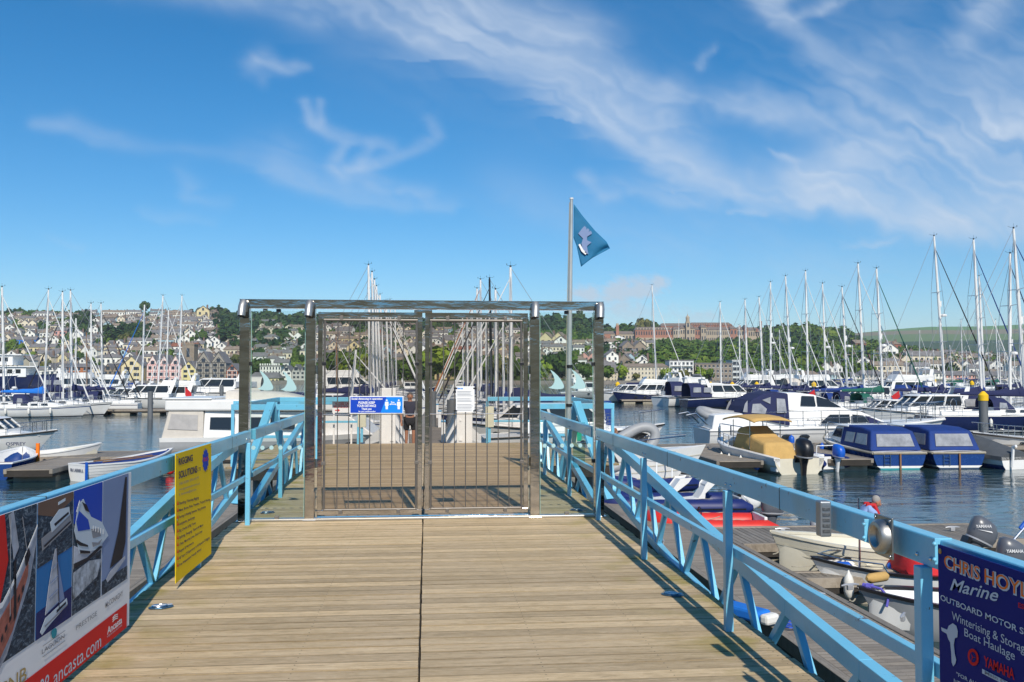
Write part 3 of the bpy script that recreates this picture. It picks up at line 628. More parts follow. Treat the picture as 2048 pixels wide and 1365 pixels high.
def build_signs():
    # --- big yacht brokers' banner on the left railing
    XP = -1.90; N_ = (1, 0, 0); pl = lambda x, y: on_x(x, y, XP)
    t = thing('banner', 'large yacht brokers banner with four boat pictures and red band', 'banner', pl(258, 1250))
    tl = pl(258, 946); bl = pl(258, 1250); y0 = 1.35
    MB().add([], []).prism([Vector((XP-.004, y0, bl.z))-t.location, Vector((XP-.004, bl.y, bl.z))-t.location, Vector((XP-.004, bl.y, tl.z))-t.location, Vector((XP-.004, y0, tl.z))-t.location], (.004,0,0)).build('panel', PW, t)
    # column edges: at px 0 the banner spans y 1027..  ; map fraction down the banner
    def q(px, f):
        a = pl(px, 900); z = tl.z+(bl.z-tl.z)*f; 
        d = Vector((XP, a.y, z)); return d
    def dq(pts, mt, lay, nm='picture'):
        nv = Vector(N_); P_ = [q(*p)+nv*(.0012*lay)-t.location for p in pts]; return MB().prism(P_, nv*.0008).build(nm, mt, t)
    F = .685
    dq([(-420,0),(75,0),(75,F),(-420,F)], PSEA, 1); dq([(77,0),(147,0),(147,F),(77,F)], PSKY, 1); dq([(149,0),(205,0),(205,F),(149,F)], PSEA, 1); dq([(207,0),(257,0),(257,F),(207,F)], PLSKY, 1)
    dq([(207,.60),(257,.60),(257,F),(207,F)], PSEA, 2, 'sea'); dq([(149,0),(205,0),(205,.28),(149,.18)], PRB, 2, 'sea')
    dq([(77,0),(147,0),(147,.30),(77,.33)], PSEA, 2, 'sea'); dq([(77,.55),(147,.52),(147,F),(77,F)], PB_, 2, 'sea'); dq([(77,0),(147,0),(147,.04),(110,.10),(77,.06)], mat('print_rock', (.12,.06,.04), .6), 3, 'rocks')
    # red-sailed yacht seen from its deck
    dq([(-420,0),(10,.0),(19,.22),(4,.40),(-420,.6)], PR, 3, 'red_sail'); dq([(18,.01),(28,.0),(40,.18),(30,.23)], PSAIL, 3, 'sail')
    dq([(-420,.42),(8,.42),(40,.30),(75,.12),(75,.19),(62,.38),(20,.66),(0,.72),(-420,.9)], PSAIL, 2, 'yacht_deck'); dq([(-420,.50),(2,.48),(36,.38),(60,.26),(58,.34),(30,.56),(4,.66),(-420,.8)], PDECK, 4, 'teak_deck')
    dq([(30,.24),(34,.23),(36,.5),(31,.52)], PK, 5, 'mast')
    for k in range(6): dq([(6+8*k, .56-.035*k),(10+8*k, .545-.035*k),(10+8*k, .57-.035*k),(6+8*k, .585-.035*k)], PK, 6, 'hatch')
    # catamaran motoring
    dq([(84,.185),(142,.12),(144,.17),(86,.25)], PG, 4, 'hull'); dq([(100,.12),(118,.07),(138,.075),(140,.12),(104,.175)], PLB, 5, 'cabin'); dq([(108,.135),(136,.10),(137,.112),(110,.15)], PK, 6, 'window'); dq([(116,.03),(130,.02),(130,.035),(116,.045)], PLB, 5, 'bimini')
    # catamaran under sail
    dq([(112,.27),(115,.27),(121,.56),(94,.585),(100,.45),(107,.33)], PSAIL, 4, 'sail'); dq([(115,.30),(132,.56),(121,.57)], PLSKY, 4, 'jib'); dq([(84,.655),(94,.60),(136,.565),(138,.60),(98,.655),(88,.675)], PLB, 5, 'hull'); dq([(116,.595),(134,.58),(134,.593),(116,.61)], PK, 6, 'window')
    # motor yacht
    dq([(149,.30),(160,.33),(204,.34),(205,.40),(175,.42),(149,.43)], PSAIL, 4, 'hull'); dq([(149,.22),(156,.08),(166,.06),(182,.18),(204,.24),(217,.34),(196,.39),(160,.36)], PLB, 5, 'deck') ; dq([(152,.17),(158,.12),(176,.19),(180,.25),(156,.23)], PRB, 6, 'windscreen'); dq([(182,.25),(198,.27),(202,.32),(186,.31)], PG, 6, 'sunpad'); dq([(149,.45),(180,.43),(205,.46),(196,.55),(149,.6)], PFOAM, 4, 'wake'); dq([(160,.34),(180,.375),(181,.39),(161,.36)], PK, 7, 'window')
    dq([(153,.27),(162,.30),(176,.335),(176,.345),(160,.315),(152,.285)], PK, 7, 'window'); dq([(163,.075),(172,.10),(178,.15),(170,.13)], PK, 7, 'window'); dq([(184,.33),(196,.35),(204,.34),(199,.365),(186,.36)], PG, 7, 'anchor_locker')
    for k in range(5): dq([(185+5*k,.235+.012*k),(186+5*k,.235+.012*k),(186+5*k,.265+.012*k),(185+5*k,.265+.012*k)], PW, 8, 'stanchion')
    dq([(151,.115),(157,.06),(158,.062),(152,.12)], PW, 8, 'aerial'); dq([(149,.40),(175,.405),(200,.375),(206,.39),(178,.425),(149,.43)], PK, 5, 'hull_shadow')
    for k in range(4): dq([(98+2.2*k,.575-.07*k),(120-1.2*k,.555-.07*k),(120-1.2*k,.559-.07*k),(98+2.2*k,.579-.07*k)], PLSKY, 6, 'batten')
    dq([(114,.26),(114.8,.26),(121.4,.59),(120.4,.59)], PK, 6, 'mast'); dq([(92,.635),(136,.598),(137,.604),(92,.645)], PG, 7, 'hull_stripe'); dq([(88,.225),(140,.155),(141,.162),(89,.235)], PK, 7, 'hull_window')
    dq([(-420,.40),(8,.40),(40,.285),(75,.105),(75,.118),(40,.305),(8,.425),(-420,.43)], PW, 5, 'toe_rail'); dq([(44,.04),(45,.04),(60,.30),(59,.30)], PG, 6, 'rigging'); dq([(20,.02),(21,.02),(24,.5),(23,.5)], PG, 6, 'rigging'); dq([(50,.24),(58,.20),(62,.24),(54,.29)], PK, 6, 'hatch')
    # dark-sailed racing yacht
    dq([(250,.02),(253,.02),(252,.44),(246,.53),(222,.55),(238,.34)], PK, 4, 'sail'); dq([(214,.60),(222,.565),(251,.525),(252,.545),(232,.60),(217,.625)], PSAIL, 5, 'hull')
    # red band and words (own plane coordinates follow the banner's edges)
    dq([(-420,.845),(257.5,.845),(257.5,1.0),(-420,1.0)], PR, 2, 'red_band')
    def tx(s, x0, f0, x1, hf, mt, bold=0, lay=3):
        a = q(x0, f0); b = q(x1, f0); me = text_mesh(s, bold); xs = [v.co.x for v in me.vertices]; m0, m1 = min(xs), max(xs); H = (tl.z-bl.z)*hf
        for v in me.vertices:
            k = (v.co.x-m0)/(m1-m0); v.co = a+(b-a)*k+Vector((.0012*lay, 0, v.co.y/.73*H))-t.location
        me.materials.append(mt); link(bpy.data.objects.new('lettering', me), t)
    tx('CNB', 4, .845, 60, .075, PGO); tx('builders', 30, .895, 60, .025, PG); tx('LAGOON', 90, .775, 134, .026, PG); tx('PRESTIGE', 157, .78, 198, .028, PG); tx('McCONAGHY', 215, .775, 249, .034, PG, .01)
    tx('498', 76, .985, 105, .09, PLB); tx('ancasta.com', 114, .985, 207, .085, PLB); tx('Ancasta', 219, .945, 248, .045, PW, .02); tx('INTERNATIONAL BOAT SALES', 219, .965, 248, .012, PLB)
    dq([(91,.79),(135,.79),(135,.793),(91,.793)], PG, 3, 'rule'); dq([(91,.735),(135,.735),(135,.738),(91,.738)], PG, 3, 'rule')
    dq([(113+5.2*math.cos(k*.524), .71+.026*math.sin(k*.524)) for k in range(12)], PT, 4, 'emblem')
    for k in range(3): dq([(229,.865+.012*k),(233,.858+.012*k),(239,.866+.012*k),(239,.871+.012*k),(233,.864+.012*k),(229,.870+.012*k)], PW, 4, 'emblem')
    # --- yellow rigging sign
    XP2 = -1.895; pl2 = lambda x, y: on_x(x, y, XP2)
    t = thing('yellow_sign', 'tall yellow rigging company sign fixed to the left railing', 'sign', pl2(351, 1167))
    def rc(px, py): return pl2(px, py)
    A = [(351.5,908.5),(422.5,887),(422.5,1108),(351.5,1167.5)]
    P_ = [pl2(*p)-t.location-Vector((.005,0,0)) for p in A]; MB().prism(P_, (.005,0,0)).build('panel', PY_, t)
    def lt(s, x0, y0, x1, y1, h, mt=PB_, bold=0.0): lettering(s, pl2, (x0,y0), (x1,y1), h, mt, t, N_, 2, bold)
    lt('RIGGING', 357, 931, 385, 922, 14, PB_, .02); lt('SOLUTIONS', 357, 958, 394, 945, 15, PB_, .02); lt('LTD', 395, 943, 401, 941, 7)
    lt('01803 833094  07971 467197', 358, 971, 397, 958, 5.5, PG); lt('www.riggingsolutionsdartmouth.co.uk', 358, 982, 399, 969, 5, PG); lt('E. bernivees@aol.com', 358, 992, 392, 981, 5, PG)
    rows = ['Standing / Running Rigging','Masts, Booms, Poles, Travellers, Tracks & Winches','Furling & Reefing Systems, Vang Systems','Lazyjacks, Jackstays','Rig Checks & Rig Tunes','Splicing, Swaging, Talurit & More','Chain, Mooring Lines, Dock Lines','Ropes & Hardware','40 Years Of Experience In All Aspects Of Rigging','Free Independent Friendly Advice!']
    ends = [397,420,411,389,391,406,404,387,419,402]
    for k, (s, e) in enumerate(zip(rows, ends)):
        y = 1010+13.7*k; sl_ = .33+.05*k
        lt(s, 358, y, e, y-(e-358)*sl_*.95, 5.6, PB_, .01); decal(pl2, [(353.5,y+1),(356.8,y),(355.2,y-8)], PR, t, N_, 2, 'bullet')
    fl = []; 
    for k in range(24):
        a = k*math.pi/12; r = 1.0 if k % 2 == 0 else .78; fl.append((410.5+6.6*r*math.cos(a), 920.5+24*r*math.sin(a)-(6.6*r*math.cos(a))*.3))
    decal(pl2, fl, PRB, t, N_, 2, 'emblem'); lettering('RS', pl2, (406.5,924), (414.5,921), 8, PR, t, N_, 3, .02)
    for (px, py) in ((353.5,915),(421,893),(353.5,1040),(421,1003)): MB().ball(tuple(pl2(px, py)-t.location+Vector((.003,0,0))), (.004,.008,.008), 8, 5).build('screw', STEEL, t, True)
    # --- outboard specialist's navy sign on the right railing
    XP3 = 1.90; pl3 = lambda x, y: on_x(x, y, XP3); N3 = (-1, 0, 0)
    tl3 = pl3(1875.5, 1089); t = thing('navy_sign', 'navy outboard motor specialist sign with orange lettering on the right railing', 'sign', pl3(1875.5, 1500))
    b3 = pl3(1875.5, 1455); y1 = tl3.y; ye = 1.25
    MB().prism([Vector((XP3+.006, a, b))-t.location for a, b in ((y1,b3.z),(ye,b3.z),(ye,tl3.z),(y1,tl3.z))], (-.006,0,0)).build('panel', PN, t)
    def l3(s, x0, y0, x1, y1_, h, mt, bold=0.0, lay=2, sh=0.0): lettering(s, pl3, (x0,y0), (x1,y1_), h, mt, t, N3, lay, bold, shear=sh)
    l3('CHRIS', 1891, 1135, 1962, 1163, 26, PLB, .055, 2); l3('CHRIS', 1890, 1134, 1961, 1161, 26, PO, .0, 3)
    l3('HOYLE', 1972, 1166, 2078, 1207, 29, PLB, .055, 2); l3('HOYLE', 1971, 1165, 2077, 1205, 29, PO, .0, 3)
    l3('Marine', 1901, 1180, 1998, 1204, 25, PLB, .012, 2, .35)
    l3('OUTBOARD MOTOR SPECIALISTS', 1882, 1200, 2150, 1312, 11.5, PLB, .015, 2); l3('EST. 1986', 2038, 1215, 2090, 1234, 10, PR, .015)
    l3('Winterising & Storage', 1905, 1239, 2060, 1311, 17, PLB, 0); l3('Boat Haulage', 1930, 1272, 2031, 1321, 17, PLB, 0)
    l3('YAMAHA', 1969, 1332, 2030, 1360, 21, PR, .02); decal(pl3, [(1966,1338),(2040,1376),(2040,1385),(1966,1347)], PLB, t, N3, 2, 'strip'); l3('Main Dealer', 1972, 1348, 2045, 1384, 7, PG, .01, 4)
    l3('"FOR ALL YOUR OUTBOARD', 1914, 1352, 2060, 1424, 8, PLB, .01); l3('NEW AND USED ENGINES', 1909, 1366, 2050, 1440, 9, PLB, .01)
    decal(pl3, [(1948+11*math.cos(k*.3927), 1315+17*math.sin(k*.3927)+11*math.cos(k*.3927)*.3) for k in range(16)], PR, t, N3, 2, 'emblem')
    decal(pl3, [(1948+6.5*math.cos(k*.3927), 1315+10.5*math.sin(k*.3927)+6.5*math.cos(k*.3927)*.3) for k in range(16)], PN, t, N3, 3, 'emblem')
    for a in (0, 2.09, 4.19): decal(pl3, [(1948+.8*math.cos(a+1.57),1315+.8*math.sin(a+1.57)),(1948+8*math.cos(a),1315+12.5*math.sin(a)),(1948-.8*math.cos(a+1.57),1315-.8*math.sin(a+1.57))], PR, t, N3, 4, 'emblem')
    ob = [(1907,1247),(1914,1252),(1917,1263),(1916,1275),(1911,1277),(1909,1290),(1911,1308),(1914,1320),(1912,1328),(1908,1333),(1905,1325),(1904,1305),(1902,1285),(1898,1278),(1895,1268),(1885,1262),(1884,1255),(1896,1260),(1899,1252)]
    decal(pl3, ob, PLB, t, N3, 2, 'outboard_picture')
    MB().ball(tuple(pl3(1880.5,1102.5)-t.location), (.006,.011,.011), 10, 6).build('screw', mat('brass_screw', (.3,.22,.1), .4, .8), t, True)
    # --- distancing sign on the gate
    yS = GY-.085; pg = lambda x, y: at_y(x, y, yS); NG = (0, -1, 0)
    t = thing('distancing_sign', 'blue and white social distancing sign on the left gate leaf', 'sign', pg(753, 809))
    def pan(x0, y0, x1, y1_, mt, nm='panel', th=.006):
        a = pg(x0, y1_)-t.location; b = pg(x1, y0)-t.location; return MB().box(a.x, b.x, 0, th, a.z, b.z).build(nm, mt, t, bevel=.001)
    pan(699, 792.5, 807, 828, PW); 
    decal(pg, [(700.8,794.5),(805.2,794.5),(805.2,826.2),(700.8,826.2)], PRB, t, NG, 1); decal(pg, [(773,794.5),(805.2,794.5),(805.2,826.2),(761,826.2)], PBR, t, NG, 2)
    lettering('Social distancing in operation', pg, (703,799.8), (765,799.8), 4, PW, t, NG, 3, .03); lettering('PLEASE KEEP', pg, (717,808), (750,808), 4.8, PW, t, NG, 3, .03); lettering('YOUR DISTANCE', pg, (714,814.3), (752,814.3), 4.8, PW, t, NG, 3, .03)
    lettering('Thank you', pg, (723,820), (743,820), 4, PW, t, NG, 3, .03); lettering('for your understanding', pg, (717,824.6), (751,824.6), 3, PW, t, NG, 3, .02); lettering('2m', pg, (781.5,807), (789,807), 4, PW, t, NG, 3, .03)
    for cx in (773.5, 797.5):
        decal(pg, [(cx+1.8*math.cos(k*.785), 801+1.8*math.sin(k*.785)) for k in range(8)], PW, t, NG, 3, 'figure')
        decal(pg, [(cx-3.3,804),(cx+3.3,804),(cx+3.8,812),(cx+2.4,812),(cx+2.2,819),(cx-2.2,819),(cx-2.4,812),(cx-3.8,812)], PW, t, NG, 3, 'figure')
    decal(pg, [(778.5,809),(781.5,807.2),(781.5,808.4),(790,808.4),(790,807.2),(793,809),(790,810.8),(790,809.6),(781.5,809.6),(781.5,810.8)], PW, t, NG, 3, 'arrow')
    # --- notice on the right leaf
    t = thing('paper_notice', 'white printed notice on the right gate leaf', 'notice', pg(930, 798))
    def pan2(x0, y0, x1, y1_, mt, nm='panel'):
        a = pg(x0, y1_)-t.location; b = pg(x1, y0)-t.location; return MB().box(a.x, b.x, 0, .004, a.z, b.z).build(nm, mt, t)
    pan2(912, 773, 949, 824.5, PW)
    lettering('Harbour notice', pg, (915,778.5), (926,778.5), 3, PBR, t, NG, 2, .05)
    rr = random.Random(5)
    for k in range(14):
        if k in (4, 8): continue
        y = 783+2.9*k; decal(pg, [(914.5,y),(946-rr.random()*9,y),(946-rr.random()*3,y+.7),(914.5,y+.7)], PG, t, NG, 2, 'text_line')
    for (px, py) in ((911,777),(950,777),(911,822),(950,822)): MB().box(pg(px,py).x-t.location.x-.02, pg(px,py).x-t.location.x+.02, -.004, .03, pg(px,py).z-t.location.z-.008, pg(px,py).z-t.location.z+.008).build('clip', BLACKP, t)
    # --- access sign at the far end of the deck
    yA = 22.3; pa = lambda x, y: at_y(x, y, yA)
    t = thing('access_sign', 'white access sign with red lettering at the far deck railing', 'sign', pa(685, 812))
    a = pa(664.5, 826)-t.location; b = pa(706, 796)-t.location; MB().box(a.x, b.x, 0, .01, a.z, b.z).build('panel', PW, t)
    for s, y, x0, x1 in (('PLEASE DEPART VIA', 802, 667, 704), ('ACCESS CARD', 810, 670, 704), ('HERE BEFORE DESCENDING', 816, 667, 704)): lettering(s, pa, (x0,y), (x1,y), 5, PR, t, NG, 2, .03)
    decal(pa, [(670,820),(676,820),(676,818),(680,821),(676,824),(676,822),(670,822)], PR, t, NG, 2, 'arrow')
    for x in (668, 703): MB().bar(pa(x,826)-t.location, pa(x,826)-t.location-Vector((0,0,(pa(x,826).z-DECK))), .04, .04).build('post', WPAINT, t)
    # keypad and round bell plate on the right rail, held by bent blue brackets
    def bracket(t, y0, y1):
        MB().bar((.08,y0,0), (.08,y1,0), .012, .085).build('bracket', LBLUE, t, bevel=.003); MB().box(.03, .10, y1-.006, y1+.006, -.05, .05).build('bracket_plate', LBLUE, t, bevel=.002)
        for z in (-.03, .03): MB().ball((.025, y1-.012, z), .009, 8, 6).build('bolt', LBLUE, t, True)
    p = on_x(1647, 1037, 1.90); t = thing('keypad', 'grey metal entry keypad mounted on the right railing', 'keypad', p)
    MB().box(-.028, .028, -.03, .03, -.085, .085).build('housing', mat('keypad_housing', (.30,.32,.34), .35, .7), t, bevel=.008)
    for r_ in range(5):
        MB().box(-.018, .018, -.034, -.0305, .04-.026*r_, .056-.026*r_).build('key_row', mat('keypad_keys', (.10,.11,.12), .5, .3, var=.6, vscale=90), t, bevel=.002)
    bracket(t, .03, -.35)
    p = on_x(1768, 1073, 1.90); t = thing('bell_plate', 'round stainless steel gong plate mounted on the right railing', 'bell', p)
    MB().box(-.004, .004, -.075, .075, -.085, .085).build('plate', mat('worn_plate_steel', (.3,.31,.3), .35, .9), t, bevel=.002)
    MB().lathe([(.002,-.020),(.030,-.020),(.034,-.030),(.046,-.042),(.060,-.040),(.070,-.026),(.072,-.004)], (0,0,0), 24, 'X').build('gong', mat('gong_steel', (.46,.45,.42), .42, 1.0, var=.2, vscale=12), t, True)
    for y_ in (-.062, .062):
        for z_ in (-.072, .072): MB().ball((-.006,y_,z_), .006, 8, 5).build('bolt', STEEL, t, True)
    bracket(t, .0, -.33)
build_signs()

# ------------------------------------------------------------------ flagpole and flag, hand gel posts
def build_flag():
    Y = 13.4; p0 = at_y(1136.5, 882, Y); t = thing('flagpole', 'tall tapered steel flagpole behind the right glass panel', 'flagpole', (p0.x, Y, p0.z))
    zt = at_y(1143, 399, Y); a = Vector((0,0,0)); L_ = zt-Vector((p0.x, Y, p0.z))
    MB().tube([a, a+L_*.35, a+L_], [.040,.037,.022], 12).build('pole', mat('flagpole_metal', (.55,.55,.52), .35, .5, var=.15, vscale=2), t, True)
    MB().tube([a+L_, a+L_+Vector((0,0,.02))], .03, 10).build('cap', ALU, t, True)
    for f in (.14, .30): MB().tube([a+L_*f, a+L_*(f+.012)], .052, 10).build('clamp', BLACKP, t, True)
    MB().tube([a+L_*.02+Vector((-.05,-.02,0)), a+L_*.5+Vector((-.045,-.02,0)), a+L_*.985+Vector((-.03,-.02,0))], .006, 5).build('halyard', ROPE, t, True)
    FL = mat('flag_cloth', (.006,.14,.29), .75, var=.1, vscale=8, bump=.3, bscale=10)
    outline_top = [(1147.5,408),(1165,432),(1190,462),(1213,484),(1220,497)]; bot = [(1147,476),(1153,492),(1162,534),(1185,516),(1220,497.5)]
    nx, ny = 16, 10; vs = []; fs = []
    def cv(tab, u):
        k = u*(len(tab)-1); i = min(int(k), len(tab)-2); f = k-i; return (tab[i][0]*(1-f)+tab[i+1][0]*f, tab[i][1]*(1-f)+tab[i+1][1]*f)
    for i in range(nx+1):
        for j in range(ny+1):
            a_ = cv(outline_top, i/nx); b_ = cv(bot, i/nx); v = j/ny
            px, py = a_[0]*(1-v)+b_[0]*v, a_[1]*(1-v)+b_[1]*v
            dy = .035*math.sin(i*.9+v*2.5)*(i/nx)**2+.008*math.sin(v*7+i*.3)
            vs.append(at_y(px, py, Y+dy))
    for i in range(nx):
        for j in range(ny): k = i*(ny+1)+j; fs.append((k, k+1, k+ny+2, k+ny+1))
    o = MB().add([v-Vector((p0.x,Y,p0.z)) for v in vs], fs).build('flag', FL, None, True, ang=180); o.location = (p0.x, Y, p0.z)
    m = o.modifiers.new('solid', 'SOLIDIFY'); m.thickness = .002
    tag(o, 'dark teal harbour flag with white emblem flying from the pole', 'flag')
    em = [(x/2+1024, y/2) for x, y in [(265,935),(283,912),(290,905),(298,912),(296,920),(304,914),(310,922),(306,928),(316,924),(320,935),(300,948),(300,962),(318,970),(300,985),(302,1000),(306,1018),(290,1010),(282,996),(278,975),(284,955)]] or [(1158,462),(1163,458),(1166,453),(1170,459),(1174,456),(1178,461),(1181,457),(1183,462),(1179,468),(1181,474),(1177,480),(1173,484),(1175,492),(1172,499),(1168,507),(1163,509),(1166,500),(1163,490),(1166,482),(1160,476),(1163,470)]
    nv = [at_y(x, y, Y-.022)-Vector((p0.x,Y,p0.z)) for x, y in em]; e = MB().prism(nv, (0,.003,0)).build('emblem', PLSKY, o); 
    MB().prism([at_y(x, y, Y-.022)-Vector((p0.x,Y,p0.z)) for x, y in [(1157,490),(1160,488),(1167,500),(1174,506),(1171,510),(1163,503)]], (0,.003,0)).build('emblem', PW, o)
build_flag()
def build_dispensers():
    Y = 12.35
    t = thing('sanitiser_board', 'clear board with two hand gel dispensers on the right railing', 'dispenser board', at_y(1163, 800, Y))
    O = t.location
    def pt(x, y, yy=Y): return at_y(x, y, yy)-O
    a = pt(1146, 936); b = pt(1170, 845); MB().box(a.x, b.x, 0, .006, a.z, b.z).build('backboard', glassmat('perspex', (.7,.85,.85)), t)
    for x0, c, z0 in ((1146, (.55,.62,.45), 862), (1155, (.02,.33,.20), 858)):
        a = pt(x0-3, z0+24); b = pt(x0+7, z0); o = MB().box(a.x, b.x, -.06, -.002, a.z, b.z).build('dispenser', mat('gel_%d' % x0, c, .25), t, bevel=.01); MB().box(a.x+.01, b.x-.01, -.062, -.01, b.z+.001, b.z+.03).build('cap', WPAINT, o, bevel=.004)
    for px in (701.5, 974):
        Y2 = 22.2; t = thing('card_reader_post', 'blue post with cream card reader box %s the ramp' % ('left of' if px < 853 else 'right of'), 'card reader', at_y(px+22 if px < 853 else 979, 885, Y2), group='card reader posts at the ramp head')
        MB().box(-.03, .03, -.03, .03, 0, .35).build('post', LBLUE, t); MB().box(-.10, .10, -.08, .05, .36, .86).build('box', mat('cream_box', (.62,.62,.48), .5), t, bevel=.01)
build_dispensers()
# ------------------------------------------------------------------ the town and trees on the far bank
import numpy as np
def zone(px, py):
    h = 'low' if py > 722 else ('halfway up' if py > 685 else ('high up' if py > 655 else 'near the skyline'))
    if px < 120: s = 'at the far left'
    elif px < 250: s = 'behind the left-hand masts'
    elif px < 370: s = 'over the pink timbered houses'
    elif px < 490: s = 'just left of the steel gate'
    elif px < 620: s = 'behind the left glass panel'
    elif px < 845: s = 'behind the left gate leaf'
    elif px < 1060: s = 'behind the right gate leaf'
    elif px < 1210: s = 'behind the right glass panel'
    elif px < 1340: s = 'just right of the gate'
    elif px < 1560: s = 'below the brick college'
    elif px < 1750: s = 'below the right-hand wood'
    else: s = 'behind the right-hand masts'
    return h+' '+s
ROOFS = {'grey': mat('slate_roof', (.19,.18,.175), .7, var=.3, vscale=.5), 'brown': mat('brown_tile_roof', (.25,.20,.15), .8, var=.3, vscale=.5), 'red': mat('red_tile_roof', (.24,.09,.05), .8, var=.3, vscale=.5)}
WALLS = {'white': mat('white_render', (.80,.78,.72), .85, var=.12, vscale=.3), 'cream': mat('cream_render', (.72,.63,.47), .85, var=.12, vscale=.3), 'grey': mat('grey_render', (.48,.45,.41), .85, var=.15, vscale=.3),
         'yellow': mat('yellow_render', (.66,.56,.32), .85, var=.1, vscale=.3), 'pink': mat('pink_render', (.62,.33,.28), .85, var=.1, vscale=.3), 'pale blue': mat('pale_blue_render', (.36,.50,.56), .85, var=.1, vscale=.3),
         'stone': mat('stone_wall', (.27,.22,.165), .9, var=.3, vscale=.4), 'brick': mat('brick_wall', (.34,.12,.065), .9, var=.25, vscale=.5), 'blue': mat('bright_blue_render', (.03,.19,.62), .8, var=.08), 'orange brick': mat('orange_brick_wall', (.42,.15,.06), .9, var=.2, vscale=.4)}
WING = mat('house_window', (.035,.045,.06), .15, var=.3, vscale=.2); TRIM = mat('window_trim', (.6,.6,.57), .7, var=.05); CHIM = mat('chimney_brick', (.19,.13,.10), .9, var=.2)
HP = {}
def house_meshes(kind, wall, roof):
    k = (kind, wall, roof)
    if k in HP: return HP[k]
    w, d, e, r, ns, form = {'cottage': (8, 6, 6.2, 1.8, 2, 'side'), 'villa': (10, 7, 7.0, 2.0, 2, 'hip'), 'gabled': (7, 6, 6.2, 2.6, 2, 'front'), 'terrace': (16, 6, 7.0, 1.9, 2, 'side'), 'tall': (7, 6, 9.2, 2.4, 3, 'front'), 'bungalow': (11, 6, 4.0, 1.8, 1, 'hip'), 'twin': (12, 6, 6.4, 2.6, 2, 'twin')}[kind]
    W = MB().box(-w/2, w/2, 0, d, -6, e); RF = MB(); o = .35
    def gab(x0, x1, y0, y1):
        xm = (x0+x1)/2; W.add([(x0,y0,e),(x1,y0,e),(xm,y0,e+r),(x0,y1,e),(x1,y1,e),(xm,y1,e+r)], [(0,1,2),(5,4,3),(0,2,5,3),(1,4,5,2)])
        for a in (x0-o, x1+o):
            z = e-o*r/((x1-x0)/2); RF.prism([(a,y0-o,z),(xm,y0-o,e+r+.02),(xm,y1,e+r+.02),(a,y1,z)], (0,0,.22))
    if form == 'front': gab(-w/2, w/2, 0, d)
    elif form == 'twin': gab(-w/2, -.1, 0, d); gab(.1, w/2, 0, d)
    elif form == 'side':
        W.add([(-w/2,0,e),(-w/2,d,e),(-w/2,d/2,e+r),(w/2,0,e),(w/2,d,e),(w/2,d/2,e+r)], [(0,2,1),(3,4,5),(0,3,5,2),(1,2,5,4)])
        for a, b in ((-o, d/2), (d+o, d/2)): RF.prism([(-w/2-o,a,e-.2),(w/2+o,a,e-.2),(w/2+o,b,e+r+.02),(-w/2-o,b,e+r+.02)], (0,0,.22))
    else:
        RF.add([(-w/2-o,-o,e),(w/2+o,-o,e),(w/2+o,d+o,e),(-w/2-o,d+o,e),(-w/2+d/2.2,d/2,e+r),(w/2-d/2.2,d/2,e+r)], [(0,1,5,4),(1,2,5),(2,3,4,5),(3,0,4),(3,2,1,0)])
    C = MB()
    xs = {'terrace': (-w/2+.6, 0, w/2-.6), 'twin': (0,), 'villa': (-w/4, w/4)}.get(kind, (w/2-.9,))
    for x in xs: C.box(x-.5, x+.5, d/2-.4, d/2+.5, e+(.5 if form != 'hip' else r-.8), e+r+.75).box(x-.3, x-.05, d/2-.1, d/2+.15, e+r+.751, e+r+1.05).box(x+.05, x+.3, d/2-.1, d/2+.15, e+r+.751, e+r+1.05)
    wins = []
    n = max(2, round(w/2.8))
    for f in range(ns):
        for i in range(n): wins.append((-w/2+w*(i+.5)/n, e-1.7-2.7*f))
    if form == 'front': wins.append((0, e+.7))
    HP[k] = (W.mesh('wall', WALLS[wall]), RF.mesh('roof', ROOFS[roof]), C.mesh('chimney', CHIM), wins)
    return HP[k]
WM = MB().box(-.55, .55, -.06, .05, -.7, .7).box(-.7, .7, -.09, .03, -.82, -.701).mesh('window', WING)
RH = random.Random(11); OCC = []
def occupied(x, y, r):
    for (a, b, q) in OCC:
        if (a-x)**2+(b-y)**2 < (q+r)**2: return True
    return False
def house(px, D, kind, wall, roof, rz=None, sc=1.0, label=None, hidewin=False):
    z = gh(px, D); p = pos(px, D, z-.3); py = 749-FPX*(z+4-EYE)/D
    wm, rm, cm, wins = house_meshes(kind, wall, roof)
    rz = RH.uniform(-.35, .35) if rz is None else rz
    base = -math.atan((px-1024)/FPX)*0 - YAW
    lab = label or '%s %s house with %s roof %s' % ({'cottage':'small','villa':'wide','gabled':'gabled','terrace':'long terraced','tall':'tall narrow','bungalow':'low','twin':'double-gabled'}[kind], wall, roof, zone(px, py))
    t = thing('house', lab, 'house', p, base+rz, 'houses of the hillside town' if label is None else None); t.scale = (sc, sc, sc)
    for nm, me in (('wall', wm), ('roof', rm)):
        o = bpy.data.objects.new(nm, me); link(o, t)
        if nm == 'roof': link(bpy.data.objects.new('chimney', cm), o)
    if not hidewin:
        for (x, zz) in wins: o = bpy.data.objects.new('window', WM); o.location = (x, 0, zz); link(o, t)
    OCC.append((p.x, p.y+3, {'terrace': 8.5, 'villa': 6, 'twin': 6.5, 'bungalow': 6}.get(kind, 4.5)*sc))
    return t

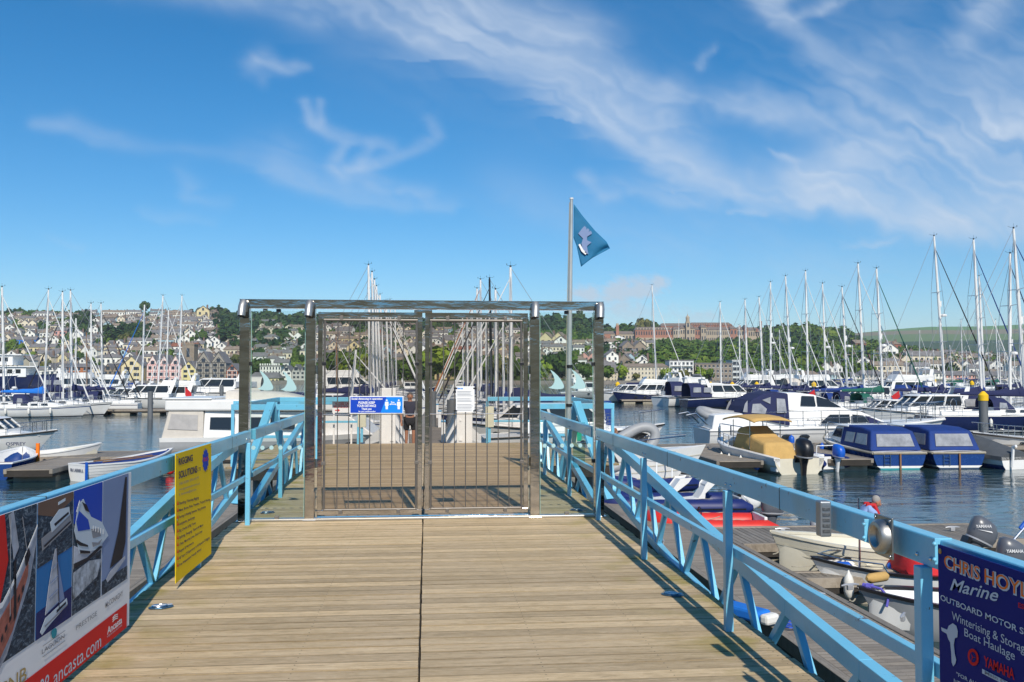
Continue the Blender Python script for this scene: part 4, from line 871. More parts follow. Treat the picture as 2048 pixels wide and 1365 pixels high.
# ---- foliage
def crown_arrays(seed, quads=240, lobes=9, flat=1.0, size=.17, conical=False, tri=False):
    r = np.random.RandomState(seed); c = r.normal(size=(lobes, 3)); c /= np.linalg.norm(c, axis=1)[:, None]; c *= r.uniform(.25, .62, size=(lobes, 1)); c[:, 2] = c[:, 2]*flat*.9
    rad = r.uniform(.34, .50, size=lobes)
    if conical:
        for i in range(lobes): f = i/(lobes-1); c[i] = (r.uniform(-.12,.12)*(1-f), r.uniform(-.12,.12)*(1-f), -.8+1.7*f); rad[i] = .5*(1-f)+.10
    k = r.randint(0, lobes, quads); n = r.normal(size=(quads, 3)); n[:, 2] = n[:, 2]*.9+.12; n /= np.linalg.norm(n, axis=1)[:, None]
    p = c[k]+n*rad[k][:, None]*r.uniform(.78, 1.12, size=(quads, 1))
    nn = n+r.normal(size=(quads, 3))*.45; nn /= np.linalg.norm(nn, axis=1)[:, None]
    a = np.cross(nn, r.normal(size=(quads, 3))); a /= np.linalg.norm(a, axis=1)[:, None]; b = np.cross(nn, a)
    s = size*r.uniform(.55, 1.25, size=(quads, 1))
    V = np.stack([p-a*s-b*s*.6, p+a*s*.7-b*s, p+a*s+b*s*.7, p-a*s*.6+b*s], 1).reshape(-1, 3)
    F = np.arange(quads*4).reshape(-1, 4)
    # solid hearts of the lobes
    cv = []; cf = []; base = len(V)
    ico = [(0,0,1),(.894,0,.447),(.276,.851,.447),(-.724,.526,.447),(-.724,-.526,.447),(.276,-.851,.447),(.724,.526,-.447),(-.276,.851,-.447),(-.894,0,-.447),(-.276,-.851,-.447),(.724,-.526,-.447),(0,0,-1)]
    it = [(0,1,2),(0,2,3),(0,3,4),(0,4,5),(0,5,1),(1,6,2),(2,7,3),(3,8,4),(4,9,5),(5,10,1),(6,7,2),(7,8,3),(8,9,4),(9,10,5),(10,6,1),(11,7,6),(11,8,7),(11,9,8),(11,10,9),(11,6,10)]
    for i in range(lobes):
        o = base+len(cv); cv += [c[i]+np.array(v)*rad[i]*.86*r.uniform(.85,1.1) for v in ico]; cf += [(a_+o, b_+o, c_+o) for a_, b_, c_ in it]
    V = np.concatenate([V, np.array(cv)]); return V, F, np.array(cf)
def np_mesh(name, V, F4, F3, mt):
    me = bpy.data.meshes.new(name); me.from_pydata(V.tolist(), [], F4.tolist()+F3.tolist()); me.update(); me.materials.append(mt); return me
def leafmat(name, c):
    m = mat(name, c, .8, var=0, spec=.15); nt = m.node_tree; N = nt.nodes; L = nt.links; p = N['Principled BSDF']
    tc = N.new('ShaderNodeTexCoord'); n = N.new('ShaderNodeTexNoise'); n.inputs['Scale'].default_value = 1.6; n.inputs['Detail'].default_value = 3; L.new(tc.outputs['Object'], n.inputs['Vector'])
    oi = N.new('ShaderNodeObjectInfo'); ad = N.new('ShaderNodeMath'); ad.operation = 'MULTIPLY_ADD'; ad.inputs[1].default_value = .6; L.new(oi.outputs['Random'], ad.inputs[0]); L.new(n.outputs['Fac'], ad.inputs[2])
    cr = N.new('ShaderNodeValToRGB'); e = cr.color_ramp.elements; e[0].position = .35; e[0].color = (c[0]*.6, c[1]*.68, c[2]*.7, 1); e[1].position = 1.05; e[1].color = (c[0]*1.7, c[1]*1.35, c[2]*1.1, 1); L.new(ad.outputs[0], cr.inputs[0]); L.new(cr.outputs[0], p.inputs['Base Color'])
    return m
LM = {'dark green': leafmat('dark_foliage', (.034,.072,.018)), 'mid green': leafmat('mid_foliage', (.062,.12,.020)), 'bright green': leafmat('bright_foliage', (.11,.19,.024)), 'copper purple': leafmat('copper_foliage', (.035,.018,.024)), 'olive green': leafmat('olive_foliage', (.075,.095,.030))}
BARK = mat('tree_bark', (.07,.05,.035), .9, var=.2)
CP = {}
TRUNK = MB().tube([(0,0,-1.2),(0.02,0,-.6),(0,0.03,-.2)], [.07,.05,.03], 6).tube([(0,0,-.6),(.25,.1,-.1)], [.035,.015], 5).tube([(0,0,-.55),(-.22,-.12,-.05)], [.035,.015], 5).mesh('trunk', BARK)
def tree(px, D, R_, col='mid green', shape='round', label=None, group=None, sink=.35, hi=1.0):
    v = RH.randrange(3); k = (col, shape, v)
    if k not in CP:
        V, F, T = crown_arrays(hash(shape) % 97*0+v*7+(3 if shape == 'round' else 11), 300, 10 if shape != 'conical' else 8, 1.0, .15, shape == 'conical'); CP[k] = np_mesh('crown', V, F, T, LM[col])
    z = gh(px, D); py = 749-FPX*(z+R_-EYE)/D
    t = thing('tree' if shape != 'conical' else 'conifer_tree', label or '%s %s tree %s' % (col, 'pointed' if shape == 'conical' else 'rounded', zone(px, py)), 'tree', pos(px, D, z-1), RH.uniform(0, 6.28), group or 'trees among the hillside houses')
    sz = R_*hi; zc = 1+sz*1.2*(1-sink)
    for nm, me in (('trunk', TRUNK), ('crown', CP[k])):
        o = bpy.data.objects.new(nm, me); o.location = (0, 0, zc); o.scale = (R_, R_, sz*1.05 if shape != 'conical' else sz*1.5); link(o, t)
    return t
def wood(name, label, spots, col, cat='woodland'):
    """one wood that reads as a mass"""
    rs = np.random.RandomState(len(spots)); VV = []; F4 = []; F3 = []; n = 0
    protos = [crown_arrays(40+i, 110, 7, 1.0, .20) for i in range(5)]
    for (px, D, R_) in spots:
        V, F, T = protos[rs.randint(5)]; a = rs.uniform(0, 6.28); c_, s_ = math.cos(a), math.sin(a)
        p = pos(px, D, gh(px, D)+R_*.55); W = V*R_*np.array([1, 1, rs.uniform(.8, 1.15)]); W = np.stack([W[:, 0]*c_-W[:, 1]*s_+p.x, W[:, 0]*s_+W[:, 1]*c_+p.y, W[:, 2]+p.z], 1)
        VV.append(W); F4.append(F+n); F3.append(T+n); n += len(W)
    me = np_mesh(name, np.concatenate(VV), np.concatenate(F4), np.concatenate(F3), WOODM[col]); o = bpy.data.objects.new(name, me); link(o); tag(o, label, cat, kind='stuff'); return o
def woodmat(name, stops, sc):
    m = mat(name, (.05,.08,.03), .85, var=0, spec=.12); nt = m.node_tree; N = nt.nodes; L = nt.links; p = N['Principled BSDF']; tc = N.new('ShaderNodeTexCoord'); n = N.new('ShaderNodeTexNoise'); n.inputs['Scale'].default_value = sc; n.inputs['Detail'].default_value = 4; n.inputs['Roughness'].default_value = .6; L.new(tc.outputs['Object'], n.inputs['Vector'])
    cr = N.new('ShaderNodeValToRGB'); e = cr.color_ramp.elements; e[0].position = .32; e[0].color = (*stops[0], 1); e[1].position = .68; e[1].color = (*stops[2], 1); e.new(.5).color = (*stops[1], 1); L.new(n.outputs['Fac'], cr.inputs[0]); L.new(cr.outputs[0], p.inputs['Base Color']); return m
WOODM = {'mixed': woodmat('mixed_woodland', [(.024,.056,.012),(.065,.125,.018),(.16,.21,.035)], .075), 'dark': woodmat('dark_woodland', [(.014,.036,.014),(.032,.068,.020),(.075,.11,.028)], .06)}

# ---- named buildings of the far bank
def flat_on(D, px, py):   # point on the vertical plane facing the camera at depth D
    return pos(px, D, EYE-(py-749)/FPX*D)
def facade_building(name, label, cat, px0, px1, ytop, ybase, D, depth, wall, roofmat, rows, cols, winw=.5, winh=.55, flatroof=False, roofh=2.2, trim=None, group=None):
    A = pos(px0, D); B = pos(px1, D); w = (B-A).length; zt = EYE-(ytop-749)/FPX*D; zb = max(0, EYE-(ybase-749)/FPX*D); h = zt-zb
    t = thing(name, label, cat, (A.x, A.y, zb), -YAW, group)
    he = h if flatroof else h-roofh
    MB().box(0, w, 0, depth, -2, he).build('wall', wall, t)
    if flatroof: MB().box(-.25, w+.25, -.25, depth, he+.003, he+.4).build('roof', roofmat, t)
    else:
        MB().add([(-.4,-.4,he+.003),(w+.4,-.4,he+.003),(w+.4,depth+.4,he+.003),(-.4,depth+.4,he+.003),(1.5,depth/2,h),(w-1.5,depth/2,h)], [(0,1,5,4),(1,2,5),(2,3,4,5),(3,0,4),(3,2,1,0)]).build('roof', roofmat, t)
    cw = w/cols; ch = he/rows; ww, wh = cw*winw, ch*winh
    me = MB().box(-ww/2, ww/2, -.05, .06, -wh/2, wh/2).mesh('window', WING); ms = MB().box(-ww/2-.1, ww/2+.1, -.14, .04, -wh/2-.16, -wh/2-.003).mesh('sill', TRIM)
    for r in range(rows):
        for c in range(cols):
            if rows*cols > 96 and (r*cols+c) > 96: continue
            o = bpy.data.objects.new('window', me); o.location = ((c+.5)*cw, 0, (r+.52)*ch); link(o, t); s = bpy.data.objects.new('sill', ms); link(s, o)
    return t, w, he
def gable_house(label, px0, px1, ytop, ybase, D, wall, timber=None, gables=1, rows=3, roofmat=None):
    A = pos(px0, D); B = pos(px1, D); w = (B-A).length; zt = EYE-(ytop-749)/FPX*D; zb = max(0, EYE-(ybase-749)/FPX*D); h = zt-zb; he = h*.66; r = h-he; d = 9
    t = thing('timbered_house' if timber else 'gabled_house', label, 'house', (A.x, A.y, zb), -YAW)
    MB().box(0, w, 0, d, -2, he).build('wall', wall, t); g = w/gables; roofmat = roofmat or ROOFS['grey']
    for k in range(gables):
        x0, x1 = g*k+.05, g*(k+1)-.05; xm = (x0+x1)/2
        MB().add([(x0,0,he),(x1,0,he),(xm,0,h),(x0,d,he),(x1,d,he),(xm,d,h)], [(0,1,2),(5,4,3),(0,2,5,3),(1,4,5,2),(0,3,4,1)]).build('gable', wall, t)
        ro = MB()
        for a in (x0-.25, x1+.25): z = he-.25*r/(g/2); ro.prism([(a,-.4,z),(xm,-.4,h+.02),(xm,d,h+.02),(a,d,z)], (0,0,.22))
        ro.build('roof', roofmat, t)
        o = MB().box(xm-.75, xm+.75, -.14, .02, he+.3, he+1.7).build('window', WING, t)
        if timber:
            tm = MB()
            for i in range(5): x = x0+g*(i+.5)/5.1; tm.box(x-.09, x+.09, -.075, .0, 0, he)
            for i in range(rows+1): z = he*i/rows; tm.box(x0, x1, -.085, .0, z-.11, z+.11)
            tm.bar((x0,-.06,he+.1), (xm,-.06,h-.1), .12, .16).bar((x1,-.06,he+.1), (xm,-.06,h-.1), .12, .16).bar((x0+g*.2,-.06,he+.2), (xm,-.06,he+r*.5), .1, .14).bar((x1-g*.2,-.06,he+.2), (xm,-.06,he+r*.5), .1, .14).build('timber_frame', timber, t)
        for i in range(rows):
            for x in (x0+g*.27, x0+g*.73):
                o = MB().box(x-g*.13, x+g*.13, -.12, .02, he*(i+.28)/rows, he*(i+.78)/rows).build('window', WING, t)
    OCC.append((A.x+w/2, A.y+4, w/2+2)); return t
def block_area(px0, px1, D, r=8):
    n = int((px1-px0)/12)+1
    for i in range(n+1): p = pos(px0+(px1-px0)*i/max(1, n), D); OCC.append((p.x, p.y+5, r))
def town_front():
    D = DS+10
    PINKT = mat('pink_timber', (.62,.26,.24), .8, var=.1); BLKT = mat('black_timber', (.03,.03,.03), .8, var=.1); WR = WALLS['white']
    facade_building('brick_warehouse', 'orange brick building with arched windows behind the left-hand masts', 'building', 131, 175, 727, 768, D, 10, WALLS['orange brick'], ROOFS['grey'], 4, 4, .42, .6, roofh=1.6)
    gable_house('yellow gabled waterfront house left of the pink timbered row', 243, 284, 713, 768, D, WALLS['yellow'], None, 1, 3)
    gable_house('pink and white timbered houses with three gables on the waterfront', 294, 363, 711, 769, D, mat('pale_pink_render', (.74,.62,.57), .8, var=.05), PINKT, 3, 3)
    gable_house('yellow gabled waterfront house right of the pink timbered row', 363, 392, 723, 768, D, mat('bright_yellow_render', (.66,.57,.27), .8, var=.05), None, 1, 3)
    gable_house('black and grey half-timbered houses with carved gables by the gate post', 392, 452, 704, 768, D+2, mat('grey_plaster', (.30,.28,.24), .8), BLKT, 2, 4)
    gable_house('small red and white gabled house beside the left gate post', 453, 476, 728, 768, D, WALLS['brick'], mat('white_timber', (.6,.6,.57), .8), 1, 3)
    gable_house('dark slate-roofed house with two white gables behind the left masts', 207, 244, 728, 768, D+4, WALLS['stone'], None, 2, 3)
    gable_house('white gabled pair of houses at the far left waterfront', 90, 131, 728, 768, D+3, WR, None, 2, 3)
    gable_house('cream waterfront house between brick building and slate roofs', 177, 206, 732, 768, D+1, WALLS['cream'], None, 1, 3)
    t, w, he = facade_building('castellated_house', 'white castellated town house behind the left glass panel', 'building', 520, 562, 733, 768, D+26, 10, WR, ROOFS['grey'], 4, 7, .45, .6, True)
    for i in range(9): MB().box(w*i/9, w*i/9+w/18, -.3, .1, he+.4, he+1.2).build('battlement', WR, t)
    facade_building('ferry_office', 'low yellow waterfront building with grey roof behind the left glass panel', 'building', 497, 558, 745, 770, D, 9, WALLS['yellow'], ROOFS['grey'], 1, 8, .5, .5, roofh=2.4)
    gable_house('white gabled house behind the left glass panel beside the castellated one', 563, 583, 732, 766, D+12, WR, None, 1, 3)
    gable_house('grey gabled waterfront houses by the second gate post', 584, 634, 730, 768, D+8, WALLS['grey'], mat('white_timber2', (.55,.55,.52), .8), 3, 3)
    # church tower
    A = pos(364, D+40); w = (pos(388, D+40)-A).length; zb = gh(375, D+40); zt = EYE+(749-683)/FPX*(D+40); t = thing('church_tower', 'square stone church tower behind the timbered houses', 'church', (A.x, A.y, zb), -YAW); h = zt-zb
    MB().box(0, w, 0, w, -3, h-1).build('tower', WALLS['stone'], t)
    for i in range(5): MB().box(w*i/5, w*i/5+w/9, -.15, .35, h-1, h).build('battlement', WALLS['stone'], t)
    MB().box(-.2, w+.2, -.2, w, h-1.6, h-1.003).build('parapet', WALLS['stone'], t)
    MB().box(w*.38, w*.62, -.1, .1, h*.55, h*.8).build('window', WING, t); MB().tube([(w*.1,w*.1,h-1),(w*.1,w*.1,h+3)], .12, 6).build('pinnacle', WALLS['stone'], t); MB().tube([(w*.5,w*.3,h-1),(w*.5,w*.3,h+6)], .08, 6).build('flagpole', ALU, t)
    # lone ruined tower and round tree on the skyline
    A = pos(419, 940); t = thing('folly_tower', 'small square brick tower on the left skyline among trees', 'tower', (A.x, A.y, gh(420, 940)-2), -YAW); MB().box(0, 4.6, 0, 4.6, 0, 9).build('tower', WALLS['brick'], t); MB().box(-.3, 4.9, -.3, 4.9, 9.003, 9.9).build('parapet', WALLS['brick'], t); MB().box(2, 2.8, -.1, .1, 4, 6.5).build('window', WING, t)
    for (dx, dy) in ((0,0),(4,1)): pass
    # bright houses
    house(46, solve(46, 700), 'terrace', 'blue', 'grey', .1, .95, 'bright blue terraced house half way up the hill at the far left')
    house(84, solve(84, 716), 'terrace', 'yellow', 'grey', .0, .9, 'yellow mansard-roofed house below the bright blue one at the far left')
    house(120, solve(120, 680), 'cottage', 'pink', 'grey', .0, 1.1, 'salmon pink house half way up the hill behind the left-hand masts')
    house(405, solve(405, 642), 'gabled', 'yellow', 'brown', .4, 1.6, 'large yellow gabled house near the skyline left of the gate')
    house(708, solve(708, 718), 'gabled', 'yellow', 'grey', .2, 1.2, 'bright yellow gabled house seen through the left gate leaf')
    house(1104, solve(1104, 704), 'twin', 'yellow', 'brown', -.35, 1.5, 'tall yellow double-gabled house behind the right glass panel')
    house(1122, solve(1122, 706), 'gabled', 'white', 'brown', .1, 1.3, 'white gabled house right of the tall yellow one behind the right glass panel')
    house(1222, solve(1222, 708), 'villa', 'white', 'brown', .0, 1.25, 'white villa with brown hipped roof just right of the gate')
    house(1268, solve(1268, 718), 'twin', 'stone', 'grey', .2, 1.3, 'grey stone villa with steep gables under the college')
    house(1722, solve(1722, 706), 'cottage', 'brick', 'brown', .3, 1.3, 'red brick house on the hill at the edge of the right-hand wood')
    house(1785, solve(1785, 712), 'villa', 'brick', 'brown', -.2, 1.4, 'wide red brick house above the right-hand boatyard')
    house(1781, solve(1781, 728), 'gabled', 'white', 'grey', .1, 1.5, 'white gabled house below the red brick ones on the right')
    house(1850, 520, 'terrace', 'cream', 'grey', .1, 1.3, 'large cream block of flats behind the right-hand masts')
    # white flats and offices right of the gate
    W2 = mat('flats_render', (.60,.54,.42), .85, var=.08, vscale=.2)
    facade_building('apartment_block', 'long cream apartment block with brown roof right of the gate', 'building', 1247, 1337, 727, 768, D, 11, W2, ROOFS['brown'], 4, 13, .36, .38, roofh=1.5)
    facade_building('apartment_block', 'low cream block with mansard roof nearest the gate on the right', 'building', 1204, 1246, 731, 764, D+8, 11, W2, ROOFS['grey'], 3, 7, .36, .4, roofh=3.0)
    t, w, he = facade_building('apartment_block', 'white modern apartment block with balconies below the college', 'building', 1339, 1387, 722, 768, D, 11, mat('white_modern', (.70,.70,.68), .8, var=.05), ROOFS['grey'], 4, 6, .55, .45, True)
    for i in range(4): MB().box(.4, w-.4, -1.2, -.003, he*(i+.05)/4, he*(i+.05)/4+.18).build('balcony', TRIM, t)
    facade_building('office_block', 'grey-brown stone office block with grid of dark windows below the college', 'building', 1390, 1464, 728, 769, D, 12, mat('brown_cladding', (.27,.225,.18), .85, var=.1), ROOFS['grey'], 4, 9, .5, .42, True)
    facade_building('glass_pavilion', 'white framed glass building beside the grey-brown office block', 'building', 1465, 1482, 722, 766, D+10, 12, mat('white_modern2', (.62,.66,.68), .6, var=.05), TRIM, 4, 2, .85, .6, True)
    for (a, b, yt, wl, rf, lb) in [(1484,1520,737,'white','grey','low white harbour building right of the glass one'),(1522,1560,741,'grey','grey','long grey boat shed at the foot of the right wood'),(1562,1600,738,'white','grey','white terraced cottages at the foot of the right wood'),(1602,1640,742,'cream','brown','cream quayside building behind the right-hand masts'),
        (1642,1672,741,'pale blue','grey','pale blue quayside house behind the right-hand masts'),(1674,1720,744,'white','grey','white quayside terrace behind the big cruiser'),(1722,1770,741,'grey','grey','grey quayside store right of the big cruiser'),(1772,1830,744,'stone','brown','stone quayside warehouse behind the right-hand masts'),
        (1832,1885,738,'white','grey','white boatyard shed near the tallest right mast'),(1887,1950,742,'pink','grey','pinkish boatyard building behind the tallest right masts'),(1952,2060,743,'grey','grey','long grey boatyard shed at the right edge')]:
        facade_building('quayside_building', lb, 'building', a, b, yt, 764, D+30, 10, WALLS[wl], ROOFS[rf], 2, max(3, int((b-a)/7)), .42, .5, roofh=2.0)
    for (a, b) in ((85,480),(495,640),(1204,1482),(1484,2070)): block_area(a, b, D+8, 12)
    # the college on its terrace
    DC = 880
    BRK = mat('college_brick', (.36,.17,.11), .9, var=.15, vscale=.2); STN = mat('college_stone', (.40,.33,.24), .9, var=.15, vscale=.2); RF = mat('college_roof', (.20,.16,.13), .8, var=.2)
    O = pos(1207, DC); t = thing('college', 'long red brick and stone college with clock tower on the hilltop', 'college', (O.x, O.y, 0), -YAW); k = DC/FPX
    def X(px): return (px-1207)*k
    def Z(py): return EYE+(749-py)*k
    def blk(x0, x1, yt, yb, mt, nm='wing', dy=0, dep=14, roof=True, rows=2, cols=0, wm=WING):
        w = MB().box(X(x0), X(x1), dy, dy+dep, Z(yb), Z(yt)).build(nm, mt, t)
        if roof: MB().add([(X(x0)-.5,dy-.5,Z(yt)),(X(x1)+.5,dy-.5,Z(yt)),(X(x1)+.5,dy+dep,Z(yt)),(X(x0)-.5,dy+dep,Z(yt)),(X(x0)+2,dy+dep/2,Z(yt)+3),(X(x1)-2,dy+dep/2,Z(yt)+3)], [(0,1,5,4),(1,2,5),(2,3,4,5),(3,0,4)]).build('roof', RF, w)
        if cols:
            cw = (X(x1)-X(x0))/cols; ch = (Z(yt)-Z(yb))/rows
            me = MB().box(-cw*.22, cw*.22, -.15, .1, -ch*.27, ch*.27).mesh('window', wm)
            for r in range(rows):
                for c in range(cols): o = bpy.data.objects.new('window', me); o.location = (X(x0)+(c+.5)*cw, dy, Z(yb)+(r+.5)*ch); link(o, w)
        return w
    blk(1207, 1271, 668, 700, STN, rows=2, cols=10, dy=4); blk(1210, 1222, 668.5, 684, BRK, dy=3.5, roof=False); blk(1232.5, 1238.5, 651, 671, BRK, 'chimney_tower', 1, 3, False); blk(1233, 1238, 647, 651, STN, 'chimney_cap', 1.2, 2.6, False)
    blk(1271, 1346, 660, 700, BRK, dy=0, rows=3, cols=15); blk(1271, 1346, 676, 710, STN, 'base_storey', -1.0, 2, False)
    for x in range(1274, 1344, 6): blk(x, x+2.2, 656.5, 660.2, STN, 'dormer', .3, 3, False)
    blk(1326, 1390, 651, 690, BRK, dy=12, rows=4, cols=9); blk(1391, 1477, 648, 700, BRK, 'upper_range', 24, 14, rows=5, cols=18)
    for x in range(1393, 1474, 5): blk(x, x+2.4, 645, 648.3, BRK, 'dormer', 24.3, 3, False)
    blk(1346, 1360, 659, 700, STN, rows=3, cols=3, dy=-2); blk(1360.2, 1390, 657, 700, STN, rows=3, cols=6, dy=-1); blk(1390.2, 1401, 660, 700, BRK, dy=0, rows=3, cols=2)
    blk(1401.2, 1412, 655, 700, STN, dy=-2.5, rows=3, cols=2); blk(1412.2, 1460, 660, 700, STN, dy=0, rows=3, cols=13); blk(1460.2, 1474, 658, 700, BRK, dy=-1.2, rows=3, cols=2); blk(1474.2, 1488, 660, 700, STN, dy=0, rows=3, cols=3); blk(1488.2, 1495, 656, 700, BRK, dy=-2, rows=3, cols=1)
    blk(1495.2, 1528, 660, 705, STN, dy=6, rows=3, cols=7); blk(1523.5, 1527.5, 642, 662, BRK, 'chimney_tower', 5, 3, False); blk(1516, 1520, 657, 664, BRK, 'chimney', 5, 3, False)
    for x in (1282,1300,1318,1336,1352,1420,1436,1452,1468,1484): blk(x, x+1.5, 650.5 if x > 1400 else 654, 660, BRK, 'chimney', 7, 2, False)
    tw = blk(1371, 1379, 644, 700, STN, 'clock_tower', -4, 4, False, 4, 1)
    cx, cy = X(1375), -2
    MB().lathe([(1.75,Z(644)),(1.75,Z(637)),(2.0,Z(636.6)),(1.5,Z(634)),(.9,Z(632.5)),(.35,Z(631)),(.10,Z(628)),(.04,Z(622))], (cx,cy,0), 8).build('cupola', STN, tw); MB().lathe([(1.2,-.1),(1.2,.05)], (cx,cy-2.0,Z(650)), 14, 'Y').build('clock_face', TRIM, tw)
    blk(1200, 1500, 681, 700, GRAN, 'terrace_wall', -14, 2, False)
    t2 = thing('flagstaff', 'tall white flagstaff with yard in front of the college', 'flagpole', pos(1358, DC-26, 0)); zz = gh(1358, DC-26); MB().tube([(0,0,zz-3),(0,0,Z(641))], .22, 6).build('pole', WPAINT, t2); MB().tube([(-3.4,0,Z(663)),(3.4,0,Z(663))], .12, 5).build('yard', WPAINT, t2)
    p = pos(1222, DC-14, Z(683)); t3 = thing('marquee', 'white ridge marquee on the lawn under the college', 'marquee', p, -YAW); MB().box(0, 13, 0, 8, -2, 2.6).build('wall', WPAINT, t3); MB().add([(-.3,-.3,2.603),(13.3,-.3,2.603),(13.3,8.3,2.603),(-.3,8.3,2.603),(6.5,-.3,4.8),(6.5,8.3,4.8)], [(0,1,4),(1,2,5,4),(2,3,5),(3,0,4,5)]).build('roof', WPAINT, t3)
    block_area(1200, 1530, DC, 10); block_area(1200, 1530, DC+14, 12); block_area(1200, 1530, DC-14, 6)
town_front()

def far_houses(lst):
    """the smallest houses high on the hill, past the first three hundred"""
    V = []; F = []; MI = []; slots = []; n = 0
    for (px, D, k, w, r, sc) in lst:
        wm, rm, cm, wins = house_meshes(k, w, r); z = gh(px, D); p = pos(px, D, z-.3); a = -YAW+RH.uniform(-.4, .4); c_, s_ = math.cos(a), math.sin(a)
        for me in (wm, rm, cm):
            m = me.materials[0]
            if m not in slots: slots.append(m)
            for v in me.vertices: x, y, zz = v.co*sc; V.append((x*c_-y*s_+p.x, x*s_+y*c_+p.y, zz+p.z))
            for f in me.polygons: F.append(tuple(i+n for i in f.vertices)); MI.append(slots.index(m))
            n += len(me.vertices)
        if WING not in slots: slots.append(WING)
        for (x, zz) in wins:
            q = [(x-.6, -.05, zz-.7), (x+.6, -.05, zz-.7), (x+.6, -.05, zz+.7), (x-.6, -.05, zz+.7)]
            for (a1, b1, c1) in q: a1, b1, c1 = a1*sc, b1*sc, c1*sc; V.append((a1*c_-b1*s_+p.x, a1*s_+b1*c_+p.y, c1+p.z))
            F.append((n, n+1, n+2, n+3)); MI.append(slots.index(WING)); n += 4
    if not V: return
    me = bpy.data.meshes.new('distant_houses'); me.from_pydata(V, [], F); me.update()
    for m in slots: me.materials.append(m)
    me.polygons.foreach_set('material_index', MI); o = bpy.data.objects.new('distant_houses', me); link(o); tag(o, 'estate of tiny pale houses spread high over the hill', 'houses', kind='stuff')
def scatter_town():
    D = DS+34; n = 0; nt_ = 0; woods = []; dark = []; far = []
    dens = [(-120,480,700,760,.56),(-120,480,664,700,.40),(170,430,628,664,.66),(-120,170,632,664,.62),(480,560,646,664,.25),(480,640,660,745,.52),(640,1080,672,735,.52),(640,1080,648,672,.25),(640,900,735,760,.25),(1080,1205,690,758,.66),(1205,1300,692,735,.50),(1480,1700,736,760,.10),(1700,2120,712,760,.46)]
    wl = [(140,182,630,672),(205,300,660,684),(430,480,640,690),(120,175,640,655)]
    kinds = [('cottage',.26),('villa',.16),('gabled',.2),('terrace',.16),('twin',.08),('tall',.08),('bungalow',.06)]
    cols = [('white',.50),('cream',.26),('grey',.11),('stone',.05),('pale blue',.03),('yellow',.03),('pink',.01),('brick',.01)]
    def pick(tab):
        u = RH.random()*sum(a for _, a in tab); 
        for k, a in tab:
            u -= a
            if u <= 0: return k
        return tab[0][0]
    while D < 945:
        px = -90+RH.uniform(0, 20)
        while px < 2110:
            z = gh(px, D); y = 749-FPX*(z+3-EYE)/D; pr = 0
            for (a, b, c, d, q) in dens:
                if a <= px < b and c <= y < d: pr = q
            for (a, b, c, d) in wl:
                if a <= px < b and c <= y < d: pr = .04
            p = pos(px, D)
            if RH.random() < pr:
                k = pick(kinds) if D < 800 else pick([('cottage',.5),('bungalow',.25),('terrace',.25),('gabled',.2)]); r_ = {'terrace': 8, 'villa': 5.5, 'twin': 6, 'bungalow': 5.5}.get(k, 4.2)
                if n >= 285:
                    if not occupied(p.x, p.y+3, r_*.55): far.append((px, D, k, pick(cols), pick([('grey',.6),('brown',.4)]), RH.uniform(.78,1.0))); OCC.append((p.x, p.y+3, r_*.8))
                elif not occupied(p.x, p.y+3, r_*.62):
                    house(px, D, k, pick(cols), pick([('grey',.6),('brown',.36),('red',.04)]), sc=RH.uniform(.74, 1.0), hidewin=D > 780); n += 1
                px += (r_*2.05)*FPX/D
            else:
                rr = RH.uniform(2.8, 5.4) if not (170 < px < 430 and y < 664) else RH.uniform(1.6, 2.6)
                if not occupied(p.x, p.y, rr*.55):
                    if nt_ < 235 and RH.random() < (.75 if px < 1220 or px > 1700 else .0):
                        tree(px, D, rr*.92, pick([('dark green',.34),('mid green',.34),('bright green',.12),('olive green',.14),('copper purple',.04)]), 'conical' if RH.random() < .06 else 'round'); nt_ += 1
                    else: woods.append((px, D, rr))
                px += rr*1.7*FPX/D
        D += RH.uniform(17, 22) if D < 600 else RH.uniform(18, 24)
    far_houses(far)
    # extra shrubs in the gaps
    for _ in range(620):
        px = RH.uniform(-80, 2120); D = DS+26+RH.random()**.8*520; p = pos(px, D)
        if px > 1240 and px < 1700: continue
        if not occupied(p.x, p.y+2, 1.2): woods.append((px, D, RH.uniform(1.4, 3.4)))
    wood('hillside_greenery', 'mass of shrubs and garden trees between the hillside houses', woods, 'mixed', 'greenery')
    # the skyline trees
    top = []
    def sk(a, b, step, r0, r1, D0=930, D1=950, lst=top):
        x = a
        while x < b: lst.append((x, RH.uniform(D0, D1), RH.uniform(r0, r1))); x += step*RH.uniform(.6, 1.3)
    sk(15, 40, 10, 4, 6); sk(100, 150, 12, 3, 5); sk(430, 500, 7, 6, 9); sk(480, 560, 5, 6, 10); sk(540, 660, 5, 6, 10); sk(640, 860, 6, 6, 10); sk(860, 1090, 6, 6, 10); sk(380, 440, 14, 4, 6); sk(240, 380, 45, 2.5, 3.5)
    sk(470, 660, 4, 6, 9, 860, 930); sk(640, 1200, 5, 6, 9, 840, 930); sk(1080, 1215, 5, 8, 12, 900, 950)
    for (x, h_) in ((1105,13),(1120,11),(1150,14),(1165,12),(1182,12),(1196,10)): top.append((x, 920, h_))
    wood('skyline_trees', 'dark band of trees along the skyline above the town', top, 'dark')
    for (x, y, r_, c, lb) in [(289, 624, 10, 'dark green', 'big round tree standing alone on the left skyline'), (1288, 660, 16, 'olive green', 'tall slender tree breaking the skyline left of the college'), (1304, 660, 14, 'dark green', 'dark skyline tree right of the slender one by the college')]:
        tree(x, 930, r_*.62, c, 'round', lb, 'landmark trees on the skyline', .0, 1.25)
    # college woods
    cw = []
    sk(1208, 1282, 5, 9, 13, 915, 950, cw); sk(1290, 1375, 6, 8, 12, 925, 950, cw); sk(1530, 1700, 5, 8, 12, 880, 945, cw)
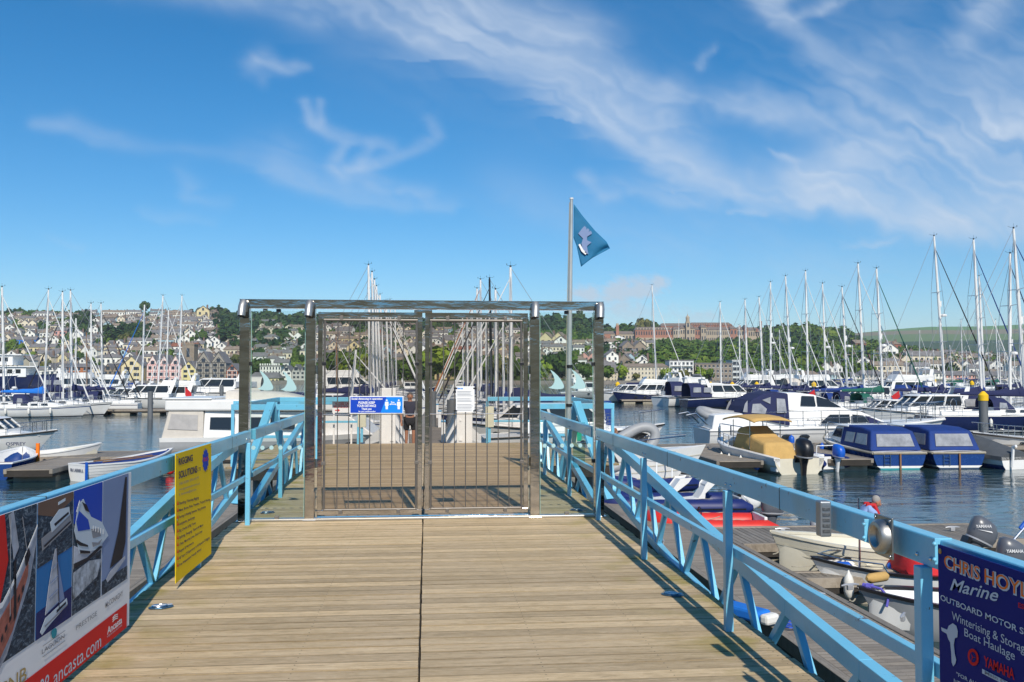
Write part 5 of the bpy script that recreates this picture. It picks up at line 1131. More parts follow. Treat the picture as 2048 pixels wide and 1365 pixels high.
    for _ in range(1700):
        px = RH.uniform(1290, 1800); top_y = lerp([(1290,712),(1340,708),(1380,712),(1440,707),(1500,702),(1540,682),(1600,674),(1660,684),(1740,700),(1800,712)], px); y = RH.uniform(top_y, 742)
        D = solve(px, y); 
        if D < DS+46: continue
        if 1200 < px < 1530 and D > 852: continue
        p = pos(px, D)
        if occupied(p.x, p.y, 1): continue
        cw.append((px, D, RH.uniform(3.2, 6.6)))
    for _ in range(560):
        px = RH.uniform(1700, 2160); y = RH.uniform(lerp([(1700,680),(1800,700),(1900,712),(2048,722)], px)-4, 748); D = solve(px, y); p = pos(px, D)
        if D < DS+46 or occupied(p.x, p.y, 1): continue
        cw.append((px, D, RH.uniform(3, 6)))
    wood('hanging_wood', 'dense mixed wood covering the slope below and right of the college', cw, 'mixed')
    dw = []
    for a, b, c, d, m_ in ((1535,1720,655,700,130),(140,182,628,672,46),(205,300,658,684,60),(430,482,636,700,60),(500,620,640,720,90),(1210,1290,690,735,40)):
        for _ in range(m_):
            px = RH.uniform(a, b); D = solve(px, RH.uniform(c, d)+6); p = pos(px, D)
            if D > DS+50 and D < 955 and not occupied(p.x, p.y, 2): dw.append((px, D, RH.uniform(4, 8)))
    wood('dark_copses', 'dark copses of big trees standing between the hillside houses', dw, 'dark')
    # waterfront trees, one by one
    for (px, yb, r_, c) in [(655,768,5,'mid green'),(672,768,7.5,'mid green'),(690,768,6,'bright green'),(706,768,7,'mid green'),(722,768,6,'bright green'),(744,768,6.5,'olive green'),(876,768,8.5,'bright green'),(862,768,6,'mid green'),(896,768,7,'mid green'),(914,768,6,'mid green'),(940,768,6,'dark green'),(970,768,6,'mid green'),(1000,768,5,'olive green'),(1090,768,4.5,'bright green'),(1118,768,6.5,'dark green'),(1135,768,6,'mid green'),(1174,768,4,'mid green'),
        (1216,768,6.0,'mid green'),(1243,768,5.4,'bright green'),(1272,768,3,'olive green'),(1332,768,4.4,'bright green'),(1366,768,4.4,'olive green'),(1400,768,4.8,'bright green'),(1418,768,4.2,'mid green'),(1500,766,3,'dark green'),(1690,766,3.6,'dark green'),(1530,766,3,'mid green'),(786,768,5,'dark green'),(815,768,5,'mid green'),(836,768,6,'mid green')]:
        t = tree(px, DS+7, r_*(.62 if px > 1200 else 1), c, 'round', None, 'trees along the far waterfront', .12); t['label'] = '%s waterfront tree %s' % (c, zone(px, 740).replace('low ', ''))
    print('houses', n, 'trees', nt_, 'woods', len(woods), len(cw))
scatter_town()
# ------------------------------------------------------------------ boats: shared shapes
def hull_shape(L, B, fb, fm, fs, tr=.72, rake=.9, draft=.45, n=14, p=2.0, flare=.10, full=.5, tumb=0.0):
    """rings of half sections from sheer to keel; returns (stations list of [(x,y,z)...] for the +y side)"""
    st = []
    for i in range(n+1):
        s = i/n
        if s < full: b = B/2*(tr+(1-tr)*math.sin(math.pi/2*s/full))
        else: b = B/2*(1-((s-full)/(1-full))**p)
        b = max(b, .015)
        z = fs+(fm-fs)*min(1, s/.4) if s < .4 else fm+(fb-fm)*((s-.4)/.6)**1.6
        row = []
        for (fy, fz) in ((1, 1), (1-flare*.35, .62), (1-flare, .30), (.86-flare, .0), (.62-flare*.5, -.45), (.02, -1)):
            zz = z*fz if fz >= 0 else draft*fz*(1-.5*s**3)
            back = rake*(1-max(fz, -.6))*(s**3.5)
            y = b*fy*(1-(1-max(0, fz))*.25*s)
            row.append((-L/2+L*s-back+tumb*(1-fz)*(1-s)**4, y, zz))
        st.append(row)
    return st
def hull_mesh(st, name, mt, lo=0, hi=None, off=0.0):
    hi = len(st[0]) if hi is None else hi; mb = MB(); rings = []
    for row in st:
        r = [(x, y+off, z) for x, y, z in row[lo:hi]]; rings.append(r+[(x, -y, z) for x, y, z in reversed(r)])
    mb.loft(rings, closed=False)
    mb.add(rings[0], [tuple(range(len(rings[0])))])
    return mb
def ribbon(st, z0, z1, off, x_from=0):
    """a band round the hull between heights given as fractions of the freeboard"""
    mb = MB()
    for sgn in (1, -1):
        rings = []
        for row in st[x_from:]:
            (xa, ya, za), (xb, yb, zb), (xc, yc, zc), (xd, yd, zd) = row[0], row[1], row[2], row[3]
            def at(f):
                pts = [(1, row[0]), (.62, row[1]), (.30, row[2]), (0, row[3])]
                for (f1, p1), (f0, p0) in zip(pts, pts[1:]):
                    if f >= f0: k = (f-f0)/(f1-f0); return [p0[j]+(p1[j]-p0[j])*k for j in range(3)]
                return list(row[3])
            a = at(z1); b = at(z0); rings.append([(a[0]+off*.5, sgn*(a[1]+off), a[2]), (b[0]+off*.5, sgn*(b[1]+off), b[2])])
        mb.loft(rings, closed=False)
    return mb
def deck_mesh(st, drop=.02, camber=.04, inset=.02):
    mb = MB(); rings = []
    for row in st:
        x, y, z = row[0]; y = max(.01, y-inset); rings.append([(x, y, z-drop), (x, y*.5, z-drop+camber*.7), (x, 0, z-drop+camber), (x, -y*.5, z-drop+camber*.7), (x, -y, z-drop)])
    return mb.loft(rings, closed=False)
def rub_rail(st, r=.03, dz=-.02):
    mb = MB()
    for sg in (1, -1): mb.tube([(x, sg*y, z+dz) for x, y, z in [row[0] for row in st]], r, 6)
    x, y, z = st[0][0]; mb.tube([(x, y, z+dz), (x, -y, z+dz)], r, 6)
    return mb
def at_s(st, s):
    k = s*(len(st)-1); i = min(int(k), len(st)-2); f = k-i; a, b = st[i][0], st[i+1][0]; return tuple(a[j]+(b[j]-a[j])*f for j in range(3))
def cabin(mb, x0, x1, w0, w1, z0, h0, h1, nose=.5, side=.12, n=8):
    """rounded coachroof from stern end x0 to bow end x1"""
    rings = []
    for i in range(n+1):
        s = i/n; x = x0+(x1-x0)*s; w = w0+(w1-w0)*s; h = h0+(h1-h0)*s
        if s > 1-nose: k = (s-(1-nose))/nose; h *= (1-k**2.2); w *= (1-.25*k**2)
        h = max(h, .01); rings.append([(x, w, z0), (x, w-side*h*.6, z0+h*.72), (x, w-side*h*.9-.08, z0+h*.93), (x, 0, z0+h), (x, -(w-side*h*.9-.08), z0+h*.93), (x, -(w-side*h*.6), z0+h*.72), (x, -w, z0)])
    mb.loft(rings, closed=False, caps=True); return mb
def canvas_hood(x0, x1, w, z0, h, lean=.25, n=5, m=9, open_back=True):
    """arched canvas over a cockpit: hoops from x0 (aft) to x1 (fore)"""
    mb = MB(); rings = []
    for i in range(n+1):
        s = i/n; x = x0+(x1-x0)*s; hh = h*(1-.9*max(0, (s-.55)/.45)**1.5); ww = w*(1-.12*s)
        ring = []
        for j in range(m):
            a = math.pi*j/(m-1); ring.append((x-lean*math.sin(a)*(1-s)*.4, ww*math.copysign(abs(math.cos(a))**.55, math.cos(a)), z0+hh*math.sin(a)**.62))
        rings.append(ring)
    mb.loft(rings, closed=False)
    return mb
def rails(mb, st, s0, s1, h=.55, inset=.08, n=6, r=.013, wires=2):
    for sg in (1, -1):
        pts = []
        for i in range(n+1):
            x, y, z = at_s(st, s0+(s1-s0)*i/n); y = max(0.02, y-inset); pts.append((x, sg*y, z)); mb.tube([(x, sg*y, z), (x, sg*y, z+h)], r, 5)
        for k in range(wires): mb.tube([(x, y, z+h*(1-.45*k)) for x, y, z in pts], r*.7, 4)
    return mb
def pulpit(mb, st, h=.6, r=.018, s=.86):
    pts = []
    for sg, order in ((1, (s, .93, .985)), (-1, (.985, .93, s))):
        for q in order: x, y, z = at_s(st, q); pts.append((x+(.12 if q > .95 else 0), sg*max(y-.04, .05), z+h))
    mb.tube(pts, r, 6)
    for q in (s, .94):
        for sg in (1, -1): x, y, z = at_s(st, q); mb.tube([(x, sg*max(y-.04, .05), z), (x, sg*max(y-.04, .05), z+h)], r, 5)
    return mb
def fender(parent, x, y, z, mt=FENDW, L=.55, r=.11):
    return MB().lathe([(.02,0),(r*.7,.04),(r,.12),(r,L-.12),(r*.7,L-.04),(.03,L),(.012,L+.05)], (x, y, z), 10).build('fender', mt, parent, True)
def outboard(parent, x, y, z, cowl=BLACKP, sc=1.0, tilt=0.0, down=True, rz=0.0, name='outboard_motor', legmat=None):
    """engine clamped to a transom at x (stern side, pointing aft = -x)"""
    e = MB(); c, s = math.cos(tilt), math.sin(tilt)
    def T(px_, py_, pz_):
        X_, Z_ = px_*c+pz_*s*-1, px_*s+pz_*c; X2, Y2 = X_*math.cos(rz)-py_*math.sin(rz), X_*math.sin(rz)+py_*math.cos(rz)
        return (x+X2*sc, y+Y2*sc, z+Z_*sc)
    rings = []
    for (zz, a, b, dx) in [(.06,.12,.10,-.20),(.10,.23,.155,-.24),(.26,.27,.175,-.24),(.42,.26,.17,-.22),(.53,.21,.14,-.18),(.58,.10,.07,-.14)]:
        rings.append([T(dx+a*math.copysign(abs(math.cos(t))**.7, math.cos(t)), b*math.copysign(abs(math.sin(t))**.7, math.sin(t)), zz) for t in [2*math.pi*k/14 for k in range(14)]])
    h = MB().loft(rings, True, True).build(name, cowl, parent, True, ang=50)
    MB().loft([[T(-.24+.275*math.cos(t), .18*math.sin(t), zz) for t in [2*math.pi*k/14 for k in range(14)]] for zz in (.125, .155)], True, True).build('cowl_band', SILVP if cowl is not SILVP else BLACKP, h, True)
    leg = MB(); lm = legmat or cowl
    leg.loft([[T(-.22+dx+a*math.cos(t), b*math.sin(t), zz) for t in [2*math.pi*k/10 for k in range(10)]] for (zz, a, b, dx) in [(.08,.15,.11,0),(-.10,.11,.07,.0),(-.45,.09,.04,-.02),(-.62,.11,.03,-.04)]], True, True)
    leg.loft([[T(-.26+dx, w_, zz+zo) for dx, w_, zo in ((.18,0,0),(0,.08,.01),(-.26,.09,0),(-.26,-.09,0),(0,-.08,.01))] for zz in (-.60, -.575)], True, True)
    leg.loft([[T(xx, r_*math.cos(t), -.72+r_*math.sin(t)) for t in [2*math.pi*k/8 for k in range(8)]] for (xx, r_) in [(-.02,.005),(-.08,.045),(-.36,.05),(-.44,.02)]], True, True)
    leg.add([T(-.15,.0,-.70), T(-.33,0,-.70), T(-.36,0,-.95), T(-.26,0,-.97), T(-.15,.015,-.70), T(-.33,.015,-.70), T(-.36,.015,-.95), T(-.26,.015,-.97)], [(0,1,2,3),(4,5,6,7),(0,4,5,1),(1,5,6,2),(2,6,7,3),(3,7,4,0)])
    leg.build('leg', lm, h, True)
    pr = MB()
    for k in range(3):
        a = k*2.094; u = (math.cos(a), math.sin(a)); v = (-u[1], u[0]); P = []
        for (rr, ww) in ((.03,.03),(.13,.07),(.17,.02)): P += [T(-.43-.02*(rr > .1), u[0]*rr+v[0]*ww, -.72+u[1]*rr+v[1]*ww), T(-.46, u[0]*rr-v[0]*ww, -.72+u[1]*rr-v[1]*ww)]
        pr.add(P, [(0,1,3,2),(2,3,5,4)])
    pr.build('propeller', SILVP, h)
    MB().add([T(-.02,-.12,-.05),T(.03,-.12,-.05),T(.03,.12,-.05),T(-.02,.12,-.05),T(-.06,-.10,.12),T(.03,-.12,.12),T(.03,.12,.12),T(-.06,.10,.12)], [(0,3,2,1),(4,5,6,7),(0,1,5,4),(1,2,6,5),(2,3,7,6),(3,0,4,7)]).build('clamp', BLACKP, h)
    return h

YG = 'sailing yachts moored in the marina'
YR = random.Random(21)
def yacht(pb, D, top, label, L=11, hd=0.0, hullm=WHITE, cover=CNAVY, furl=SAIL, hood=CNAVY, stripe=None, mastmat=ALU, boomang=0.0, radar=None, detail=2, ensign=False, bimini=None, keeloff=.08):
    """mast foot seen at pixel column pb, masthead at pixel top=(x, y), at depth D; hd = heading of the bow from +X"""
    base = pos(pb, D); d = ray(*top); tp = CO+d*(D/(d.dot(FW)))
    H = tp.z; lean = Vector((tp.x-base.x, tp.y-base.y, 0))
    B = L*.30; st = hull_shape(L, B, 1.35*L/11, 1.02*L/11, 1.0*L/11, .70, .9, .5, n=14 if detail > 1 else 9)
    mx = L*keeloff; t = thing('sailing_yacht', label, 'yacht', (0,0,0), hd, YG)
    rot = Matrix.Rotation(hd, 3, 'Z'); t.location = base-rot@Vector((mx, 0, 0))
    inv = Matrix.Rotation(-hd, 3, 'Z'); ln = inv@lean
    deckz = at_s(st, .58)[2]
    h = hull_mesh(st, 'hull', hullm).build('hull', hullm, t, True, ang=50)
    ribbon(st, .04, .13, .012).build('boot_stripe', stripe or (BOOT if hullm is WHITE else WHITE), h, True)
    if hullm is WHITE: ribbon(st, .80, .86, .012).build('sheer_stripe', YR.choice([BOOT, NAVY, BLUEH]), h, True)
    dk = deck_mesh(st).build('deck', WHITE, t, True)
    if detail > 1: rub_rail(st, .025).build('rub_rail', ALU, dk, True)
    cb = cabin(MB(), -L*.12, L*.30, B*.33, B*.20, deckz-.01, .48, .40, .45).build('coachroof', WHITE, t, True, ang=35)
    for sg in (1, -1):
        for k in range(3 if detail > 1 else 1):
            xa = -L*.09+k*L*.085; w_ = B*.33-.02-k*B*.022; ln_ = L*.06 if detail > 1 else L*.2
            MB().add([(xa, sg*(w_+.012), deckz+.16),(xa+ln_, sg*(w_-.008), deckz+.16),(xa+ln_-.05, sg*(w_-.03), deckz+.33),(xa+.02, sg*(w_-.012), deckz+.33)], [(0,1,2,3)]).build('window', WINDK, cb)
    cz = deckz-.04
    ck = MB()
    for sg in (1, -1): ck.add([(-L*.44,sg*B*.22,cz),(-L*.12,sg*B*.30,cz),(-L*.12,sg*B*.36,cz),(-L*.44,sg*B*.29,cz),(-L*.44,sg*B*.23,cz+.26),(-L*.12,sg*B*.31,cz+.34),(-L*.12,sg*B*.345,cz+.34),(-L*.44,sg*B*.27,cz+.26)], [(0,3,2,1),(4,5,6,7),(0,1,5,4),(1,2,6,5),(2,3,7,6),(3,0,4,7)])
    ck.build('cockpit_coaming', WHITE, t)
    mst = Vector((mx, 0, deckz+.38)); mtop = Vector((mx+ln.x, ln.y, H)); rr = .095 if L < 10 else .118
    m = MB().tube([mst, mst.lerp(mtop, .6), mst.lerp(mtop, .97), mtop], [rr, rr, rr*.72, rr*.62], 8).build('mast', mastmat, t, True)
    hh = MB(); hh.tube([mtop, mtop+Vector((0,0,.38))], .008, 4); hh.tube([mtop+Vector((-.24,0,.10)), mtop+Vector((.24,0,.13))], .009, 4); hh.tube([mtop+Vector((.24,0,.13)), mtop+Vector((.24,0,.25))], .018, 5); hh.tube([mtop+Vector((-.24,0,.1)), mtop+Vector((-.38,.05,.2))], .009, 4); hh.ball(tuple(mtop+Vector((0,0,.07))), .07, 6, 5)
    hh.build('masthead_gear', BLACKP, m)
    nsp = 1 if H < 12 else 2; wires = MB(); chain = at_s(st, .53); cy = chain[1]-.08; wr = .012+D*.00006
    for q in range(nsp):
        f = (.52,) if nsp == 1 else (.36, .66); c = mst.lerp(mtop, f[q]); w_ = cy*(.82-.22*q)
        MB().tube([c+Vector((-.12,w_,.04)), c, c+Vector((-.12,-w_,.04))], [.02,.035,.02], 5).build('spreader', mastmat, m)
    for sg in (1, -1):
        pts = [Vector((mx-.1, sg*cy, chain[2]))]+[mst.lerp(mtop, f)+Vector((-.12, sg*cy*(.82-.22*q), .04)) for q, f in enumerate((.52,) if nsp == 1 else (.36, .66))]+[mst.lerp(mtop, .96)]
        wires.tube(pts, wr, 4); wires.tube([(mx+.25, sg*cy*.95, chain[2]), mst.lerp(mtop, .5)], wr, 4)
    stern = Vector(st[0][0]); stern.y = 0; bow = Vector(at_s(st, .985)); bow.y = 0
    wires.tube([stern+Vector((.1,0,0)), mtop], wr, 4); wires.build('standing_rigging', WIRE, t)
    fa = bow+Vector((-.05,0,.25)); fb_ = mst.lerp(mtop, .93); 
    if furl: MB().tube([fa, fa.lerp(fb_, .06), fa.lerp(fb_, .45), fa.lerp(fb_, .93), fb_], [.03,.07,.052,.03,.02], 7).build('furled_headsail', furl, t, True)
    bl = L*.37; b0 = mst+Vector((-.1,0,.85)); b1 = b0+Vector((-bl*math.cos(boomang), bl*math.sin(boomang), .12))
    bm = MB().tube([b0, b1], .065, 7).build('boom', mastmat, t, True)
    if cover:
        rings = []
        for i in range(9):
            s = i/8; c = b0.lerp(b1, s*.98); hgt = (.36*(1-s)**1.3+.15)+.03*math.sin(i*2.1); w_ = .17-.06*s
            if i == 0: hgt = .72
            ring = []
            for j in range(10): a = 2*math.pi*j/10; ring.append((c.x+(.12 if i == 0 else 0), c.y+w_*math.cos(a)*(1 if math.sin(a) < 0 else (1-.5*math.sin(a))), c.z+.02+(hgt if math.sin(a) > 0 else .08)*math.sin(a)))
            rings.append(ring)
        MB().loft(rings, True, True).build('sail_cover', cover, bm, True, ang=60)
    if hood:
        o = canvas_hood(-L*.155, -L*.02, B*.33, deckz+.22, .95, n=5).build('sprayhood', hood, t, True, ang=60)
        for sg in (1, -1): MB().add([(-L*.125, sg*(B*.333), deckz+.42), (-L*.075, sg*(B*.322), deckz+.42), (-L*.08, sg*(B*.30), deckz+.78), (-L*.12, sg*(B*.312), deckz+.82)], [(0,1,2,3)]).build('window', WINPL, o)
    if bimini:
        o = MB().box(-L*.42, -L*.22, -B*.3, B*.3, deckz+1.75, deckz+1.82); o.build('bimini', bimini, t, bevel=.03)
        f_ = MB()
        for x in (-L*.41, -L*.23):
            for sg in (1, -1): f_.tube([(x, sg*B*.29, deckz), (x, sg*B*.29, deckz+1.76)], .015, 5)
        f_.build('bimini_frame', STEEL, t)
    rl = MB(); rails(rl, st, .04, .86, .58, n=7 if detail > 1 else 4, r=.012+D*.00004); pulpit(rl, st, .6, .016+D*.00004); x, y, z = at_s(st, .03); rl.tube([(x+.9,y-.1,z+.6),(x+.05,y-.15,z+.6),(x+.05,-y+.15,z+.6),(x+.9,-y+.1,z+.6)], .016+D*.00004, 5); rl.build('guard_rails', STEEL, t)
    if detail > 1:
        w = MB(); w.tube([(-L*.33, .42*math.cos(a*math.pi/8), deckz+.62+.42*math.sin(a*math.pi/8)) for a in range(17)], .018, 5); w.tube([(-L*.33,0,deckz-.1),(-L*.33,0,deckz+.62)], .05, 6); w.build('steering_wheel', STEEL, t)
        for k, fx in enumerate((.3, .5, .68)): x, y, z = at_s(st, fx); fender(t, x, -y-.07, z*.35, YR.choice([FENDW, TUBEB, FENDW]))
    if radar is not None:
        c = mst.lerp(mtop, radar); MB().lathe([(.02,-.1),(.26,-.09),(.29,0),(.25,.10),(.05,.14)], (c.x+.32, c.y, c.z), 12).build('radar_dome', WHITE, m, True); MB().bar(c, c+Vector((.3,0,-.08)), .05, .05).build('bracket', ALU, m)
        c = mst.lerp(mtop, radar+.07); MB().tube([c+Vector((.12,0,-.25)), c+Vector((.12,0,.25))], .11, 8).build('radar_reflector', WHITE, m, True)
    if ensign:
        s_ = stern+Vector((.1,.2,.5)); MB().tube([s_, s_+Vector((-.3,0,1.1))], .012, 4).build('flagstaff', TEAK, t); MB().add([s_+Vector((-.3,0,1.05)), s_+Vector((-.2,0,.55)), s_+Vector((-.6,.1,.2)), s_+Vector((-.85,.15,.6))], [(0,1,2,3)]).build('ensign', CRED, t)
    return t

def motorboat(px, D, label, L=9, hd=0.0, hullm=WHITE, style='sport', canvas=CNAVY, fly=False, fr=1.0, name='motor_cruiser', scale=1.0, windows=True, arch=True, group=None, origin=None, detail=2, boot=BOOT):
    """px = column of the boat's middle at the waterline"""
    B = L*.33; st = hull_shape(L, B, 1.65*L/10*fr, 1.20*L/10*fr, 1.0*L/10*fr, .86, 1.0, .45, p=2.3, flare=.16, n=14 if detail > 1 else 9)
    t = thing(name, label, 'motorboat', origin if origin else pos(px, D), hd, group or 'motor cruisers moored in the marina')
    h = hull_mesh(st, 'hull', hullm).build('hull', hullm, t, True, ang=50); ribbon(st, .03, .12, .014).build('boot_stripe', boot, h, True)
    dk = deck_mesh(st, .02, .05).build('deck', WHITE, t, True); rub_rail(st, .04, -.06).build('rub_rail', BLACKP if hullm is WHITE else WHITE, dk, True)
    dz = at_s(st, .5)[2]; k = L/10
    if style in ('sport', 'fly', 'aft'):
        fore = cabin(MB(), L*.02, L*.40, B*.38, B*.22, dz, .42*k, .30*k, .7).build('foredeck_cabin', WHITE, t, True, ang=35)
        hx0, hx1, hz = -L*.22, L*.16, 1.25*k
        rings = []   # deckhouse with raked screen
        for (x, w, zz) in [(0,0,0)]: pass
        W_ = B*.40; W2 = B*.34
        body = MB().add([(hx0,-W_,dz),(hx1+.5*k,-W_*.8,dz),(hx1+.5*k,W_*.8,dz),(hx0,W_,dz),(hx0,-W_*.98,dz+.55*k),(hx1+.28*k,-W_*.8,dz+.55*k),(hx1+.28*k,W_*.8,dz+.55*k),(hx0,W_*.98,dz+.55*k)], [(0,3,2,1),(4,5,6,7),(0,1,5,4),(1,2,6,5),(2,3,7,6),(3,0,4,7)]).build('deckhouse', WHITE, t, bevel=.04)
        g = MB().add([(hx0,-W_*.97,dz+.553*k),(hx1+.28*k,-W_*.79,dz+.553*k),(hx1+.28*k,W_*.79,dz+.553*k),(hx0,W_*.97,dz+.553*k),(hx0+.1,-W2,dz+hz),(hx1-.55*k,-W2*.92,dz+hz),(hx1-.55*k,W2*.92,dz+hz),(hx0+.1,W2,dz+hz)], [(0,3,2,1),(4,5,6,7),(0,1,5,4),(1,2,6,5),(2,3,7,6),(3,0,4,7)]).build('window_band', WINDK, body)
        fr_ = MB()
        for sg in (1, -1):
            for f in (0, .36, .72, 1): 
                a = Vector((hx0, sg*W_*.985, dz+.55*k)).lerp(Vector((hx1+.29*k, sg*W_*.81, dz+.55*k)), f); b = Vector((hx0+.1, sg*W2*1.02, dz+hz)).lerp(Vector((hx1-.54*k, sg*W2*.94, dz+hz)), f); fr_.bar(a, b, .09, .09)
        fr_.bar((hx1+.29*k,0,dz+.55*k),(hx1-.54*k,0,dz+hz), .07, .07); fr_.build('window_frame', WHITE, body)
        MB().add([(hx0-.3*k,-W2*1.05,dz+hz+.003),(hx1-.35*k,-W2*.96,dz+hz+.003),(hx1-.35*k,W2*.96,dz+hz+.003),(hx0-.3*k,W2*1.05,dz+hz+.003),(hx0-.25*k,-W2*.95,dz+hz+.12*k),(hx1-.7*k,-W2*.8,dz+hz+.12*k),(hx1-.7*k,W2*.8,dz+hz+.12*k),(hx0-.25*k,W2*.95,dz+hz+.12*k)], [(0,3,2,1),(4,5,6,7),(0,1,5,4),(1,2,6,5),(2,3,7,6),(3,0,4,7)]).build('roof', WHITE, body, bevel=.03)
        if fly:
            f = MB().add([(hx0-.8*k,-W2,dz+hz+.13*k),(hx1-.5*k,-W2*.8,dz+hz+.13*k),(hx1-.5*k,W2*.8,dz+hz+.13*k),(hx0-.8*k,W2,dz+hz+.13*k),(hx0-.7*k,-W2*1.05,dz+hz+.65*k),(hx1-.9*k,-W2*.8,dz+hz+.75*k),(hx1-.9*k,W2*.8,dz+hz+.75*k),(hx0-.7*k,W2*1.05,dz+hz+.65*k)], [(0,3,2,1),(4,5,6,7),(0,1,5,4),(1,2,6,5),(2,3,7,6),(3,0,4,7)]).build('flybridge', WHITE, t, bevel=.05)
            MB().add([(hx1-.95*k,-W2*.75,dz+hz+.76*k),(hx1-.95*k,W2*.75,dz+hz+.76*k),(hx1-1.3*k,W2*.7,dz+hz+1.1*k),(hx1-1.3*k,-W2*.7,dz+hz+1.1*k)], [(0,1,2,3)]).build('screen', WINPL, f)
        if arch:
            a = MB(); zz = dz+hz+(.7*k if fly else .1)
            for sg in (1, -1): a.add([(hx0-.2*k,sg*W_,dz+.4*k),(hx0+.25*k,sg*W_,dz+.4*k),(hx0-.35*k,sg*W2*.9,zz+.5*k),(hx0-.7*k,sg*W2*.9,zz+.5*k),(hx0-.2*k,sg*(W_-.1),dz+.4*k),(hx0+.25*k,sg*(W_-.1),dz+.4*k),(hx0-.35*k,sg*(W2*.9-.1),zz+.5*k),(hx0-.7*k,sg*(W2*.9-.1),zz+.5*k)], [(0,3,2,1),(4,5,6,7),(0,1,5,4),(1,2,6,5),(2,3,7,6),(3,0,4,7)])
            a.box(hx0-.7*k, hx0-.35*k, -W2*.9, W2*.9, zz+.5*k, zz+.6*k); a.build('radar_arch', WHITE, t, bevel=.02)
            MB().lathe([(.02,0),(.24,.02),(.26,.12),(.18,.2),(.02,.22)], (hx0-.5*k, 0, zz+.62*k), 12).build('radar_dome', WHITE, t, True); MB().tube([(hx0-.5*k,.5,zz+.6*k),(hx0-.7*k,.55,zz+2.2*k)], .015, 4).build('aerial', WPAINT, t)
        if canvas:
            o = canvas_hood(-L*.47, hx0+.3*k, B*.42, dz-.02, 1.55*k, n=4).build('cockpit_canvas', canvas, t, True, ang=60)
            for sg in (1, -1):
                for q in (0, 1): xa = -L*.44+q*L*.12; MB().add([(xa,sg*B*.425,dz+.5*k),(xa+L*.09,sg*B*.42,dz+.5*k),(xa+L*.09,sg*B*.40,dz+1.05*k),(xa+.06,sg*B*.405,dz+1.05*k)], [(0,1,2,3)]).build('window', WINPL, o)
    if windows:
        for q in (.45, .58, .70):
            for sg in (1, -1):
                x, y, z = at_s(st, q); w = MB().lathe([(.002,-.02),(.10*k,-.02),(.10*k,.0),(.08*k,.012)], (0,0,0), 12, 'Y')
                w.v = [(a*2.2+x, sg*b+sg*(y*.975), c+z*.66) for a, b, c in w.v]; w.build('porthole', WINDK, h, True)
    rl = MB(); rails(rl, st, .42, .88, .6*k+.1, n=5, r=.014+D*.00004, wires=2); pulpit(rl, st, .6*k+.1, .018+D*.00004); rl.build('guard_rails', STEEL, t)
    if detail > 1:
        for fx in (.25, .45, .62): x, y, z = at_s(st, fx); fender(t, x, -y-.08, z*.3, YR.choice([FENDW, TUBEB, TUBEB]))
    t['_dz'] = dz; return t

def open_boat(t, L, B, f0, f1, f2, hullm, inner, rail, draft=.25, clinker=False, seats=2, tr=.75, wood=TEAK, tuck=0.0, boot=None):
    st = hull_shape(L, B, f0, f1, f2, tr, .45, draft, p=2.2, flare=.14, n=16)
    mb = hull_mesh(st, 'hull', hullm)
    h = mb.build('hull', hullm, t, True, ang=50)
    if clinker:
        for i, (a, b) in enumerate(((.80,.98),(.62,.795),(.45,.615),(.30,.445),(.15,.295))): ribbon(st, a-.012, a+.006, .016).build('strake', hullm, h, True)
    if boot: ribbon(st, -.0, .16, .008).build('boot_stripe', boot, h, True)
    rings = []; fl = .12
    for i, row in enumerate(st):
        x, y, z = row[0]; yi = max(.012, y-.07); x2 = min(x, L/2-.16)
        zf = max(fl, row[2][2]*.2)
        rings.append([(x2,yi,z-.006),(x2,yi*.88,z*.55+.04),(x2-.0,yi*.62,zf+.02),(x2,0,zf),(x2,-yi*.62,zf+.02),(x2,-yi*.88,z*.55+.04),(x2,-yi,z-.006)])
    inn = MB().loft(rings, closed=False); x0 = rings[0][0][0]+.05
    r0 = [(p[0]+.055, p[1], p[2]) for p in rings[0]]; inn.add(r0, [tuple(range(7))]); inn.build('inner_skin', inner, t, True, ang=50)
    cap = MB()
    for sg in (1, -1): cap.loft([[(row[0][0], sg*(row[0][1]+.015), row[0][2]-.03), (row[0][0], sg*(row[0][1]+.02), row[0][2]+.018), (min(row[0][0], L/2-.14), sg*max(.008, row[0][1]-.085), row[0][2]+.018), (min(row[0][0], L/2-.14), sg*max(.008, row[0][1]-.085), row[0][2]-.03)] for row in st], True, True)
    x, y, z = st[0][0]; cap.box(x-.01, x+.06, -y, y, z-.035, z+.02); cap.build('gunwale', rail, t, True, ang=50)
    for k in range(seats):
        s = (.30, .56, .78)[k]; x, y, z = at_s(st, s); MB().box(x-.13, x+.13, -(y-.075), y-.075, z*.62, z*.62+.035).build('thwart', wood, t, bevel=.008)
    return st, h
def coil(t, x, y, z, r=.14, mt=ROPE, name='rope_coil', turns=3):
    pts = [(x+r*(1-.12*k/14)*math.cos(k*.8), y+r*(1-.1*k/14)*math.sin(k*.8), z+.006*k) for k in range(int(turns*8))]
    return MB().tube(pts, .012, 5).build(name, mt, t, True)
def rope(label, pts, sag=.1, mt=ROPE, r=.011):
    P = []; 
    for a, b in zip(pts, pts[1:]):
        a, b = Vector(a), Vector(b)
        for k in range(9):
            f = k/8; q = a.lerp(b, f); q.z -= sag*4*f*(1-f); P.append(q)
    o = MB().tube(P, r, 5).build('mooring_rope', mt, None, True); tag(o, label, 'rope', 'mooring ropes'); return o

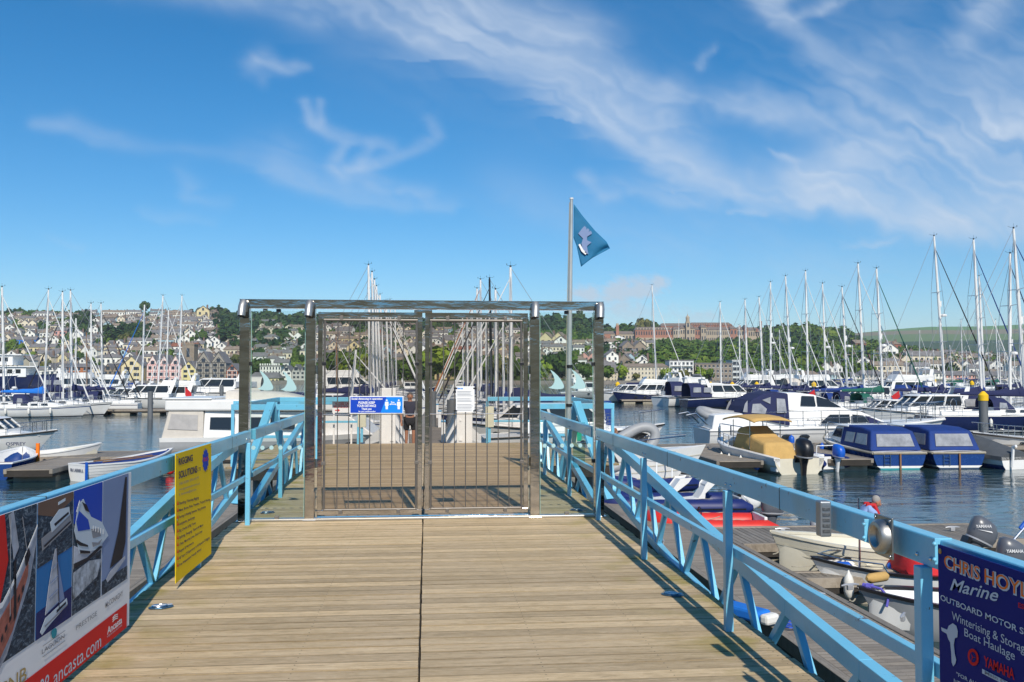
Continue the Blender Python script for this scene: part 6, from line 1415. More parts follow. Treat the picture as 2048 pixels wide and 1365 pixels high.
# ------------------------------------------------------------------ pontoons
def pontoon(label, x0, x1, y0, y1, z=.5, boards='X', floats=None, rails_=True, cleats=()):
    t = thing('pontoon', label, 'pontoon', ((x0+x1)/2, (y0+y1)/2, 0), group='floating marina pontoons'); cx, cy = (x0+x1)/2, (y0+y1)/2
    w, l = x1-x0, y1-y0; mb = MB(); rnd = random.Random(int(x0*7+y0)); step = .122
    if boards == 'X':
        n = int(l/step)
        if n > 160: mb.box(-w/2+.13, w/2-.13, -l/2, l/2, z-.03, z)
        else:
            for i in range(n): y = -l/2+i*step; mb.box(-w/2+.13, w/2-.13, y, y+step-.008, z-.03, z+rnd.uniform(-.002,.002))
    else:
        n = int(w/step)
        if n > 160: mb.box(-w/2, w/2, -l/2+.13, l/2-.13, z-.03, z)
        else:
            for i in range(n): x = -w/2+i*step; mb.box(x, x+step-.008, -l/2+.13, l/2-.13, z-.03, z+rnd.uniform(-.002,.002))
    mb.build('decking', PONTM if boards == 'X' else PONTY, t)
    e = MB()
    if boards == 'X':
        for s in (-1, 1): e.box(min(s*w/2, s*(w/2-.125)), max(s*w/2, s*(w/2-.125)), -l/2, l/2, z-.16, z+.012)
    else:
        for s in (-1, 1): e.box(-w/2, w/2, min(s*l/2, s*(l/2-.125)), max(s*l/2, s*(l/2-.125)), z-.16, z+.012)
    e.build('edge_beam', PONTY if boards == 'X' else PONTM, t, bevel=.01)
    MB().box(-w/2+.02, w/2-.02, -l/2+.02, l/2-.02, z-.26, z-.035).build('fascia', UNDER, t)
    f = max(1, int((l if boards == 'X' else w)/2.6))
    for i in range(f):
        if boards == 'X': a = -l/2+(i+.12)*l/f; b = -l/2+(i+.72)*l/f; fo = MB().box(-w/2+.10, w/2-.10, a, b, -.35, z-.262)
        else: a = -w/2+(i+.12)*w/f; b = -w/2+(i+.72)*w/f; fo = MB().box(a, b, -l/2+.10, l/2-.10, -.35, z-.262)
        if f <= 40: fo.build('float', CONC, t, bevel=.03)
    return t
def cleat(x, y, z, rz=0, label='galvanised mooring cleat on the pontoon edge'):
    t = thing('mooring_cleat', label, 'cleat', (x, y, z), rz, 'mooring cleats on the pontoons')
    MB().tube([(-.16,0,.075),(-.08,0,.085),(.08,0,.085),(.16,0,.075)], [.012,.02,.02,.012], 8).build('horn', SILVP, t, True); MB().box(-.05, .05, -.025, .025, 0, .075).build('base', SILVP, t, bevel=.008); return t
def pile(px, D, ytop, r=.2, label='', cap=True, dark=False):
    p = pos(px, D); zt = EYE-(ytop-749)/FPX*D
    t = thing('mooring_pile', label, 'pile', p, group='steel mooring piles'); MB().tube([(0,0,-2),(0,0,zt-r*1.6)], r, 14).build('shaft', PILE, t, True)
    if cap: MB().lathe([(r*1.12,zt-r*2.2),(r*1.14,zt-r*.9),(r*.3,zt),(r*.05,zt+.01)], (0,0,0), 14).build('cap', YEL, t, True, ang=30)
    return t

def marina():
    # --- pontoons
    pontoon('long grey walkway pontoon beside the right railing of the deck', 4.62, 6.3, 3.0, 41.0)
    pontoon('short cross pontoon where the man in the lifejacket crouches', 6.32, 12.3, 18.1, 20.2, boards='Y')
    pontoon('narrow finger pontoon between the small white dinghies', 6.32, 9.4, 15.15, 15.75, boards='Y', z=.46)
    pontoon('main pontoon crossing the right side behind the blue canopy boats', 6.32, 40, 41.4, 44.4, boards='Y')
    pontoon('finger pontoon left of the tan covered motorboat', 11.3, 13.2, 35.4, 41.38)
    pontoon('finger pontoon between the small inflatable and the first blue canopy boat', 16.0, 17.9, 35.8, 41.38)
    pontoon('finger pontoon right of the second blue canopy boat', 23.4, 24.9, 36.4, 41.38)
    pontoon('main pontoon crossing the left side behind the rowing dinghies', -34, -6.5, 39.5, 42.5, boards='Y')
    pontoon('finger pontoon between the two rowing dinghies on the left', -15.0, -13.3, 34.6, 39.48)
    pontoon('small pontoon with fenders seen between banner and yellow sign', -6.4, -4.6, 14, 41)
    pontoon('central pontoon leading away from the foot of the ramp', -1.05, 1.05, 36, 170, boards='X')
    pontoon('far pontoon in front of the sailing yachts on the left', -50, -22, 92, 94.5, boards='Y')
    pontoon('far pontoon in front of the motor cruisers right of the gate', 26, 60, 122, 124.5, boards='Y')
    pontoon('far walkway pontoon between the right-hand yachts', 47.0, 49.5, 58, 150)
    # ramp with white railings
    t = thing('access_ramp', 'white railed ramp sloping down from the deck to the central pontoon', 'ramp', (0, 22.35, DECK))
    dz = .55-DECK; ly = 15.5
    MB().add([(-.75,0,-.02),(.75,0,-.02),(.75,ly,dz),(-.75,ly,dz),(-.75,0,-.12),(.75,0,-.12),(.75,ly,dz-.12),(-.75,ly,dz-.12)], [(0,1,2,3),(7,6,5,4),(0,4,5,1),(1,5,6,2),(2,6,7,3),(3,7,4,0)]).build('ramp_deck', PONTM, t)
    for s in (-1, 1):
        a = Vector((s*.82,0,1.05)); b = Vector((s*.82,ly,dz+1.05)); MB().bar(a, b, .06, .06).build('handrail', WPAINT, t); MB().bar(a-Vector((0,0,.95)), b-Vector((0,0,.95)), .08, .1).build('stringer', WPAINT, t)
        MB().bar(a-Vector((0,0,.5)), b-Vector((0,0,.5)), .04, .05).build('mid_rail', WPAINT, t)
        for i in range(26):
            q = a.lerp(b, (i+.3)/26); MB().bar(q, q-Vector((0,0,.95)), .035, .035).build('baluster', WPAINT, t)
        MB().box(s*.82-.09-(.2 if s < 0 else 0), s*.82+.09+(.2 if s > 0 else 0), .02, .16, -.3, 1.32).build('gate_pillar', WPAINT, t, bevel=.01)
        w = MB().add([(s*.95,.1,.1),(s*2.1,.9,-.3),(s*2.1,1.0,-.3),(s*.95,.2,.1),(s*.95,.1,.5),(s*1.5,.5,.0),(s*1.5,.6,.0),(s*.95,.2,.5)], [(0,3,2,1),(4,5,6,7),(0,1,5,4),(1,2,6,5),(2,3,7,6),(3,0,4,7)]); w.build('side_fin', WPAINT, t)
    for i, (px, py) in enumerate([(400,905),(520,903),(1290,905)]): pass
    # --- piles
    pile(1965, 59, 783, .27, 'tall grey mooring pile with yellow cap before the navy yacht')
    for (px, D, yt, lb) in [(1235,132,764,'dark pile with yellow cap on the end pontoon right of the gate'),(1421,150,764,'distant yellow capped pile right of the white cruisers'),(1464,150,764,'distant yellow capped pile above a navy sail cover'),(1513,140,764,'distant yellow capped pile behind the grey tender'),(1627,112,764,'yellow capped pile behind the big cruiser'),(1867,140,757,'yellow capped pile left of the tallest mast'),(1943,150,762,'small yellow capped pile among the far right boats')]: pile(px, D, yt, .26 if D < 130 else .3, lb)
    for (px, D, yt, lb) in [(302,80,775,'dark pile behind the left-hand yacht'),(748/2+70,118,765,'grey pile among the left-hand motor boats'),(866,60,772,'blue topped grey pile on the central pontoon'),(903,44,785,'thick grey pile beside the ramp on the central pontoon'),(1024,150,768,'far dark pile seen through the right gate leaf')]: pile(px, D, yt, .22, lb, cap=False)
    # --- yachts on the right, bows to the right, masts receding towards the college
    def DR(px): return 41*FPX/(px-853)
    Rt = [ (2050,(2027,458),12.2,NAVY,CNAVY,CBLUE,CNAVY,.42,'navy blue sailing yacht behind the big yellow capped pile'),
        (2018,(2020,508),11,WHITE,CNAVY,CNAVY,CNAVY,.35,'white yacht with navy sail cover and upright mast at the right edge'),
        (1963,(1947,480),11.5,WHITE,CNAVY,CBLUE,CNAVY,None,'white yacht with long navy boom cover and bright blue furled headsail'),
        (1890,(1868,473),12,WHITE,CNAVY,CBLACK,CNAVY,.52,'white yacht with the tallest mast and lettered navy sail cover'),
        (1968,(1958,553),10,WHITE,CBLUE,SAIL,CBLUE,None,'white yacht with shorter mast behind the bright blue headsail'),
        (1765,(1753,538),11,WHITE,CGREEN,CGREEN,CGREEN,.42,'white yacht with green sail cover, green hood and green furled headsail'),
        (1728,(1716,528),11,WHITE,CBLUE,SAIL,CNAVY,None,'white yacht with blue sail cover left of the green covered one'),
        (1695,(1684,575),9.6,WHITE,CBLUE,CBLACK,CBLUE,.48,'smaller white yacht with radar reflector and dark furled headsail'),
        (1652,(1645,568),9.8,WHITE,CNAVY,SAIL,CNAVY,.45,'white yacht with radar dome half way up its mast behind the big cruiser'),
        (1616,(1611,543),10.8,WHITE,CNAVY,SAIL,CNAVY,None,'white yacht with bare aluminium mast above the cruiser windscreen'),
        (1582,(1571,553),10.8,WHITE,CNAVY,SAIL,CBLUE,.40,'white yacht with radar dome on a leaning mast above the navy canopy'),
        (1541,(1541,565),11,WHITE,CNAVY,SAIL,CNAVY,.46,'white yacht with thick white upright mast below the right wood'),
        (1527,(1518,595),10,WHITE,CBEIGE,SAIL,CNAVY,None,'white yacht with beige sail cover beside the thick white mast'),
        (1495,(1490,600),10,NAVY,CNAVY,CBLACK,CNAVY,None,'navy hulled yacht with dark furled headsail beyond the grey tender'),
        (1442,(1440,605),10,WHITE,CNAVY,SAIL,CNAVY,None,'white yacht with single mast in front of the brown office block'),
        (1313,(1304,571),12,WHITE,CNAVY,SAIL,CNAVY,None,'white yacht with tall lone mast in front of the cream apartments') ]
    for i, (pb, tp, L, hm, cv, fu, hd_, rd, lb) in enumerate(Rt):
        D = DR(pb)
        if pb == 2018: D = 69
        if pb == 1963: D = 74
        if pb == 1890: D = 79
        if pb == 1968: D = 93
        if pb == 1313: D = 134
        if pb == 1442: D = 128
        if pb == 1527: D = 116
        yacht(pb, D, tp, lb, L, R(YR.uniform(-6, 6)), hm, cv, fu, hd_, radar=rd, detail=2 if D < 112 else 1, boomang=R(YR.uniform(-3, 3)), ensign=(pb in (1765, 1963)))
    # further rows behind
    FR = random.Random(9); k = 0
    far_r = [(1925,640,200),(2040,600,120),(2000,680,240),(1812,690,250),(1838,660,210),(1905,690,270),(1996,640,190),(1936,700,300),(2012,700,290),(1776,700,260),(1822,705,300),(1866,700,280),(1745,700,280),(1705,690,240),(1480,650,170),(1560,660,190),(1670,680,230),(1958,690,260),(1980,705,320),(1788,715,330),(1850,715,340),(2030,690,260)]
    for (px, yt, D) in far_r:
        cols = [('navy',CNAVY),('blue',CBLUE),('white',None),('green',CGREEN),('beige',CBEIGE)]; cn, cm = cols[FR.randrange(5)]; k += 1
        yacht(px, D, (px-FR.uniform(-3, 7), yt), 'distant white yacht with %s sail cover %s' % (cn, ('under the farmland hill at the right', 'under the hanging wood')[px < 1720]), FR.uniform(9, 11.5), R(FR.uniform(-20, 20)), WHITE, cm, SAIL, cm or CNAVY, detail=1)
    # --- left-hand yachts
    Lt = [(10,(4,575),84,10,WHITE,CNAVY,SAIL,CBLUE,1,'white yacht with its mast at the very left edge'),(90,(97,580),84,9.8,WHITE,CBRIGHT,SAIL,CNAVY,1,'white yacht with bright blue sail cover in front of the navy ship'),
        (127,(125,585),87,11,WHITE,CNAVY,SAIL,CNAVY,1,'white sloop with pale furled headsail showing its whole hull on the left'),(145,(141,582),92,11,WHITE,CNAVY,CBLACK,CNAVY,-1,'white yacht with dark furled headsail in front of the brick building'),
        (152,(152,637),96,8,WHITE,CNAVY,SAIL,CNAVY,1,'small white yacht with short mast in front of the brick building'),(184,(182,608),96,9.6,WHITE,CNAVY,CBLACK,CNAVY,1,'white yacht with mast over the slate-roofed waterfront houses'),
        (206,(202,608),100,9.8,WHITE,CBLUE,CBLACK,CNAVY,1,'white yacht with black furled headsail left of the yellow gabled house'),(285,(289,610),111,10,WHITE,CNAVY,CBRIGHT,CNAVY,-1,'white yacht with bright blue furled headsail by the yellow gabled house'),
        (316,(326,592),115,11,WHITE,CBEIGE,SAIL,CBEIGE,-1,'white yacht with beige sail cover in front of the pink timbered houses'),(333,(337,620),121,9.8,WHITE,CNAVY,SAIL,CNAVY,1,'white yacht with thinner mast in front of the pink timbered houses'),
        (357,(364,592),126,11,WHITE,CNAVY,SAIL,CNAVY,-1,'white yacht with mast over the right-hand pink gable'),(175,(173,665),130,7.5,WHITE,CBEIGE,SAIL,None,1,'little white yacht with wooden mast right of the brick building')]
    for (pb, tp, D, L, hm, cv, fu, hd_, dr, lb) in Lt:
        yacht(pb, D, tp, lb, L, R(YR.uniform(-8, 8)+(0 if dr > 0 else 180)), hm, cv, fu, hd_, detail=2 if D < 100 else 1, mastmat=ALU if pb != 175 else TEAK)
    # --- yachts of the central pontoon
    Ct = [(700,58,(712,700),9,WHITE,CNAVY,SAIL,1,'small white yacht nearest the ramp on its left side'),(741,76,(737,531),11.5,WHITE,CNAVY,SAIL,1,'white yacht with the tallest mast over the left gate leaf'),(748,82,(744,545),11,WHITE,CBLUE,CBLACK,1,'white yacht with dark furled headsail left of the ramp'),
        (756,88,(749,560),11,WHITE,CNAVY,SAIL,1,'white yacht behind the dark headsail left of the ramp'),(764,96,(753,573),11,WHITE,CNAVY,SAIL,1,'fourth white yacht from the tallest mast left of the ramp'),(770,105,(760,590),10.5,WHITE,CBEIGE,BRONZE,1,'white yacht with orange brown furled headsail left of the ramp'),
        (778,115,(772,602),10.5,WHITE,CNAVY,SAIL,1,'distant white yacht left of the ramp behind the orange brown headsail'),(786,125,(780,600),11,WHITE,CNAVY,SAIL,1,'white yacht left of the central pontoon, last but one'),(793,140,(790,615),11,WHITE,CNAVY,SAIL,1,'farthest white yacht left of the central pontoon'),
        (676,100,(672,672),8,WHITE,CNAVY,SAIL,1,'small yacht with wooden mast seen beside the left gate stile'),
        (1022,60,(1021,535),11,NAVY,CNAVY,SAIL,-1,'navy hulled yacht with blue cover seen through the right gate leaf'),(993,70,(991,580),10,WHITE,CNAVY,SAIL,-1,'white yacht with navy cover right of the ramp, second from the navy one'),(984,76,(979,558),11,WHITE,CNAVY,CBLACK,-1,'white yacht with black mast right of the ramp'),
        (962,86,(961,560),11.5,WHITE,CNAVY,BRONZE,-1,'white yacht with orange brown furled headsail right of the ramp'),(956,92,(954,578),11,WHITE,CBEIGE,SAIL,-1,'white yacht with beige cover right of the ramp'),(946,101,(944,618),10,WHITE,CNAVY,SAIL,-1,'distant white yacht right of the ramp behind the beige cover'),
        (936,113,(934,630),10,WHITE,CNAVY,SAIL,-1,'farther white yacht right of the central pontoon'),(927,128,(925,636),10,WHITE,CBLUE,SAIL,-1,'farthest white yacht right of the central pontoon'),(974,82,(972,640),9,WHITE,CNAVY,SAIL,-1,'short masted yacht between the black mast and the orange headsail'),(1008,66,(1006,640),8.5,WHITE,CBLUE,SAIL,-1,'short masted yacht behind the notice on the right gate leaf')]
    for (pb, D, tp, L, hm, cv, fu, dr, lb) in Ct:
        yacht(pb, D, tp, lb, L, R(YR.uniform(-7, 7)+(0 if dr > 0 else 180)), hm, cv, fu, YR.choice([CNAVY, CNAVY, CBLUE]), detail=2 if D < 80 else 1, mastmat=BLACKP if pb == 984 else (TEAK if pb == 676 else ALU))
    # power pedestals on the central pontoon
    for i in range(16):
        D = 40+i*6.5; s = (-1, 1)[i % 2]; t = thing('power_pedestal', 'slim white service pedestal on the edge of the central pontoon', 'pedestal', (s*.85, D, .5), group='white service pedestals on the central pontoon')
        MB().box(-.1, .1, -.1, .1, 0, 1.0).build('post', WPAINT, t, bevel=.02); MB().box(-.12, .12, -.12, .12, 1.003, 1.12).build('lamp_head', mat('pedestal_lamp', (.1,.3,.5), .3), t, bevel=.02)
    # --- motor cruisers, left
    for (px, D, L, hm, cv, fly, hd_, lb) in [(232,108,9,WHITE,CNAVY,False,180,'white motor cruiser with navy canopy left of the blue lifeboat'),(262,106,9,NAVY,CNAVY,False,175,'dark blue motor boat with navy wheelhouse canopy beyond the left water'),(300,104,10.5,WHITE,None,False,185,'white motor cruiser with raked windows left of the flag'),(344,106,10,WHITE,None,True,180,'white flybridge boat with silver arch left of the red ensign'),
        (18,92,7,WHITE,CNAVY,False,10,'white cabin cruiser with dark canopy at the far left edge'),(72,96,7.5,WHITE,CNAVY,False,5,'white motor boat with arched navy canopy at the left'),(170,150,13,WHITE,CNAVY,True,0,'large white motor yacht moored in front of the brick building'),(215,170,12,WHITE,None,True,180,'white motor yacht off the yellow gabled waterfront house'),(430,120,13,WHITE,CBEIGE,False,180,'white cruiser with beige boat cover left of the gate post'),
        (700,130,14,WHITE,None,True,0,'white flybridge yacht seen through the left gate leaf'),(690,74,9,WHITE,CNAVY,False,0,'white motor boat near the ramp seen through the left gate leaf'),(1180,150,10,GREYG,None,False,0,'grey launch crossing the water behind the right glass panel')]:
        motorboat(px, D, lb, L, R(hd_), hm, 'sport', cv, fly, detail=1)
    # --- motor cruisers, right, far row
    for (px, D, L, hm, cv, fly, hd_, lb) in [(1255,128,9.5,WHITE,None,False,185,'white sports cruiser with dark screen at the end pontoon'),(1296,126,10,NAVY,CNAVY,True,180,'navy hulled cruiser with white flybridge at the end pontoon'),(1345,122,9.5,WHITE,CNAVY,False,95,'white cruiser with tall navy wheelhouse canopy seen from its stern'),(1388,118,11,WHITE,None,True,20,'white sports boat with long raked arch and grey screen'),
        (1420,112,11,WHITE,CNAVY,False,0,'white yacht-like cruiser with steel rails left of the grey tender'),(1452,108,10.5,NAVY,CNAVY,False,5,'navy hulled boat with white stern steps beyond the grey tender'),(1300,170,10,WHITE,None,False,180,'low white motor yacht in front of the cream apartments'),(1500,150,12,WHITE,None,True,180,'white motor yacht with radar dome in front of the glass building'),(1570,160,12,WHITE,None,True,0,'white motor yacht below the quayside cottages'),(1640,140,12,WHITE,CBEIGE,True,0,'white motor yacht with beige canopy behind the right masts'),
        (1800,110,12,WHITE,None,True,180,'large white motor yacht behind the green covered yacht'),(1730,100,10,WHITE,CBLUE,False,180,'white cruiser with royal blue cockpit cover behind the big cruiser'),(1850,66,9.5,WHITE,CNAVY,False,180,'white cruiser with navy camper canopy between the piles'),(1775,72,7.5,WHITE,CNAVY,False,175,'low white cruiser with steel hoops beyond the big cruiser bow'),(1905,100,10,WHITE,CBLUE,False,0,'white cruiser behind the yellow capped pile')]:
        motorboat(px, D, lb, L, R(hd_), hm, 'sport', cv, fly, detail=1)
    # small craft scattered through the far marina
    for i in range(46):
        px = FR.choice([FR.uniform(1500, 2070), FR.uniform(1600, 2070), FR.uniform(0, 460), FR.uniform(640, 1060)]); D = FR.uniform(150, 320); L = FR.uniform(6, 9)
        motorboat(px, D, 'small white motor boat far off %s' % ('at the right-hand moorings' if px > 1400 else 'below the old town on the left' if px < 500 else 'beyond the gate'), L, R(FR.choice([0, 180])+FR.uniform(-15, 15)), FR.choice([WHITE, WHITE, NAVY, BLUEH]), 'sport', FR.choice([None, CNAVY, CBLUE]), FR.random() < .3, detail=1, arch=FR.random() < .5, windows=False, group='small motor boats far off')
    # the navy passenger ship on the far left
    L = 34; st = hull_shape(L, 7.5, 4.2, 3.3, 3.4, .8, 2.4, .8, n=16, p=2.4); t = thing('passenger_ship', 'large navy hulled passenger ship with white decks at the far left', 'ship', pos(-20, 205), 0)
    h = hull_mesh(st, 'hull', NAVY).build('hull', NAVY, t, True, ang=50); deck_mesh(st).build('deck', WHITE, t)
    for q, (z0, a, b, w) in enumerate([(3.3,-13,9,3.2),(5.9,-12,6,2.8)]):
        dkh = MB().box(a, b, -w, w, z0, z0+2.2).build('deckhouse', WPAINT, t, bevel=.05); MB().box(a-1.5, b+2, -w-.4, w+.4, z0+2.203, z0+2.4).build('awning_deck', WPAINT, dkh)
        for k in range(12): MB().box(a+.6+k*(b-a-1)/12, a+.6+(k+.6)*(b-a-1)/12, -w-.03, w+.03, z0+.8, z0+1.7).build('window', WINDK, dkh)
    MB().tube([(2,0,8.2),(2,0,12)], .12, 6).build('mast', ALU, t); MB().box(-9, -8, -.4, .4, 8.4, 11.2).build('funnel', REDH, t, bevel=.2)
    rl = MB(); rails(rl, st, .1, .95, 1.0, n=12, r=.03); rl.build('guard_rails', STEEL, t)
marina()
# ------------------------------------------------------------------ the nearer boats
def prof(poly, w0, w1, z0, z1, cx=0.0, taper=0.0, xref=(0, 1)):
    """side outline poly [(x,z)] given width; half width runs w0 at z0 to w1 at z1 and narrows by taper over xref"""
    mb = MB(); n = len(poly)
    def hw(x, z): k = max(0, min(1, (z-z0)/(z1-z0))); q = max(0, min(1, (x-xref[0])/(xref[1]-xref[0]))); return (w0+(w1-w0)*k)*(1-taper*q)
    a = [(x, cx+hw(x, z), z) for x, z in poly]; b = [(x, cx-hw(x, z), z) for x, z in poly]
    return mb.add(a+b, [tuple(range(n))[::-1], tuple(range(n, 2*n))]+[(i, (i+1) % n, n+(i+1) % n, n+i) for i in range(n)])
def side_panel(par, poly, w0, w1, z0, z1, mt, name='window', off=.012, taper=0.0, xref=(0, 1), sides=(1, -1)):
    for sg in sides:
        P = []
        for x, z in poly: k = max(0, min(1, (z-z0)/(z1-z0))); q = max(0, min(1, (x-xref[0])/(xref[1]-xref[0]))); P.append((x, sg*((w0+(w1-w0)*k)*(1-taper*q)+off), z))
        MB().prism(P, (0, sg*.006, 0)).build(name, mt, par)
def lett_local(body, x0, x1, y, z, h, mt, par, side=-1, bold=.01):
    me = text_mesh(body, bold); xs = [v.co.x for v in me.vertices]; m0, m1 = min(xs), max(xs)
    for v in me.vertices: k = (v.co.x-m0)/(m1-m0); v.co = Vector((x0+(x1-x0)*k, y, z+v.co.y/.73*h))
    me.materials.append(mt); link(bpy.data.objects.new('lettering', me), par)
def rib(t, L, B, r, tube, hullm=WHITE, z=.34, console=False, seat=True, floor=GREYG, stripe=None):
    n = 22; pts = []
    hb = B/2-r
    for i in range(8): pts.append((-L/2+L*.62*i/7, hb, z+.02*i/7))
    for i in range(1, 12): a = math.pi*i/12; pts.append((-L/2+L*.62+L*.33*math.sin(a), hb*math.cos(a), z+.02+.16*math.sin(a)))
    for i in range(8): pts.append((-L/2+L*.62*(7-i)/7, -hb, z+.02*(7-i)/7))
    pts = [(-L/2-.28, hb, z)]+pts+[(-L/2-.28, -hb, z)]
    rs = [r*.35]+[r]*(len(pts)-2)+[r*.35]
    tb = MB().tube(pts, rs, 12).build('inflatable_tube', tube, t, True)
    MB().tube([(p[0]*1.012, p[1]*1.0+(r*.98 if p[1] > 0 else -r*.98)*(1 if abs(p[1]) > hb*.6 else 0), p[2]) for p in pts[1:9]], .022, 5).build('rubbing_strake', stripe or BLACKP, tb, True); MB().tube([(p[0]*1.012, -hb-r*.98, p[2]) for p in pts[-9:-1]], .022, 5).build('rubbing_strake', stripe or BLACKP, tb, True)
    st = hull_shape(L*.93, B*.72, z+.12, z-.02, z-.04, .85, .5, .22, n=10); h = hull_mesh(st, 'hull', hullm, lo=1).build('hull', hullm, t, True, ang=50)
    MB().box(-L/2+.02, L*.30, -hb+.05, hb-.05, z-.20, z-.14).build('floor', floor, t); MB().box(-L/2-.03, -L/2+.05, -hb+r*.5, hb-r*.5, z-.25, z+.26).build('transom', hullm, t, bevel=.02)
    if seat: MB().box(-L*.22, -L*.12, -hb+.06, hb-.06, z-.02, z+.05).build('thwart', GREYG, t, bevel=.02)
    gl = MB()
    for sg in (1, -1):
        for k in range(4): x = -L*.3+k*L*.16; gl.tube([(x, sg*(hb), z+r), (x+L*.07, sg*(hb), z+r+.015), (x+L*.14, sg*(hb), z+r)], .009, 4)
    gl.build('grab_line', ROPE, t)
    if console:
        c = prof([(-.25,z-.14),(.35,z-.14),(.40,z+.35),(.20,z+.62),(-.05,z+.62),(-.18,z+.3)], .32, .28, z-.14, z+.62).build('console', hullm, t, bevel=.03); MB().tube([(-.20,.14*math.cos(a*.52),z+.45+.14*math.sin(a*.52)) for a in range(13)], .012, 5).build('steering_wheel', BLACKP, c, True)
    return t
def near_boats():
    # --- big white cruiser with navy canopy, stern left
    D = 48.5; O = pos(1400, D); L = 12.9
    t = thing('motor_cruiser', 'big white motor cruiser with navy aft canopy and tender on its stern', 'motorboat', O+RT*(L/2)*1.0, -YAW+R(2)); hx = -L/2
    st = hull_shape(L, 4.1, 1.62, 1.28, 1.15, .9, 1.1, .6, p=2.4, flare=.12, n=20); h = hull_mesh(st, 'hull', WHITE).build('hull', WHITE, t, True, ang=50); ribbon(st, .02, .12, .015).build('boot_stripe', NAVY, h, True); ribbon(st, .70, .74, .014).build('moulding_line', GREYG, h, True)
    d = deck_mesh(st, .02, .05).build('deck', WHITE, t, True); rub_rail(st, .045, -.08).build('rub_rail', WHITE, d, True)
    b = prof([(hx+.1,1.1),(hx+9.6,1.3),(hx+8.6,1.72),(hx+7.9,2.0),(hx+5.0,2.08),(hx+.3,1.85)], 1.75, 1.45, 1.2, 2.1, taper=.35, xref=(hx+6, hx+10)).build('superstructure', WHITE, t, bevel=.06, ang=40, smooth=True)
    w = prof([(hx+3.9,2.05),(hx+7.5,2.0),(hx+6.1,2.68),(hx+5.5,2.86),(hx+4.6,2.97),(hx+3.9,2.95)], 1.45, 1.15, 2.0, 3.1, taper=.15, xref=(hx+5, hx+7.5)).build('wheelhouse', WHITE, t, bevel=.08)
    A_ = (1.45, 1.15, 2.0, 3.1)
    side_panel(w, [(hx+4.75,2.30),(hx+5.55,2.28),(hx+5.5,2.78),(hx+4.85,2.80)], *A_, WINDK, taper=.15, xref=(hx+5, hx+7.5)); side_panel(w, [(hx+5.65,2.28),(hx+6.9,2.22),(hx+6.2,2.62),(hx+5.62,2.78)], *A_, WINDK, taper=.15, xref=(hx+5, hx+7.5))
    MB().add([(hx+7.25,-.95,2.14),(hx+7.25,.95,2.14),(hx+6.28,.88,2.66),(hx+6.28,-.88,2.66)], [(0,1,2,3)]).build('windscreen', WINDK, w)
    B_ = (1.75, 1.45, 1.2, 2.1)
    side_panel(b, [(hx+5.6,1.42),(hx+7.25,1.44),(hx+7.25,1.86),(hx+6.2,1.86)], *B_, WINDK, off=.03, taper=.35, xref=(hx+6, hx+10)); side_panel(b, [(hx+7.4,1.44),(hx+8.25,1.46),(hx+8.0,1.80),(hx+7.4,1.86)], *B_, WINDK, off=.03, taper=.35, xref=(hx+6, hx+10)); side_panel(b, [(hx+8.3,1.42),(hx+9.1,1.42),(hx+8.3,1.74),(hx+8.1,1.80)], *B_, CNAVY, 'screen_cover', off=.04, taper=.35, xref=(hx+6, hx+10))
    c = canvas_hood(hx+1.6, hx+4.25, 1.62, 1.75, 1.42, lean=.9, n=6, m=11)
    c = prof([(hx+1.72,1.80),(hx+4.12,1.30),(hx+4.12,2.92),(hx+3.5,3.02),(hx+2.8,2.90),(hx+2.2,2.60),(hx+1.9,2.25)], 1.66, 1.30, 1.8, 3.2).build('aft_canopy', CNAVY, t, bevel=.07)
    C_ = (1.66, 1.30, 1.8, 3.2)
    side_panel(c, [(hx+2.15,1.95),(hx+2.85,1.90),(hx+2.95,2.15),(hx+2.65,2.42),(hx+2.25,2.40)], *C_, WINPL, off=.02); side_panel(c, [(hx+1.72,2.0),(hx+1.95,1.98),(hx+2.0,2.58),(hx+1.85,2.4)], *C_, WINPL, off=.02); side_panel(c, [(hx+2.75,2.60),(hx+3.15,2.4),(hx+3.2,2.75)], *C_, WINPL, off=.02); side_panel(c, [(hx+3.45,1.95),(hx+3.95,1.95),(hx+3.92,2.65),(hx+3.5,2.68)], *C_, WINPL, off=.02)
    for x in (hx+3.85, hx+4.75): wv = MB().lathe([(.002,-.02),(.11,-.02),(.11,.0),(.08,.012)], (0,0,0), 14, 'Y'); wv.v = [(a*2.4+x, -b_-1.935, c_+.78) for a, b_, c_ in wv.v]; wv.build('porthole', WINDK, h, True)
    lett_local('Broom 44', hx+4.95, hx+5.9, -1.715, 1.55, .11, GREYP, b)
    r_ = MB(); rails(r_, st, .22, .93, .78, n=10, r=.018, wires=3); pulpit(r_, st, .85, .026); r_.build('guard_rails', STEEL, t)
    for x in (hx+4.0, hx+6.4, hx+9.3): fender(t, x, -2.15, .25, TUBEB if x != hx+4 else BLUEP, .6, .15)
    for sg in (1, -1): MB().tube([(hx+.1,sg*.9,1.3),(hx-.5,sg*.9,1.9),(hx-1.0,sg*.9,1.8)], .045, 6).build('davit', STEEL, t, True)
    t2 = thing('tender', 'small grey inflatable tender hanging from davits on the big cruiser stern', 'dinghy', pos(1432, D, 1.42), rot=(R(-14), R(-5), R(168)-YAW)); rib(t2, 2.05, 1.35, .20, TUBEG, TUBEG, z=.34); MB().box(-1.22, -1.0, .1, .16, -.25, .3).build('outboard_leg', BLACKP, t2, bevel=.02)
